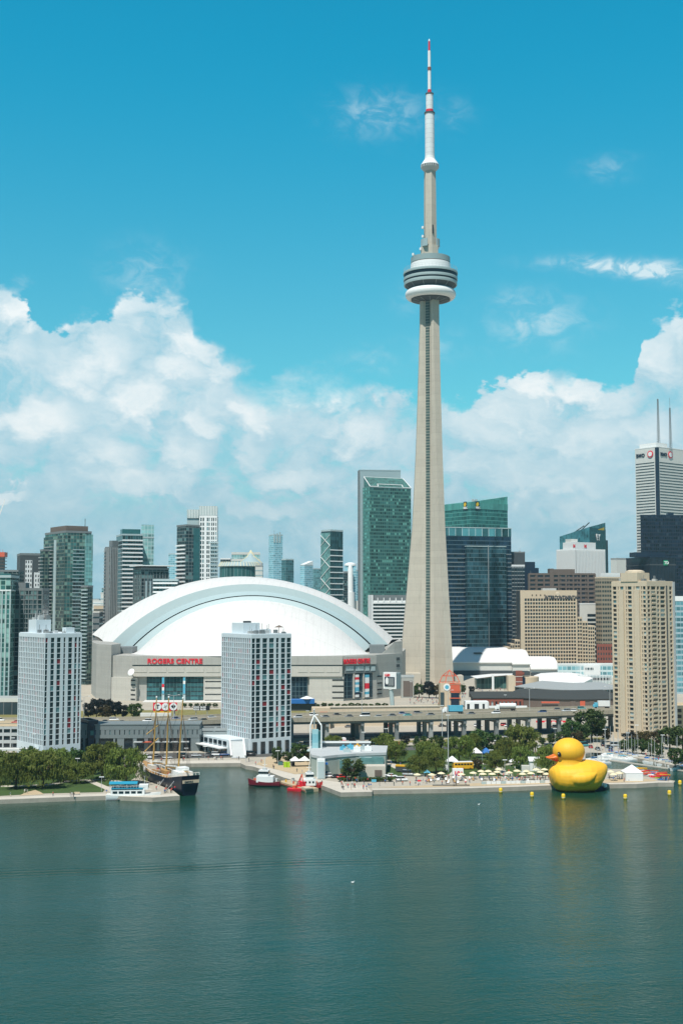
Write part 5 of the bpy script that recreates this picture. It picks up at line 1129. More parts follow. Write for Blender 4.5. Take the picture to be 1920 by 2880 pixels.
MB().tube(P(1103,1985,bd)-o_, P(1099,1937,bd)-o_, 1.3, 1.5, 8).build('pole', M['rim'], r)
r, L_, M_, H = bldg('entrance_pavilion', 'small grey pavilion with dark doorway between dome and concrete tower', 1126, 1128, 1163, 1903, 862, 5, 20)
core(r, L_, M_, H, 'stadium', 'lightgrey', 1, name='wall'); box(r, 'doorway', 'brown', L_*.15, L_*.9, -.2, -.02, 1, H-3)
# orange clock tower
bd = 785; r = thing('clock_tower', 'tan and orange tower with round white emblem and open red steel crown', 'tower', (XX(1266,bd), bd, LZ)); k = bd/FP
H = Z(1921,bd)-LZ; w_ = 58*k/2
box(r, 'wall', 'beige', -w_, w_, 0, 2*w_, 0, H); box(r, 'glass_bay', 'navy', w_*.02, w_*.82, -.4, -.02, 1, H-6.5); box(r, 'side_glass', 'win_b', -w_*.98, -w_*.62, -.3, -.02, 1, H-6)
for z in (H-.3, H-4.6, H*.40): box(r, 'red_beam', 'orange_red', -w_*.1, w_*.95, -.7, -.42, z-.5, z+.1)
box(r, 'red_grid', 'orange_red', w_*.0, w_*.9, -.6, -.41, H-6.2, H-1.2)
b = MB()
for i in range(8):
    a = 2*math.pi*i/8+.3; p0 = Vector((w_*1.05*math.cos(a), w_+w_*1.05*math.sin(a), H)); p1_ = Vector((w_*.75*math.cos(a), w_+w_*.75*math.sin(a), H+4.2)); b.tube(p0, p1_, .3, seg=4); b.tube(p1_, (0,w_,H+8), .25, seg=4)
    a2 = a+math.pi/4; p2 = Vector((w_*.75*math.cos(a2), w_+w_*.75*math.sin(a2), H+4.2)); b.tube(p1_, p2, .22, seg=4); b.tube((w_*1.05*math.cos(a), w_+w_*1.05*math.sin(a), H), (w_*1.05*math.cos(a2), w_+w_*1.05*math.sin(a2), H), .3, seg=4)
b.build('steel_crown', M['orange_red'], r)
q = MB().lathe([(2.2,0),(2.2,.3)], 24).build('emblem', M['white'], r); q.location = (-w_*.35,0,H-2.6); q.rotation_euler = (R(90),0,0)
q = MB().lathe([(1.3,0),(1.3,.35)], 16).build('emblem_centre', M['skyblue'], r); q.location = (-w_*.35,0,H-2.6); q.rotation_euler = (R(90),0,0)
# convention hall with long curved roof
D0 = 1120
def hall(label, px0, px1, yr, ye, yw, depth_, D_, roofm, wallm):
    r = thing('convention_hall', label, 'hall', (XX(px0,D_), D_, LZ)); L_ = XX(px1,D_)-XX(px0,D_); ze = Z(ye,D_)-LZ; zr = Z(yr,D_+depth_)-LZ
    b = MB(); n = 8; rr = []
    for x in (0, L_):
        rr.append([(x, depth_*i/n, ze+(zr-ze)*math.sin(math.pi/2*i/n)) for i in range(n+1)] + [(x, depth_+20, zr), (x, depth_+20, ze-1), (x, 0, ze-1)])
    b.loft(rr).build('roof', M[roofm], r)
    box(r, 'wall', wallm, .4, L_-.4, 1.5, depth_+18, 0, ze-1.01); box(r, 'dark_strip', 'darkgrey', 0, L_, .6, 1.5, 0, Z(yw,D_)-LZ)
    return r, L_, ze
r, L_, ze = hall('white roofed convention hall right behind the concrete tower, partly in its shadow', 1225, 1440, 1821, 1862, 1886, 40, D0, 'white_roof', 'offwhite')
box(r, 'roof_slot', 'darkgrey', L_*.52, L_*.63, 14, 17, ze+(Z(1838,D0+15)-LZ-ze), ze+(Z(1838,D0+15)-LZ-ze)+1.0)
hall('middle white roofed hall section in front of the sandstone hotel', 1440, 1492, 1828, 1866, 1888, 34, D0-4, 'white_roof', 'offwhite')
hall('lower right white roofed hall section in front of the sandstone hotel', 1492, 1572, 1848, 1880, 1892, 30, D0-10, 'white_roof', 'offwhite')
r, L_, M_, H = bldg('glass_atrium', 'pale blue glass building with a thin white roof below the sandstone hotel', 1566, 1567, 1730, 1868, 1090, 2, 30)
core(r, L_, M_, H, glazing('atr', (.16,.34,.38), bay=4, fh=5, mull=(.55,.68,.70), mw=.15, band=(.6,.7,.7), bw=.35, var=.6), 'white', .8); box(r, 'white_block', 'white', L_*.45, L_*.72, -3, 0, 0, H-1); box(r, 'window_band', 'win_b', L_*.46, L_*.60, -3.2, -3.02, H*.55, H*.75)
# aquarium: faceted white roof
bd = 965; r = thing('aquarium', 'low building with a wide faceted white roof behind the curved dark roundhouse', 'building', (XX(1585,bd), bd, LZ)); o_ = loc_(r)
def lp(px, py, D): return tuple(P(px, py, D)-o_)
ztop = Z(1896,bd+60)-LZ
b = MB(); fr_ = [(1495,1925,bd),(1510,1932,bd-6),(1560,1934,bd-8),(1600,1928,bd-6),(1640,1920,bd),(1665,1908,bd+10)]; tp = [(1500,1900,bd+45),(1520,1893,bd+60),(1560,1891,bd+66),(1600,1891,bd+68),(1632,1895,bd+62),(1664,1906,bd+30)]
md = [(1497,1910,bd+18),(1522,1912,bd+14),(1562,1914,bd+10),(1606,1912,bd+12),(1640,1910,bd+16),(1665,1907,bd+20)]
for A_, B_ in ((fr_, md), (md, tp)):
    for i in range(5): b.quad([lp(*A_[i]), lp(*A_[i+1]), lp(*B_[i+1])]); b.quad([lp(*A_[i]), lp(*B_[i+1]), lp(*B_[i])])
b.build('roof', M['white_roof'], r)
b = MB()
for i in range(5): a, c_ = lp(*fr_[i]), lp(*fr_[i+1]); b.quad([(a[0],a[1],0),(c_[0],c_[1],0),c_,a])
b.build('wall', M['rim'], r)
for i in range(7): px = 1500+i*20; a = P(px, 1930, bd-8)-o_; MB().tube((a.x,a.y,0), (a.x,a.y,a.z+.5), .2).build('post', M['white'], r)
bd = 950; r = thing('glass_pavilion', 'glass fronted pavilion under a white swooping roof, left of the brick silo', 'pavilion', (XX(1383,bd), bd, LZ)); o_ = loc_(r)
MB().quad([lp(1322,1901,bd-4), lp(1340,1908,bd-8), lp(1392,1901,bd-4), lp(1440,1898,bd+4), lp(1440,1894,bd+40), lp(1380,1895,bd+40)]).build('roof', M['white_roof'], r)
MB().loft([[(x, y, 0), (x, y+12, 0), (x, y+12, z), (x, y, z)] for x, y, z in ((XX(1338,bd)-o_.x, 0, Z(1909,bd)-LZ-.5), (XX(1392,bd)-o_.x, 1, Z(1903,bd)-LZ-.5), (XX(1438,bd)-o_.x, 4, Z(1900,bd)-LZ-.5))]).build('glass_wall', glazing('gp', (.05,.11,.10), bay=3, fh=4, mull=(.2,.28,.26), mw=.07, var=.7), r)
box(r, 'column_sign', 'white', XX(1376,bd)-o_.x, XX(1382,bd)-o_.x, -14, -13, 0, 12)
bd = 925; r = thing('brick_silo', 'tan silo block with a dark glass and brick front between pavilion and white faceted roof', 'building', (XX(1462,bd), bd, LZ)); k = bd/FP
H = Z(1905,bd)-LZ; MB().lathe([(7*1.0,0),(7,H),(6.6,H+.3)], 24, 8, 6).build('drum', M['beige'], r, 'auto'); box(r, 'wall', 'beige_pale', -9, 0, 1, 12, 0, H+1)
box(r, 'brick_front', 'brick', -3.4, 1.6, .2, .98, 2, Z(1886,bd)-LZ); box(r, 'glass_top', 'darkgrey', -4.2, 7, 1, 8, H+1.2, Z(1888,bd)-LZ); box(r, 'brick_top', 'brick', -3, 3, .0, .15, H+2, Z(1890,bd)-LZ)
box(r, 'side_glass', 'navy', 1.8, 4.5, .4, 1.4, 3, H)
for i in range(3): box(r, 'white_bar', 'offwhite', -3.5, 1.7, -.1, .15, 3+i*4, 3.4+i*4)
# white steel frame
bd = 1000; r = thing('steel_frame', 'light white lattice framework in front of the glass building, left of the beige tower', 'framework', (XX(1680,bd), bd, LZ)); o_ = loc_(r); b = MB()
for px in range(1630, 1722, 9):
    a = P(px, 1935, bd)-o_; c_ = P(px, 1866 if px < 1690 else 1900, bd)-o_; b.tube((a.x,0,0), (a.x,0,c_.z), .22, seg=4); b.tube((a.x,8,0), (a.x,8,c_.z), .22, seg=4)
for y in (1870, 1885, 1900, 1915, 1928):
    z = Z(y,bd)-LZ; b.tube((XX(1630,bd)-o_.x,0,z), (XX(1690 if y < 1900 else 1720,bd)-o_.x,0,z), .2, seg=4)
b.build('frame', M['white'], r); box(r, 'terrace', 'rim', -14, 13, 9, 16, 0, 7); box(r, 'window_band', 'win_a', -13, 12, 8.8, 8.98, 3, 5)
# roundhouse
def curved(name, label, cat, pts, zt, zb, depth_, m_w, m_r, slope=2.5):
    q = [P(px, 1950, D) for px, D in pts]; r = thing(name, label, cat, (q[0].x, q[0].y, LZ)); o_ = loc_(r); q = [Vector((v.x, v.y, 0)) for v in q]; n_ = off(q, depth_)
    rr = [[(p.x,p.y,LZ),(n2.x,n2.y,LZ),(n2.x,n2.y,zt-slope),(p.x,p.y,zt)] for p, n2 in zip(q, n_)]
    MB().loft(rr).build('wall', M[m_w], r, org=o_)
    rr = [[(p.x,p.y,zt+.02),(n2.x,n2.y,zt-slope+.02),(n2.x,n2.y,zt-slope+.5),(p.x,p.y,zt+.5)] for p, n2 in zip(off(q,-.6), n_)]
    MB().loft(rr).build('roof', M[m_r], r, org=o_); return r, q, o_
def arcp(x0, D0_, x1, D1_, sag, n=12): return [(x0+(x1-x0)*i/n, D0_+(D1_-D0_)*i/n - sag*math.sin(math.pi*i/n)) for i in range(n+1)]
r, q, o_ = curved('roundhouse', 'dark curved roundhouse with grey roof and small windows, left of the beige tower', 'building', arcp(1447, 862, 1760, 842, 24), Z(1940,835), 0, 26, 'darkroof', 'grey', -3)
for i in range(2, 34):
    p, t_ = along(q, i*2.6); b = MB(); c_ = p-o_; b.box(-.5,.5,-.15,.05,0,1.0); w2 = b.build('window', M['win_c'], r); w2.location = (c_.x, c_.y, Z(1947,830)-LZ); w2.rotation_euler = (0,0,math.atan2(t_.y,t_.x))
r, q, o_ = curved('engine_shed', 'lower curved shed with brown walls and orange doors in front of the roundhouse', 'building', arcp(1400, 800, 1760, 786, 14), Z(1968,780), 0, 30, 'brown', 'darkroof', -3.5)
for i in range(8, 14):
    p, t_ = along(q, i*6.2+1); c_ = p-o_; w2 = MB().box(-1.6,1.6,-.2,.05,0,4.4).build('door', M['orange_red' if i % 2 else 'brown'], r); w2.location = (c_.x, c_.y, .5); w2.rotation_euler = (0,0,math.atan2(t_.y,t_.x))
r, L_, M_, H = bldg('brick_shed', 'long low brick shed with a dark pitched roof right of the orange clock tower', 1328, 1330, 1470, 1966, 770, 2, 16)
punched(r, L_, 14, H, ops(12, .5), None, 1, 1.2, 1.5, 'brick', ['win_pale','win_a'], band=.2); MB().prism([(-.5,-.5),(L_+.5,-.5),(L_+.5,16),(-.5,16)], H+.3, [H+.8,H+.8,H+3.6,H+3.6]).build('roof', M['darkroof'], r)
r, L_, M_, H = bldg('white_shed', 'low white wall and shed with dark openings beside the orange clock tower', 1306, 1307, 1372, 1974, 745, 2, 8)
punched(r, L_, 7, H, [(.08,.2),(.4,.6),(.75,.85)], None, 1, .8, 1.0, 'white', ['brown','win_a'], band=.2)
r, L_, M_, H = bldg('white_shed', 'second low white shed further right under the brick shed', 1374, 1375, 1480, 1988, 735, 2, 8); core(r, L_, M_, H, 'offwhite', 'white', .5, name='wall')
r = wallpx('red_hoarding', 'row of red and white hoardings seen under the expressway left of the beige tower', 'hoarding', 1505, 1600, 2027, 2044, 690, .5, 'signred')
for i in range(5): box(r, 'white_panel', 'white', -9+i*4.2, -7.2+i*4.2, -.15, 0, .3, 2.9)
r = thing('awning_stall', 'small stall with an orange awning right of the brick shed', 'stall', (XX(1543,760), 760, LZ)); box(r, 'awning', 'orange_red', -5, 6, -1, 2, 5, 5.8); box(r, 'counter', 'brown', -4.5, 5.5, 0, 2, 0, 4)
# ---------------------------------------------------------------- gallery by the water with its glass beacon
D = G(905,2188).y
r = thing('gallery', 'low curved pale green gallery building with flat roof behind the red boats', 'building', (XX(980,D), D, LZ)); o_ = loc_(r)
def gp(px, py, D_, z=None): p = P(px, py, D_); return (p.x-o_.x, p.y-o_.y, (p.z-LZ) if z is None else z)
zr = Z(2127, D)-LZ
fl = [(872, D+22), (876, D+6), (905, D), (950, D+5), (1000, D+9), (1084, D+12), (1088, D+34), (880, D+40)]
poly = [(XX(px,d_)-o_.x, d_-o_.y) for px, d_ in fl]
A('galgreen', (.33,.38,.34), var=.06, streak=.06); A('galglass', (.10,.22,.22), rough=.12, var=.4)
MB().prism(poly, 0, zr-1.0, 0, 0).build('wall', M['galgreen'], r)
MB().prism([(x*1.012, y*1.03-.5) for x, y in poly], zr-.99, zr).build('roof', M['lightgrey'], r)
b = MB()
for px, d_ in ((955,D+3.9),(1010,D+7.5)): b.box(XX(px,d_)-o_.x, XX(px+70 if px>1000 else px+35,d_)-o_.x, d_-o_.y-.3, d_-o_.y+3, zr-5.2, zr-2.2)
b.build('window', M['galglass'], r); box(r, 'entrance_frame', 'white', XX(892,D)-o_.x, XX(914,D)-o_.x, -3.0, 0, .1, 7.5); box(r, 'entrance_glass', 'rim', XX(894,D)-o_.x, XX(912,D)-o_.x, -3.3, -3.02, .2, 6.6)
box(r, 'terrace', 'quay', XX(1006,D)-o_.x, XX(1082,D)-o_.x, -4, 6.8, 0, 5.0); box(r, 'terrace_glass', 'galglass', XX(1010,D)-o_.x, XX(1078,D)-o_.x, 2, 6, 5.01, 7.5)
box(r, 'round_sign', 'brown', XX(1052,D)-o_.x, XX(1072,D)-o_.x, -4.2, -4.02, 1.2, 3.6)
box(r, 'blue_strip', 'blue', XX(906,D)-o_.x, XX(922,D)-o_.x, -.3, 1.2, zr-3.2, zr-2.5)
for i, (px, dd_, m_) in enumerate(((965,D+20,'skyblue'),(985,D+22,'skyblue'),(1005,D+25,'busyellow'),(1003,D+16,'white'),(1022,D+22,'rim'),(1034,D+18,'white'),(975,D+13,'rim'))):
    MB().box(-1.4,1.4,-1,1,0,1.3+.4*(i%2)).lathe([(.5,1.4),(.5,2.0+.3*(i%2))], 10).build('roof_unit', M[m_], r).location = (XX(px,dd_)-o_.x, dd_-o_.y, zr)
box(r, 'long_beam', 'white', XX(905,D+30)-o_.x, XX(1042,D+32)-o_.x, 30, 31, zr+1.6, zr+2.2); box(r, 'upper_level', 'midgrey', XX(905,D+31)-o_.x, XX(1040,D+33)-o_.x, 31.1, 38, zr, zr+1.6)
D2 = D+26; r = thing('glass_beacon', 'slim pale blue glass tower braced by white posts and a pointed tripod top', 'beacon', (XX(889,D2), D2, LZ)); k = D2/FP
H = Z(2052,D2)-LZ; box(r, 'glass_shaft', glazing('beacon', (.20,.42,.48), bay=20, fh=7, mull=(.2,.4,.45), mw=0, band=(.30,.52,.56), bw=.5, var=.2, patch=.1), -12*k, 6*k, 0, 12*k, 6, H); box(r, 'side_glass', 'glassteal', 6*k, 12*k, .5, 12*k, 6, H-.6)
MB().lathe([(2.9,0),(2.9,.3),(1.5,1.2),(.2,1.5)], 20, -1, 1).build('arched_roof', M['rim'], r).location = (0,0,Z(2113,D2)-LZ)
for x in (-16, 15): MB().tube((x*k, -1, 2), (x*k, -1, Z(2040,D2)-LZ), .3).build('post', M['white'], r)
MB().tube((-16*k,-1,Z(2040,D2)-LZ), (-6*k,1,Z(2013,D2)-LZ), .28).tube((15*k,-1,Z(2040,D2)-LZ), (-4*k,1,Z(2013,D2)-LZ), .28).tube((-6*k,6,H), (-6*k,1,Z(1995,D2)-LZ), .28).build('tripod', M['white'], r)
b = MB()
for i in range(5):
    z = 8+i*3.4; b.tube((-16*k,-1,z),(-12*k,0,z),.12,seg=4); b.tube((15*k,-1,z),(12*k,1,z),.12,seg=4)
b.build('brace', M['white'], r)
# ---------------------------------------------------------------- trees
def leafcard(b, p, s_, rd_, droop=False, mi=0):
    if droop:
        a = rd_.uniform(0, 6.28); dx_, dy_ = math.cos(a)*s_*.45, math.sin(a)*s_*.45; l = s_*rd_.uniform(1.6, 3.4); k = rd_.uniform(-.2,.2)
        b.quad([(p[0]-dx_,p[1]-dy_,p[2]), (p[0]+dx_,p[1]+dy_,p[2]+.1), (p[0]+dx_*.5+k,p[1]+dy_*.5,p[2]-l), (p[0]-dx_*.4+k,p[1]-dy_*.4,p[2]-l*.9)], mi)
    else:
        n_ = Vector((rd_.gauss(0,1), rd_.gauss(0,1), rd_.gauss(.5,1))).normalized(); a = n_.orthogonal().normalized(); c_ = n_.cross(a); t_ = rd_.uniform(0,6.28)
        u = a*math.cos(t_)+c_*math.sin(t_); v = n_.cross(u); P_ = Vector(p); s2 = s_*rd_.uniform(.6,1.2)
        b.quad([P_-u*s2, P_-v*s2*.6, P_+u*s2, P_+v*s2*.6], mi)
def tree_proto(kind, seed):
    """tree about ten metres high and ten across, as (trunk mesh, crown mesh)"""
    rd_ = random.Random(seed); tr = MB(); cr = MB(); willow = kind == 'willow'
    tr.tube((0,0,0), (rd_.uniform(-.2,.2),rd_.uniform(-.2,.2),3.2), .34, .24, 7)
    nl = 7
    for i in range(nl):
        a = 2*math.pi*i/nl+rd_.uniform(-.3,.3); r_ = rd_.uniform(1.6, 3.0); p0 = Vector((0,0,rd_.uniform(2.2,3.2))); p1_ = Vector((r_*math.cos(a)*.5, r_*math.sin(a)*.5, 5.0)); p2 = Vector((r_*math.cos(a)*1.2, r_*math.sin(a)*1.2, rd_.uniform(6.2,8.2)))
        tr.tube(p0, p1_, .16, .11, 5); tr.tube(p1_, p2, .11, .04, 5)
    tr.tube((0,0,3.2), (0,0,8.0), .24, .06, 6)
    ncl = 60 if willow else 48
    for i in range(ncl):
        # clump centres through an uneven crown
        u = rd_.uniform(-1, 1); a = rd_.uniform(0, 6.28); rr = rd_.uniform(.45, 1.0)**.5
        zz = abs(u)**.8 * (1 if u > -.2 else -1); lob = 1 + .22*math.sin(a*3+seed)+.12*math.sin(a*5+seed*2)
        cz = 6.2 + zz*3.3*rr; h = math.sqrt(max(0, 1-zz*zz*.8)); cx_, cy_ = 4.1*h*rr*lob*math.cos(a), 4.1*h*rr*lob*math.sin(a)
        if kind == 'maple': cz = 5.9+zz*3.7*rr; cx_ *= .9; cy_ *= .9
        s_ = rd_.uniform(.8, 1.5)
        for j in range(52 if willow else 62):
            g_ = (rd_.gauss(0,.42), rd_.gauss(0,.42), rd_.gauss(0,.32)); p = (cx_+g_[0]*s_, cy_+g_[1]*s_, cz+g_[2]*s_)
            leafcard(cr, p, .34 if willow else .45, rd_, willow and rd_.random() < .62)
    if willow:
        for i in range(90):
            a = rd_.uniform(0,6.28); r_ = rd_.uniform(3.0,4.7)*(1+.2*math.sin(a*3+seed)); z0_ = rd_.uniform(3.6,6.0)
            for j in range(7): leafcard(cr, (r_*math.cos(a)+rd_.gauss(0,.25), r_*math.sin(a)+rd_.gauss(0,.25), max(1.6, z0_-j*.45)), .2, rd_, True)
    return tr, cr
PROTO = {}
LEAF = {'willow':'willow_leaf','maple':'maple_leaf','bronze':'bronze_leaf','dark':'dark_leaf','shrub':'shrub_leaf'}
for kind in LEAF:
    for v in range(3 if kind in ('willow','maple') else 2):
        tr, cr = tree_proto(kind if kind in ('willow','maple') else 'maple', 17*v+len(kind))
        PROTO[(kind, v)] = (tr.mesh('trunk', M['bark']), cr.mesh('crown', M[LEAF[kind]]))
def plant_tree(kind, px, pb, pt, wpx, label, group, i, z=LZ):
    g = G(px, pb, z); k = g.y/FP; H = (pb-pt)*k*1.0; w_ = wpx*k
    nm = {'willow':'willow_tree','maple':'broadleaf_tree','bronze':'bronze_tree','dark':'dark_tree','shrub':'shrub'}[kind]
    r = thing(nm, label, 'shrub' if kind == 'shrub' else 'tree', tuple(g), random.uniform(0,6.28), group); r.scale = (w_/8.6, w_/8.6, H/9.6)
    a, b_ = PROTO[(kind, i % (3 if kind in ('willow','maple') else 2))]
    for me, n_ in ((a,'trunk'), (b_,'crown')):
        o = bpy.data.objects.new(n_, me); col.objects.link(o); o.parent = r; KIDS.setdefault(r.name, []).append(o)
KN = {'willow':'olive willow','maple':'green broadleaf','bronze':'bronze tree','dark':'blackish tree','shrub':'small shrub'}
def grove(items, where, group):
    items = sorted(items, key=lambda t: t[1])
    for kind in LEAF:
        sub = [t for t in items if t[0] == kind]
        for i, t in enumerate(sub):
            lab = '%s %s' % (KN[kind], where) + ('' if len(sub) == 1 else ', %s from the left' % ordn(i))
            plant_tree(t[0], t[1], t[2], t[3], t[4], lab, group, i+int(t[1]), *t[5:])
W_, B_, Z_, D_, H_ = 'willow', 'maple', 'bronze', 'dark', 'shrub'
grove([(W_,5,2206,2118,82),(W_,45,2219,2119,86),(W_,122,2217,2119,106),(W_,178,2200,2130,70),(W_,222,2203,2146,66),(W_,288,2194,2092,104),(W_,354,2208,2106,104),(W_,-50,2212,2120,84),(W_,160,2190,2108,80),(W_,90,2192,2112,70),(W_,318,2178,2106,66),(B_,215,2178,2108,58),(B_,80,2180,2104,56),(B_,258,2178,2118,46),(Z_,150,2182,2110,60)], 'in the left waterfront park', 'trees of the left waterfront park')
grove([(W_,1082,2134,2066,68),(W_,1112,2146,2088,62),(Z_,1072,2146,2108,48),(W_,1178,2182,2126,58),(W_,1200,2156,2088,64),(W_,1226,2176,2106,62),(B_,1184,2118,2072,40),(B_,1228,2116,2072,44),(W_,1290,2146,2072,78),(W_,1322,2134,2066,54),(B_,1346,2122,2054,50),(B_,1382,2126,2064,48),(W_,1424,2146,2078,64),(W_,1464,2140,2044,86),(W_,1392,2174,2114,54),(W_,1464,2162,2100,54),(W_,1538,2178,2098,62),(Z_,1345,2172,2135,26),(B_,1410,2122,2072,38)], 'in the park behind the beach', 'trees of the park behind the beach')
grove([(B_,779,2148,2103,34),(B_,808,2146,2116,28),(B_,840,2142,2094,46),(B_,858,2140,2108,34),(Z_,868,2142,2115,26),(B_,988,2196,2138,66)], 'on the quay beside the gallery', 'trees on the quay by the gallery')
grove([(W_,934,2112,2070,50),(D_,990,2108,2076,22),(D_,1044,2106,2076,18),(D_,1140,2100,2068,30),(H_,965,2110,2090,20),(Z_,1312,2096,2066,20)], 'between gallery and expressway', 'trees between gallery and expressway')
grove([(B_,1605,2092,2026,54),(B_,1662,2086,2000,88),(B_,1582,2100,2056,40),(B_,1640,2090,2036,50),(Z_,1622,2098,2056,36),(B_,1524,2098,2074,24),(B_,1550,2096,2064,30),(Z_,1700,2086,2050,30)], 'left of the beige apartment tower', 'trees left of the beige tower')
grove([(B_,1752,2116,2082,30),(B_,1779,2120,2080,32),(B_,1803,2122,2080,30),(B_,1828,2127,2082,32),(B_,1852,2131,2090,30),(Z_,1812,2098,2056,46),(Z_,1846,2102,2054,44),(B_,1882,2108,2048,62),(B_,1918,2112,2046,64),(B_,1898,2158,2106,42),(B_,1930,2160,2110,40),(Z_,1790,2096,2064,34),(D_,1770,2094,2060,40)], 'on the marina quay', 'trees on the marina quay')
grove([(D_,272,2024,1966,46),(D_,298,2024,1968,46),(D_,325,2022,1974,44),(D_,348,2022,1984,34),(Z_,296,2026,1984,38),(B_,380,2024,1980,42),(D_,250,2024,1978,36)], 'before the left end of the dome', 'trees before the left of the dome')
grove([(B_,1178,1962,1924,36),(D_,1206,1964,1918,38),(Z_,1226,1964,1926,30),(B_,1300,1952,1926,24),(D_,1326,1952,1930,18),(B_,1160,1960,1940,20)], 'at the foot of the concrete tower', 'trees at the foot of the tower')
grove([(B_,1500+i*24+((i*7)%5),1951,1932-((i*5)%4),28+((i*11)%8)) for i in range(9)], 'behind the dark roundhouse', 'trees behind the roundhouse')
grove([(H_,892+i*19,1992,1980-((i*3)%4),19) for i in range(11)] + [(H_,520+i*17,1990,1978,16) for i in range(6)], 'along the foot of the dome wall', 'shrubs along the dome wall')
grove([(H_,p,2198,2186,24) for p in (958,1010,1028,1046,1062,1078,1096)], 'on the bank in front of the gallery', 'shrubs before the gallery')
# ---------------------------------------------------------------- vehicles
PAINT = {}
for nm, c_ in (('white',(.75,.76,.76)),('silver',(.42,.45,.47)),('black',(.02,.022,.026)),('grey',(.14,.15,.16)),('red',(.45,.02,.02)),('blue',(.03,.08,.22)),('teal',(.10,.35,.36)),('orange',(.75,.18,.03)),('yellow',(.75,.45,.03)),('green',(.04,.14,.06))):
    PAINT[nm] = mat('paint_'+nm, c_, rough=.28, var=.02, spec=.6)
A('carglass', (.01,.015,.018), rough=.08, spec=.7)
def ringbox(x, hw, z0, z1, top=.9): return [(x,-hw,z0),(x,hw,z0),(x,hw,z0+(z1-z0)*.6),(x,hw*top,z1),(x,-hw*top,z1),(x,-hw,z0+(z1-z0)*.6)]
def car_meshes():
    out = {}
    specs = {'car': ([(-2.2,.78,.38,.72),(-2.05,.86,.3,.86),(-1.2,.89,.28,.92),(.9,.89,.28,.94),(2.0,.85,.3,.78),(2.25,.72,.4,.62)], [(-1.75,.70,.88,.92),(-1.2,.72,.88,1.38),(-.2,.74,.88,1.46),(.55,.72,.88,1.38),(1.15,.70,.88,.93)]),
             'suv': ([(-2.3,.82,.42,.9),(-2.15,.92,.34,1.05),(-1.2,.95,.32,1.08),(1.0,.95,.32,1.08),(2.1,.92,.34,.98),(2.35,.8,.42,.8)], [(-2.15,.78,1.02,1.1),(-1.95,.80,1.02,1.72),(0,.82,1.02,1.78),(.7,.80,1.02,1.70),(1.35,.76,1.02,1.08)]),
             'van': ([(-2.6,.9,.45,1.1),(-2.5,.98,.35,1.25),(1.2,.98,.35,1.25),(2.2,.94,.38,1.05),(2.5,.82,.45,.9)], [(-2.58,.9,1.2,2.15),(-2.4,.93,1.2,2.3),(1.0,.93,1.2,2.3),(1.5,.9,1.2,2.0),(2.0,.86,1.2,1.25)])}
    for k_, (lo_, up) in specs.items():
        body = MB().loft([ringbox(*r_) for r_ in lo_]).mesh('body', PAINT['white'], True)
        glass = MB().loft([ringbox(*r_, top=.84) for r_ in up]).mesh('windows', M['carglass'])
        zt = max(r_[3] for r_ in up); xs = [r_[0] for r_ in up if r_[3] > zt-.12]; hw = up[2][1]*.84
        roof = MB().box(min(xs)-.1, max(xs)+.1, -hw, hw, zt-.02, zt+.05).mesh('roof', PAINT['white'])
        wh = MB().tube((0,-.1,0),(0,.1,0),.33,.33,10).mesh('wheel', M['tyre'])
        hl = MB().box(0,.08,-.2,.2,-.08,.08).mesh('headlight', M['white']); tl = MB().box(-.08,0,-.2,.2,-.08,.08).mesh('tail_light', M['red'])
        out[k_] = (body, glass, roof, wh, hl, tl, lo_)
    return out
CM = car_meshes()
def make_car(kind, colour, loc, rz, label, group):
    body, glass, roof, wh, hl, tl, lo_ = CM[kind]; r = thing('parked_car' if 'park' in group else 'car' if kind != 'van' else 'van', label, 'van' if kind == 'van' else 'car', loc, rz, group)
    def add(n_, me, l=(0,0,0), m_=None):
        o = bpy.data.objects.new(n_, me); col.objects.link(o); o.parent = r; o.location = l
        if m_: o.material_slots[0].link = 'OBJECT'; o.material_slots[0].material = m_
        return o
    bd_ = add('body', body, m_=PAINT[colour]); add('windows', glass); add('roof', roof, m_=PAINT[colour])
    for sx in (-1.4, 1.4):
        for sy in (-.82, .82): add('wheel', wh, (sx, sy, .33))
    zf = (lo_[-1][2]+lo_[-1][3])/2
    for sy in (-.55, .55): add('headlight', hl, (lo_[-1][0]-.03, sy, zf+.05)).parent = bd_; add('tail_light', tl, (lo_[0][0]+.03, sy, zf+.1)).parent = bd_
CN = ['white','silver','black','grey','red','blue','white','silver','grey','black','white','teal']
def traffic(items, where, group, sc=1.12):
    items = sorted(items, key=lambda t: t[3].x/t[3].y)
    cnt = {}
    for it in items: cnt[(it[0], it[1])] = cnt.get((it[0], it[1]), 0)+1
    idx = {}
    for kind, colour, rz, loc in items:
        i = idx.get((kind, colour), 0); idx[(kind, colour)] = i+1
        kn = {'car':'low car','suv':'sport utility car','van':'van'}[kind]
        lab = '%s %s %s' % (colour, kn, where) + ('' if cnt[(kind,colour)] == 1 else ', %s from the left' % ordn(i))
        make_car(kind, colour, loc, rz, lab, group)
rd_ = random.Random(5)
ev = []
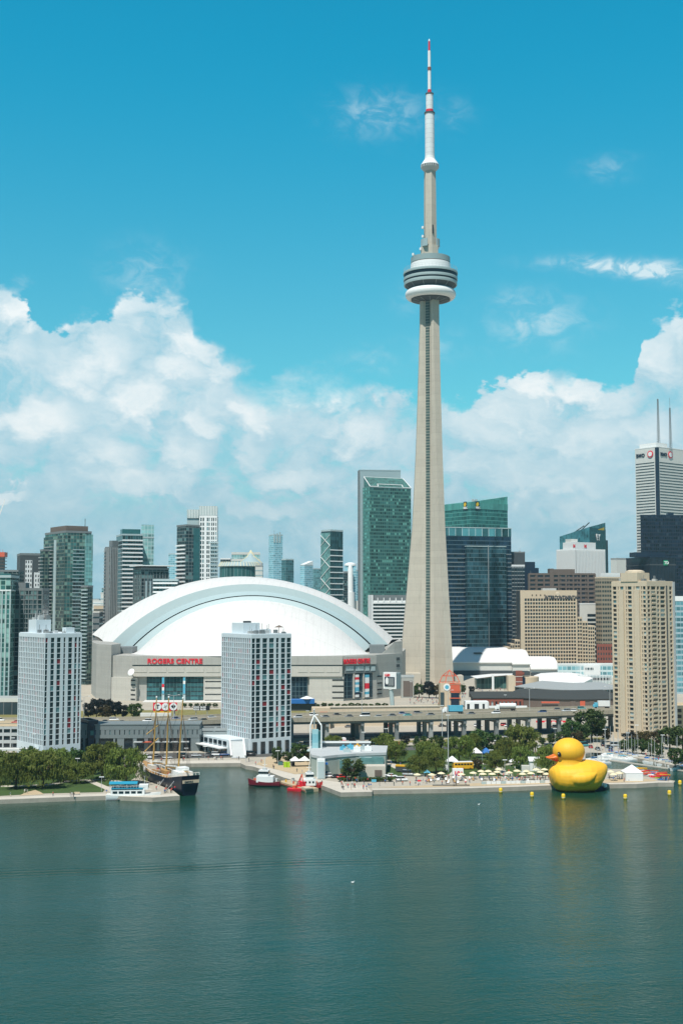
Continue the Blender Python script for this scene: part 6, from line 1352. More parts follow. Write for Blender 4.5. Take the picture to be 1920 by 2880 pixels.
for px, lane, kind, colour in [(300,1,'car','black'),(333,2,'suv','white'),(345,0,'car','black'),(422,1,'suv','white'),(548,1,'suv','silver'),(576,0,'car','black'),(596,2,'car','silver'),(835,1,'suv','silver'),(888,2,'suv','white'),(915,1,'car','grey'),(950,2,'car','black'),(975,1,'car','grey'),(1028,1,'van','white'),(1064,0,'car','silver'),(1098,1,'car','grey'),(1128,2,'car','blue'),(1146,1,'car','teal'),(1172,2,'suv','grey'),(1206,1,'car','grey'),(1320,1,'car','grey'),(1393,1,'suv','white'),(1520,0,'suv','blue'),(1565,2,'car','grey'),(1590,1,'suv','silver'),(1608,1,'car','white'),(1625,2,'suv','teal'),(60,1,'car','red'),(15,2,'suv','white'),(670,1,'car','grey'),(1740,1,'suv','white'),(500,2,'car','blue')]:
    # find the deck point below that picture column
    best = None
    for j in range(0, int(tot_), 2):
        p, t_ = along(near, j); n_ = Vector((-t_.y, t_.x, 0)); q = p + n_*(3.2+lane*4.2+(5 if lane == 2 else 0)); e_ = abs(q.x/q.y*FP+960-px)
        if best is None or e_ < best[0]: best = (e_, q, t_)
    q, t_ = best[1], best[2]; ev.append((kind, colour, math.atan2(t_.y,t_.x)+(math.pi if lane < 2 else 0), Vector((q.x, q.y, EZ-.25))))
traffic(ev, 'on the elevated expressway', 'cars on the elevated expressway')
ev = []
for px, py, kind, colour in [(1095,2044,'car','red'),(1188,2044,'car','silver'),(1243,2044,'car','black'),(1282,2043,'suv','white'),(1300,2046,'car','black'),(1343,2044,'suv','white'),(980,2046,'car','grey'),(905,2047,'car','red'),(1418,2042,'suv','red'),(1428,2044,'car','white'),(1560,2046,'car','black')]:
    ev.append((kind, colour, R(3), G(px, py)))
traffic(ev, 'on the road under the expressway', 'cars on the road under the expressway')
ev = []
for px, py, kind, colour in [(412,2134,'suv','white'),(470,2134,'car','silver'),(515,2132,'van','black'),(552,2128,'car','silver'),(588,2128,'car','black'),(608,2126,'suv','white'),(632,2126,'suv','blue'),(672,2127,'car','black'),(704,2126,'van','black'),(440,2130,'car','black'),(270,2136,'car','red'),(330,2128,'car','white')]:
    ev.append((kind, colour, R(2), G(px, py)))
traffic(ev, 'parked on the street behind the basin', 'cars parked behind the basin')
ev = []
for px, py, kind, colour in [(925,2187,'suv','white'),(912,2186,'van','black'),(946,2188,'car','black'),(962,2189,'car','red'),(1129,2197,'suv','white'),(1238,2188,'car','black'),(1150,2182,'van','silver'),(1100,2186,'car','white')]:
    ev.append((kind, colour, R(rd_.uniform(-15,15)), G(px, py)))
traffic(ev, 'parked on the quay near the beach', 'cars parked on the quay')
ev = []
for i, (px, py) in enumerate([(838,2098),(850,2104),(822,2108),(868,2098),(966,2098),(1010,2100),(1020,2106),(1056,2102),(1120,2096),(1252,2098),(1405,2082),(1420,2084),(1392,2086),(1500,2098),(1512,2104),(1545,2104),(1560,2100),(1582,2106),(1600,2110),(1640,2100),(1660,2104),(1694,2098),(1712,2104),(1730,2100),(1742,2107),(1715,2113),(800,2102),(1620,2104),(1680,2110)]):
    ev.append((['car','suv','car','van'][i % 4], CN[(i*5) % 12], R(rd_.choice([5,85,-85,20])), G(px, py)))
traffic(ev, 'in the car park', 'cars parked before the expressway')
def truck(name, label, px, py, z, cab, boxm, L_, rz=0.0, tank=False, lane=5):
    g = G(px, py, z); r = thing(name, label, 'truck', tuple(g), rz)
    if tank: MB().tube((-L_/2,0,2.5),(L_/2-2.5,0,2.5),1.25,1.25,14).build('tank', M[boxm], r)
    else: box(r, 'box_body', boxm, -L_/2, L_/2-2.6, -1.25, 1.25, 1.1, 4.0)
    MB().loft([ringbox(L_/2-2.3,1.2,.6,3.0), ringbox(L_/2-.9,1.2,.6,3.0), ringbox(L_/2-.3,1.15,.6,1.9), ringbox(L_/2,1.05,.7,1.6)]).build('cab', M[cab], r); box(r, 'windscreen', 'carglass', L_/2-.9, L_/2-.6, -1.0, 1.0, 2.0, 2.7); box(r, 'chassis', 'black', -L_/2, L_/2-.5, -.5, .5, .6, 1.05)
    for x in (-L_/2+1, -L_/2+2.1, L_/2-1.4):
        for y in (-1.1, 1.1): MB().tube((x,y-.15,.5),(x,y+.15,.5),.5,.5,10).build('wheel', M['tyre'], r)
truck('container_truck', 'truck with a bright turquoise container on the expressway below the clock tower', 1272, 2006, EZ, 'white', 'skyblue', 10.5, R(180))
truck('tanker_truck', 'white tanker truck on the expressway right of the clock tower', 1420, 1998, EZ, 'white', 'white', 11, R(180), True)
truck('box_truck', 'white box truck on the expressway beside the beige apartment tower', 1690, 1992, EZ, 'skyblue', 'white', 9, R(180))
truck('box_truck', 'small truck with red cab and white box standing by the beacon', 965, 2100, LZ, 'red', 'white', 6.5, R(-80))
truck('digger_truck', 'yellow construction truck under the expressway behind the beacon', 893, 2042, LZ, 'yellow', 'busyellow', 7, 0)
# ---------------------------------------------------------------- giant duck
dc = G(1625.5, 2233, 0); DKD = 455.0; DX = P(1625.5, 2200, DKD).x
duck = thing('giant_rubber_duck', 'giant yellow inflatable duck with an orange beak floating in front of the beach', 'inflatable duck', (DX, DKD, 0), R(4))
st_ = [(-10.9,5.4,7.0,1.0),(-10.5,3.9,7.9,3.4),(-9.8,1.9,8.8,5.2),(-8.4,.3,9.6,6.8),(-6,-.5,10.2,8.0),(-3,-.6,10.5,8.6),(0,-.6,10.9,8.8),(3,-.5,11.1,8.4),(5.3,-.2,10.9,7.5),(7.1,1.0,10.6,6.2),(8.8,3.2,10.2,4.6),(10.2,5.7,9.5,2.7),(10.8,7.2,8.8,1.1)]
def se(x, zb_, zt_, hw, n=28):
    out = []
    for i in range(n):
        a = 2*math.pi*i/n; c_, s_ = math.cos(a), math.sin(a)
        out.append((x, hw*math.copysign(abs(c_)**.88, c_), (zb_+zt_)/2 + (zt_-zb_)/2*math.copysign(abs(s_)**.88, s_)))
    return out
b = MB(); b.loft([se(*q) for q in st_]); b.ball((-3.5,0,14.25), 5.95, 5.7, 4.95, seg=32, rings=20); b.loft([[(-3.5+r_*math.cos(2*math.pi*i/28), r_*.98*math.sin(2*math.pi*i/28), z) for i in range(28)] for r_, z in ((5.6,8.6),(5.0,10.4),(4.9,11.6),(4.6,13))])
for sgn in (-1, 1):
    rr = []
    for x, zc_, hh, pr in [(-6.3,5.2,.3,.1),(-5.6,5.1,1.1,.6),(-4,5.0,1.9,1.2),(-2,5.0,2.3,1.6),(0,5.1,2.4,1.8),(2,5.4,2.2,1.7),(3.6,6.0,1.6,1.4),(4.6,6.8,1.0,1.1),(5.4,7.6,.35,.8)]:
        hw = 8.6*(1-((x+.5)/11.2)**2)**.5; zn = (zc_-5)/5.6; yb_ = hw*(1-min(.95,abs(zn))**2.2)**.45
        rr.append([(x, sgn*(yb_-.9+(pr+.3)*math.cos(2*math.pi*i/16)), zc_+hh*math.sin(2*math.pi*i/16)) for i in range(16)])
    b.loft(rr if sgn > 0 else rr)
tmp = bpy.data.objects.new('tmp', b.mesh('tmp', M['yellow'])); col.objects.link(tmp)
md_ = tmp.modifiers.new('r', 'REMESH'); md_.mode = 'VOXEL'; md_.voxel_size = .2; md_.adaptivity = 0
ms = tmp.modifiers.new('s', 'SMOOTH'); ms.iterations = 9; ms.factor = .5
dg = bpy.context.evaluated_depsgraph_get(); me = bpy.data.meshes.new_from_object(tmp.evaluated_get(dg)); bpy.data.objects.remove(tmp)
A('duck', (.86,.46,.03), rough=.55, var=.05, scale=.12, spec=.3)
m_ = M['duck']; t = NT(m_.node_tree); pb = [n_ for n_ in m_.node_tree.nodes if n_.type == 'BSDF_PRINCIPLED'][0]
oc = t.n('ShaderNodeTexCoord').outputs['Object']; x, y, z = t.xyz(oc)
wr_ = t.noise(t.vec(t.m('MULTIPLY', x, .8), t.m('MULTIPLY', y, .8), t.m('MULTIPLY', z, .25)), 1.2, 4, .6)
seam = t.m('LESS_THAN', t.m('FRACT', t.m('DIVIDE', x, 1.7)), .05)
bp = t.n('ShaderNodeBump'); bp.inputs['Strength'].default_value = .35; bp.inputs['Distance'].default_value = .3
t.link(t.m('SUBTRACT', wr_, t.m('MULTIPLY', seam, .25)), bp.inputs['Height']); t.link(bp.outputs[0], pb.inputs['Normal'])
me.materials.clear(); me.materials.append(m_); me.polygons.foreach_set('use_smooth', [True]*len(me.polygons))
o = bpy.data.objects.new('body', me); col.objects.link(o); o.parent = duck; KIDS.setdefault(duck.name, []).append(o)
A('beak', (.78,.16,.02), rough=.35, var=.04)
def bill(sts): return MB().loft([[(x, hw*math.cos(2*math.pi*i/18), zc_+hh*math.sin(2*math.pi*i/18)) for i in range(18)] for x, zc_, hw, hh in sts])
bill([(-8.0,12.2,2.6,1.3),(-9.0,12.25,2.5,1.15),(-10,12.1,2.3,.8),(-11,12.0,2.0,.5),(-11.7,12.05,1.6,.35),(-12.1,12.15,1.0,.2)]).build('beak', M['beak'], duck, True)
bill([(-8.0,11.2,2.0,.8),(-9.0,11.35,1.9,.55),(-10,11.5,1.6,.35),(-10.8,11.6,1.1,.15)]).build('lower_beak', M['signred'], duck, True)
for sg in (-1, 1):
    n_ = Vector(((-7.95+3.5)/5.95**2, sg*.62/5.7*1.0, (13.6-14.25)/4.95**2)).normalized(); c_ = Vector((-7.95, sg*3.72, 13.6))
    q = MB().ball((0,0,0), .82, 1.02, .3, seg=20, rings=10).build('eye', M['black'], duck, True); q.location = c_+n_*.12; q.rotation_euler = n_.to_track_quat('Z','Y').to_euler()
    q = MB().ball((0,0,0), .17, .2, .1, seg=10, rings=6).build('eye_glint', M['white'], duck, True); q.location = c_+n_*.42+Vector((-.15,0,.3)); q.rotation_euler = n_.to_track_quat('Z','Y').to_euler()
# ---------------------------------------------------------------- boats
def hullmesh(L_, B_, H_, sheer=.25, deck='offwhite', seg=9, transom=.8, wl=.86, stripe=None, hm='white', keel=.5):
    b = MB(); rr = []
    for i in range(seg+1):
        s_ = i/seg; x = -L_/2+L_*s_; hw = B_/2*(transom+(1-transom)*min(1, s_*2.2))*(1 if s_ < .45 else (1-((s_-.45)/.55)**2.2)); hw = max(hw, .03); zt_ = H_*(1+sheer*(abs(s_-.35)/.65)**2)
        rk = (s_**4)*L_*.04
        rr.append([(x+rk, -hw, zt_), (x+rk*.6, -hw*.97, zt_*.55), (x, -hw*wl, 0), (x-rk*.5, -hw*.3, -keel), (x-rk*.5, hw*.3, -keel), (x, hw*wl, 0), (x+rk*.6, hw*.97, zt_*.55), (x+rk, hw, zt_)])
    n = len(b.v); b.loft(rr)
    for k_ in range(len(b.f)):
        vs = b.f[k_]
        if len(vs) == 4 and all(((v-n) % 8) in (0, 7) for v in vs): b.m[k_] = 1
    return b, [M[hm], M[deck]]
def sailboat(label, px, py, L_, rz, mh, cover, group, hm='white'):
    g = G(px, py, 0); r = thing('sailboat', label, 'sailboat', tuple(g), rz, group)
    b, ms_ = hullmesh(L_, L_*.3, .95, hm=hm); b.build('hull', ms_, r)
    MB().loft([[(-L_*.12,-.8,.95),(-L_*.12,.8,.95),(-L_*.12,.6,1.5),(-L_*.12,-.6,1.5)],[(L_*.2,-.6,1.0),(L_*.2,.6,1.0),(L_*.16,.45,1.4),(L_*.16,-.45,1.4)]]).build('cabin', M['offwhite'], r)
    if mh: MS = MB().tube((L_*.08,0,.9),(L_*.08,0,mh),.11,.07).build('mast', M['lightgrey'], r); under(MB().tube((L_*.07,0,2.1),(-L_*.33,0,2.0),.17,.13).build('boom_cover', M[cover], r), MS)
def mboat(label, px, py, L_, rz, cover, group, hm='white'):
    g = G(px, py, 0); r = thing('motorboat', label, 'motorboat', tuple(g), rz, group)
    b, ms_ = hullmesh(L_, L_*.34, 1.1, hm=hm); b.build('hull', ms_, r)
    MB().loft([[(-L_*.2,-1,1.1),(-L_*.2,1,1.1),(-L_*.2,.9,2.0),(-L_*.2,-.9,2.0)],[(L_*.22,-.8,1.1),(L_*.22,.8,1.1),(L_*.08,.7,1.9),(L_*.08,-.7,1.9)]]).build('cabin', M[cover], r); box(r, 'windscreen', 'carglass', L_*.1, L_*.13, -.7, .7, 1.3, 1.8)
rd_ = random.Random(21); mb_ = []
for i in range(11): mb_.append((1706+i*7.4+rd_.uniform(-1,1), 2122+i*1.5+rd_.uniform(-2,2)))
for i in range(8): mb_.append((1700+i*9.5+rd_.uniform(-2,2), 2131+i*1.6))
for i in range(17): mb_.append((1770+i*9.3+rd_.uniform(-1,1), 2134+i*1.75+rd_.uniform(-1.5,1.5)))
for i in range(5): mb_.append((1655+i*9+rd_.uniform(-2,2), 2142+rd_.uniform(-3,3)))
mb_.append((1905,2166)); mb_.append((1680,2148)); mb_.append((1693,2150))
mb_ = [q for q in sorted(mb_) if not (1700 < q[0] < 1770 and q[1] < 2122)]
si = mi = 0
for i, (px, py) in enumerate(mb_):
    if i % 4 != 3: sailboat('white sailboat moored in the marina, %s sailing mast from the left' % ordn(si), px, py, rd_.uniform(7.5,10), R(200+rd_.uniform(-12,12)), rd_.choice([10,12,9,13.5,11]) if i % 5 else 0, rd_.choice(['blue','white','skyblue','white','offwhite']), 'boats moored in the marina'); si += 1
    else: mboat('white motorboat moored in the marina, %s motor craft from the left' % ordn(mi), px, py, rd_.uniform(6,8.5), R(200+rd_.uniform(-14,14)), rd_.choice(['white','blue','offwhite']), 'boats moored in the marina'); mi += 1
for i, (a, c_) in enumerate((((1700,2136),(1925,2168)), ((1690,2126),(1790,2132)), ((1650,2149),(1700,2152)))):
    q0, q1 = G(*a, .5), G(*c_, .5); r = thing('floating_dock', ['long grey floating dock between the moored boats at right', 'short floating dock close to the marina quay', 'small floating dock directly behind the duck'][i], 'dock', tuple(q0)); d = (q1-q0); n_ = Vector((-d.y,d.x,0)).normalized()*1.1
    MB().prism([(0,0),(d.x,d.y),(d.x+n_.x,d.y+n_.y),(n_.x,n_.y)], -.4, .1).build('deck', M['quay'], r)
# masts' kin: stored dinghy by the duck
g = G(1672, 2222, 0); r = thing('support_boat', 'dark workboat with white gear tied up behind the tail of the duck', 'boat', tuple(g), R(15)); b, ms_ = hullmesh(9, 3.4, 1.3, hm='navy', deck='darkgrey'); b.build('hull', ms_, r)
box(r, 'console', 'white', -1, 1.2, -.8, .8, 1.3, 3.4); box(r, 'engine', 'white', 2.4, 3.6, -.7, .7, 1.3, 2.5); MB().ball((3.6,-.9,1.6), .9,.8,.8).ball((2.2,1.0,1.8), .8,.7,.7).build('fender', M['white'], r, True); MB().tube((0,0,3.4),(0,0,5.2),.06).build('aerial', M['white'], r)
# buoys
for i, (px, py) in enumerate([(1407,2230),(1495,2242),(1583,2247),(1757,2248),(1881,2237),(1910.5,2208)]):
    g = G(px, py, 0); r = thing('marker_buoy', 'upright yellow marker buoy on the water, %s from the left' % ordn(i), 'buoy', tuple(g), 0, 'yellow marker buoys')
    MB().lathe([(.3,-.3),(.62,.0),(.68,.5),(.66,1.5),(.45,1.8),(.1,1.85)], 14).build('float', M['yellow'], r, True); MB().lathe([(.69,.45),(.70,.5),(.70,.62),(.69,.67)], 14).build('band', M['cream'], r)
g = G(992, 2484, 0); r = thing('floating_gull', 'white gull resting alone on the open water', 'gull', tuple(g)); 
MB().loft([[(x, w*math.cos(a), h+w*.8*math.sin(a)) for a in [2*math.pi*i/10 for i in range(10)]] for x, w, h in ((-.5,.03,.35),(-.25,.16,.22),(0,.24,.2),(.2,.18,.25),(.27,.1,.42),(.34,.09,.55),(.45,.04,.55))]).build('body', M['white'], r, True)
g = G(1346, 2264, 0); r = thing('floating_gull', 'second tiny white gull low on the water near the yellow buoys', 'gull', tuple(g)); MB().loft([[(x, w*math.cos(a), h+w*.8*math.sin(a)) for a in [2*math.pi*i/10 for i in range(10)]] for x, w, h in ((-.5,.03,.35),(-.25,.16,.22),(0,.24,.2),(.2,.18,.25),(.27,.1,.42),(.34,.09,.55),(.45,.04,.55))]).build('body', M['white'], r, True)
# ---------------------------------------------------------------- tall ship
s0, s1 = G(528, 2236, 0), G(404, 2192, 0); ax = (s1-s0).normalized(); ay = Vector((-ax.y, ax.x, 0)); SL = (s1-s0).length
ship = thing('tall_ship', 'black three masted sailing ship with tan masts moored along the left quay', 'sailing ship', tuple(s0), math.atan2(ax.y, ax.x))
rr = []; n = 18
for i in range(n+1):
    s_ = i/n; x = -1.5+(SL+4)*s_; hw = 3.9*(.86+.14*min(1,s_*4))*(1 if s_ < .5 else 1-((s_-.5)/.5)**2.4); hw = max(hw,.12); zt_ = 5.0+2.3*(max(0,.3-s_)/.3)**1.3+2.6*(max(0,s_-.55)/.45)**1.6; rk = 2.5*s_**6; st = -1.2*max(0,.08-s_)/.08
    rr.append([(x+rk+st,-hw,zt_),(x+rk*.6+st*.5,-hw*.99,zt_*.62),(x,-hw*.88,1.2),(x,-hw*.62,-.4),(x,0,-1.5),(x,hw*.62,-.4),(x,hw*.88,1.2),(x+rk*.6+st*.5,hw*.99,zt_*.62),(x+rk+st,hw,zt_)])
b = MB().loft(rr)
for k_ in range(len(b.f)):
    if len(b.f[k_]) == 4 and all((v % 9) in (0, 8) for v in b.f[k_]): b.m[k_] = 1
b.build('hull', [mat('hull_black', (.010,.016,.032), rough=.35, var=.2), M['wood']], ship)
rb = MB()
for i in range(n):
    for sd_ in (0, 8):
        a, c_ = rr[i][sd_], rr[i+1][sd_]; rb.tube((a[0],a[1],a[2]+.9), (c_[0],c_[1],c_[2]+.9), .13, seg=4); rb.tube(a, (a[0],a[1],a[2]+.9), .1, seg=4)
under(rb.build('bulwark_rail', M['white'], ship), KIDS[ship.name][0])
sp = MB()
for i in range(5, 15):
    a = rr[i][0]; sp.box(a[0]-.35, a[0]+.35, a[1]*.995+.0 if False else a[1]-.06, a[1]+.1, a[2]*.74, a[2]*.74+.45)
under(sp.build('porthole', M['offwhite'], ship), KIDS[ship.name][0])
box(ship, 'stern_panel', 'beige', -2.85, -2.7, -3.2, 3.2, 4.6, 5.7)
text('EMPIRE', .9, M['navy'], ship, ((-2.9, 2.4, 4.8), (0,-1,0), (0,0,1)), bold=.02, ex=.03, sx=1.1)
rd_ = random.Random(3)
box(ship, 'deckhouse', 'white', 1.5, 9, -2.6, 2.6, 5.2, 8.0); box(ship, 'deckhouse', 'white', 3.0, 7, -1.8, 1.8, 8.0, 9.4); box(ship, 'deckhouse', 'wood', 17, 22, -1.8, 1.8, 4.3, 6.6); box(ship, 'deckhouse', 'offwhite', 31, 36, -1.7, 1.7, 4.6, 7.0)
for i in range(26): x = rd_.uniform(10, SL-6); y = rd_.uniform(-2.8, 2.8); s_ = rd_.uniform(.4, 1.1); box(ship, 'deck_gear', rd_.choice(['wood','white','offwhite','brown','orange_red','beige']), x, x+s_*1.3, y, y+s_, 4.4, 5.3+s_)
lsh = Matrix.Rotation(-ship.rotation_euler.z, 3, 'Z')
def shl(p): return lsh @ (Vector(p)-Vector(ship.location))
A('mastwood', (.50,.30,.09), rough=.5, var=.1)
for x, ytop in ((9.5,1964),(SL*.47,1961),(SL*.78,1961)):
    base = Vector(s0)+ax*x; top = P((515,475,441)[[9.5,SL*.47,SL*.78].index(x)], ytop, base.y); tp_ = shl(top); MS = MB().tube((x,0,4), tp_, .42, .2, 8).build('mast', M['mastwood'], ship)
    under(MB().ball(tp_, .35, .35, .5).build('mast_cap', M['white'], ship), MS)
    rg = MB(); hz = tp_.z
    for sd_ in (-1, 1):
        for dx_ in (-3,-1.5,0,1.5): rg.tube((x+dx_-1, sd_*4.2, 5), (tp_.x, tp_.y, hz*.82), .055, seg=3)
    rg.tube((tp_.x,tp_.y,hz*.97), (min(SL+8, x+18), 0, 8), .055, seg=3)
    under(rg.build('shroud', M['brown'], ship), MS)
    under(MB().tube((x-.5,0,7.6), (x-11,0,8.4), .24, .16).build('boom', M['mastwood'], ship), MS); under(MB().tube((x-.5,0,8.1), (x-10,0,8.9), .38, .3).build('furled_sail', M['offwhite'], ship), MS)
for a, c_ in (((407,2114,478),(446,2076,488)), ((413,2065,480),(447,2039,490))): MB().tube(shl(P(*a)), shl(P(*c_)), .25, .2).build('yard', M['mastwood'], ship)
MB().tube((SL+1,0,8), shl(P(372,2117,s1.y+14)), .4, .2).build('bowsprit', M['mastwood'], ship)
MB().tube((2,4.5,5), (-1,9.5,LZ), .05).tube((12,4.5,4.5), (7,9.5,LZ), .05).build('mooring_line', M['white'], ship)
# ---------------------------------------------------------------- tour boat
g = G(371, 2251, 0); r = thing('tour_boat', 'white double deck tour boat with a long turquoise awning at the left quay', 'tour boat', (g.x, g.y+2.4, 0), R(4))
b, ms_ = hullmesh(18.5, 4.8, 1.7, hm='white', deck='offwhite', transom=.95, sheer=.5); b.build('hull', ms_, r); box(r, 'rub_strip', 'navy', -9, 5, -2.5, -2.4, .1, .35)
box(r, 'cabin', 'white', -7.6, 4.2, -1.9, 1.9, 1.7, 3.6)
for i in range(5): box(r, 'window', 'win_a', -6.9+i*2.15, -5.3+i*2.15, -1.97, -1.9, 2.3, 3.1)
box(r, 'mid_awning', 'canopyblue', -7.4, 3.6, -2.1, 2.1, 3.9, 4.2); MB().loft([[(x,-2.0,5.7),(x,0,6.3),(x,2.0,5.7),(x,2.0,5.5),(x,-2.0,5.5)] for x in (-8.2,1.6)]).build('top_awning', M['canopyblue'], r)
b = MB()
for x in (-8,-5,-2,1.4):
    for y in (-1.9,1.9): b.tube((x,y,3.6),(x,y,5.6),.06)
b.build('post', M['white'], r); b = MB()
for i in range(12): b.tube((-7.6+i,-1.95,3.6),(-7.6+i,-1.95,4.9),.05,seg=4)
b.tube((-7.6,-1.95,4.9),(4,-1.95,4.9),.06,seg=4); b.build('railing', M['white'], r); box(r, 'wheelhouse', 'white', 2.2, 5.4, -1.6, 1.6, 3.6, 5.2); box(r, 'windscreen', 'win_a', 5.4, 5.5, -1.3, 1.3, 4.2, 4.9); MB().tube((4,0,5.2),(4,0,8),.06).build('aerial', M['white'], r)
# tugs and barge
def tug(label, px, py, L_, rz, red):
    g = G(px, py, 0); r = thing('fire_boat' if red else 'tug_boat', label, 'boat', tuple(g), rz)
    b, ms_ = hullmesh(L_, L_*.34, 1.7, hm='red' if red else 'darkred', deck='brown', sheer=.7, transom=.75); b.build('hull', ms_, r)
    b2, m2 = hullmesh(L_*.985, L_*.345, .55, hm='black', deck='black', sheer=.0, transom=.75); b2.build('lower_hull', m2, r)
    box(r, 'deckhouse', 'white', -L_*.3, L_*.24, -1.75, 1.75, 1.6, 3.9); box(r, 'wheelhouse', 'white', -L_*.14, L_*.17, -1.4, 1.4, 3.9, 6.1); box(r, 'window_band', 'win_a', -L_*.145, L_*.175, -1.45, 1.45, 4.8, 5.6)
    for x in (-1.8,-.3,1.0): box(r, 'window', 'win_a', x, x+.7, -1.81, -1.75, 2.5, 3.2)
    MB().tube((0,0,6.1),(0,0,10.8 if not red else 9.2),.16,.1).tube((-.9,0,8),(.9,0,8),.08).build('mast', M['white'], r); box(r, 'roof_gear', 'lightgrey', -.8,.8,-.5,.5,6.1,6.8)
    b = MB()
    for i in range(9): x = -L_*.42+i*L_*.1; b.tube((x,-L_*.13,1.7),(x,-L_*.13,2.9),.05,seg=4)
    b.tube((-L_*.42,-L_*.13,2.9),(L_*.38,-L_*.13,3.0),.05,seg=4); b.build('railing', M['white'], r)
    box(r, 'deck_gear', 'orange_red', L_*.26, L_*.34, -.6, .6, 2.0, 2.9); MB().tube((-L_*.38,0,1.6),(-L_*.38,0,3.0),.3).build('bollard', M['white'], r)
A('darkred', (.16,.015,.03), rough=.4, var=.1)
tug('dark red tug with a white wheelhouse and mast, left of the tan barge', 744, 2211, 12.0, R(172), False)
tug('bright red and white fire boat at the right end of the tan barge', 869, 2220, 9.5, R(8), True)
q0, q1 = G(780, 2205, 0), G(858, 2229, 0); g = (q0+q1)/2; r = thing('work_barge', 'tan flat work barge with orange crane gear between the two small ships', 'barge', tuple(g), math.atan2((q1-q0).y, (q1-q0).x)); L_ = (q1-q0).length
box(r, 'pontoon', 'sand', -L_/2, L_/2, 0, 5.5, -.3, 1.2); box(r, 'fender_strip', 'brick', -L_/2, L_/2, -.15, 0, .3, .7)
box(r, 'orange_machine', 'signred', L_*.18, L_*.30, .8, 2.6, 1.2, 3.2); MB().tube((L_*.1,1.5,1.2),(L_*.22,2,5.6),.28).tube((L_*.22,2,5.6),(L_*.34,1,3.6),.2).build('crane_arm', M['orange_red'], r)
rd_ = random.Random(9)
for i in range(9): x = rd_.uniform(-L_*.45, L_*.3); y = rd_.uniform(.5,4.2); s_ = rd_.uniform(.4,.9); box(r, 'deck_crate', rd_.choice(['orange_red','brown','offwhite','grey','busyellow']), x, x+s_, y, y+s_, 1.2, 1.7+s_)
box(r, 'ramp', 'beige_pale', L_*.36, L_*.52, 0, 3, 1.2, 1.7)
g = G(829, 2222, 0); r = thing('work_tender', 'small orange red tender lying against the tan barge', 'boat', (g.x, g.y-2.2, 0), R(-30)); b, ms_ = hullmesh(5.5, 2.2, .9, hm='signred', deck='signred'); b.build('hull', ms_, r); box(r, 'console', 'orange_red', -.6,.6,-.5,.5,.9,2.0)
# kayaks piled at the tip of the beach
kb, km = hullmesh(4.2, .75, .35, hm='white', deck='white', transom=.1, sheer=.3, keel=.05); kb.m = [0]*len(kb.f); kme = kb.mesh('kayak', M['white'])
rd_ = random.Random(4); ks = []
kc = {'red':'signred','orange':'orange_red','yellow':'busyellow','teal':'skyblue','white':'white','blue':'blue','green':'green'}
for i in range(58):
    t_ = rd_.random(); px = 1772+t_*100+rd_.uniform(-6,6); py = 2168+t_*24+rd_.uniform(-6,5); cn_ = rd_.choices(list(kc), [6,4,2,1.2,2.5,.8,.6] if t_ > .25 else [3,2,3,3,4,1,1])[0]; ks.append((px, py, cn_, rd_.choice([0,0,.4,.8,1.2])))
cnt = {}
for px, py, cn_, dz_ in sorted(ks):
    i = cnt.get(cn_, 0); cnt[cn_] = i+1
    o = bpy.data.objects.new('kayak', kme); col.objects.link(o); o.location = G(px, py, LZ)+Vector((0,0,.25+dz_)); o.rotation_euler = (R(rd_.uniform(-12,12)), R(rd_.uniform(-4,4)), R(rd_.uniform(-30,10))); o.material_slots[0].link = 'OBJECT'; o.material_slots[0].material = M[kc[cn_]]
    tag(o, '%s kayak in the pile at the tip of the beach, %s of that colour' % (cn_, ordn(i)), 'kayak', 'kayaks piled on the beach tip')
# ---------------------------------------------------------------- beach furniture, stalls and tents
UM = [(1173,2197),(1213,2197),(1240,2193),(1297,2196),(1330,2192),(1352,2187),(1372,2187),(1357,2195),(1383,2195),(1397,2189),(1453,2186),(1479,2187),(1431,2191),(1469,2195),(1492,2193),(1507,2182),(1530,2182),(1519,2189),(1536,2195),(1401,2181),(1724,2196),(1740,2192),(1716,2188)]
for i, (px, py) in enumerate(sorted(UM)):
    g = G(px, py); r = thing('beach_umbrella', 'cream beach umbrella on the sand, %s from the left' % ordn(i), 'umbrella', tuple(g), i*.7, 'cream umbrellas on the beach')
    MB().lathe([(1.55,2.35),(1.5,2.42),(.9,2.75),(.08,3.0)], 8).build('canopy', M['cream'], r); MB().tube((0,0,0),(0,0,2.95),.05).build('pole', M['white'], r)
def tent(label, px, py, s_, hh, m_, rz=0, name='canopy_tent', peaks=1):
    g = G(px, py); r = thing(name, label, 'tent', tuple(g), rz)
    for k_ in range(peaks):
        x0 = (k_-(peaks-1)/2)*s_*2; MB().loft([[(x0-s_,-s_,hh),(x0+s_,-s_,hh),(x0+s_,s_,hh),(x0-s_,s_,hh)],[(x0-.15,-.15,hh+s_*.8),(x0+.15,-.15,hh+s_*.8),(x0+.15,.15,hh+s_*.8),(x0-.15,.15,hh+s_*.8)]]).build('roof', M[m_], r)
    for x in (-s_*peaks, s_*peaks):
        for y in (-s_, s_): MB().tube((x*.97,y*.97,0),(x*.97,y*.97,hh),.06).build('leg', M['lightgrey'], r)
    return r
tent('white double peaked tent beside the lime green containers on the quay', 843, 2156, 2.0, 2.6, 'white', .2, peaks=2); tent('white tent with its side wall just before the yellow bus', 1271, 2158, 2.4, 2.7, 'white')
tent('left white pagoda tent under the park trees behind the bus', 1311, 2142, 2.3, 3.4, 'white'); tent('right white pagoda tent under the park trees behind the bus', 1338, 2140, 2.5, 3.6, 'white'); tent('blue tent under the park trees beside the white pagodas', 1366, 2132, 2.6, 2.4, 'blue')
tent('low white tent on the lawn edge left of the white booth', 1445, 2154, 2.0, 1.8, 'white'); tent('turquoise little shelter on the path beside the willows', 1200, 2184, 1.3, 1.6, 'skyblue')
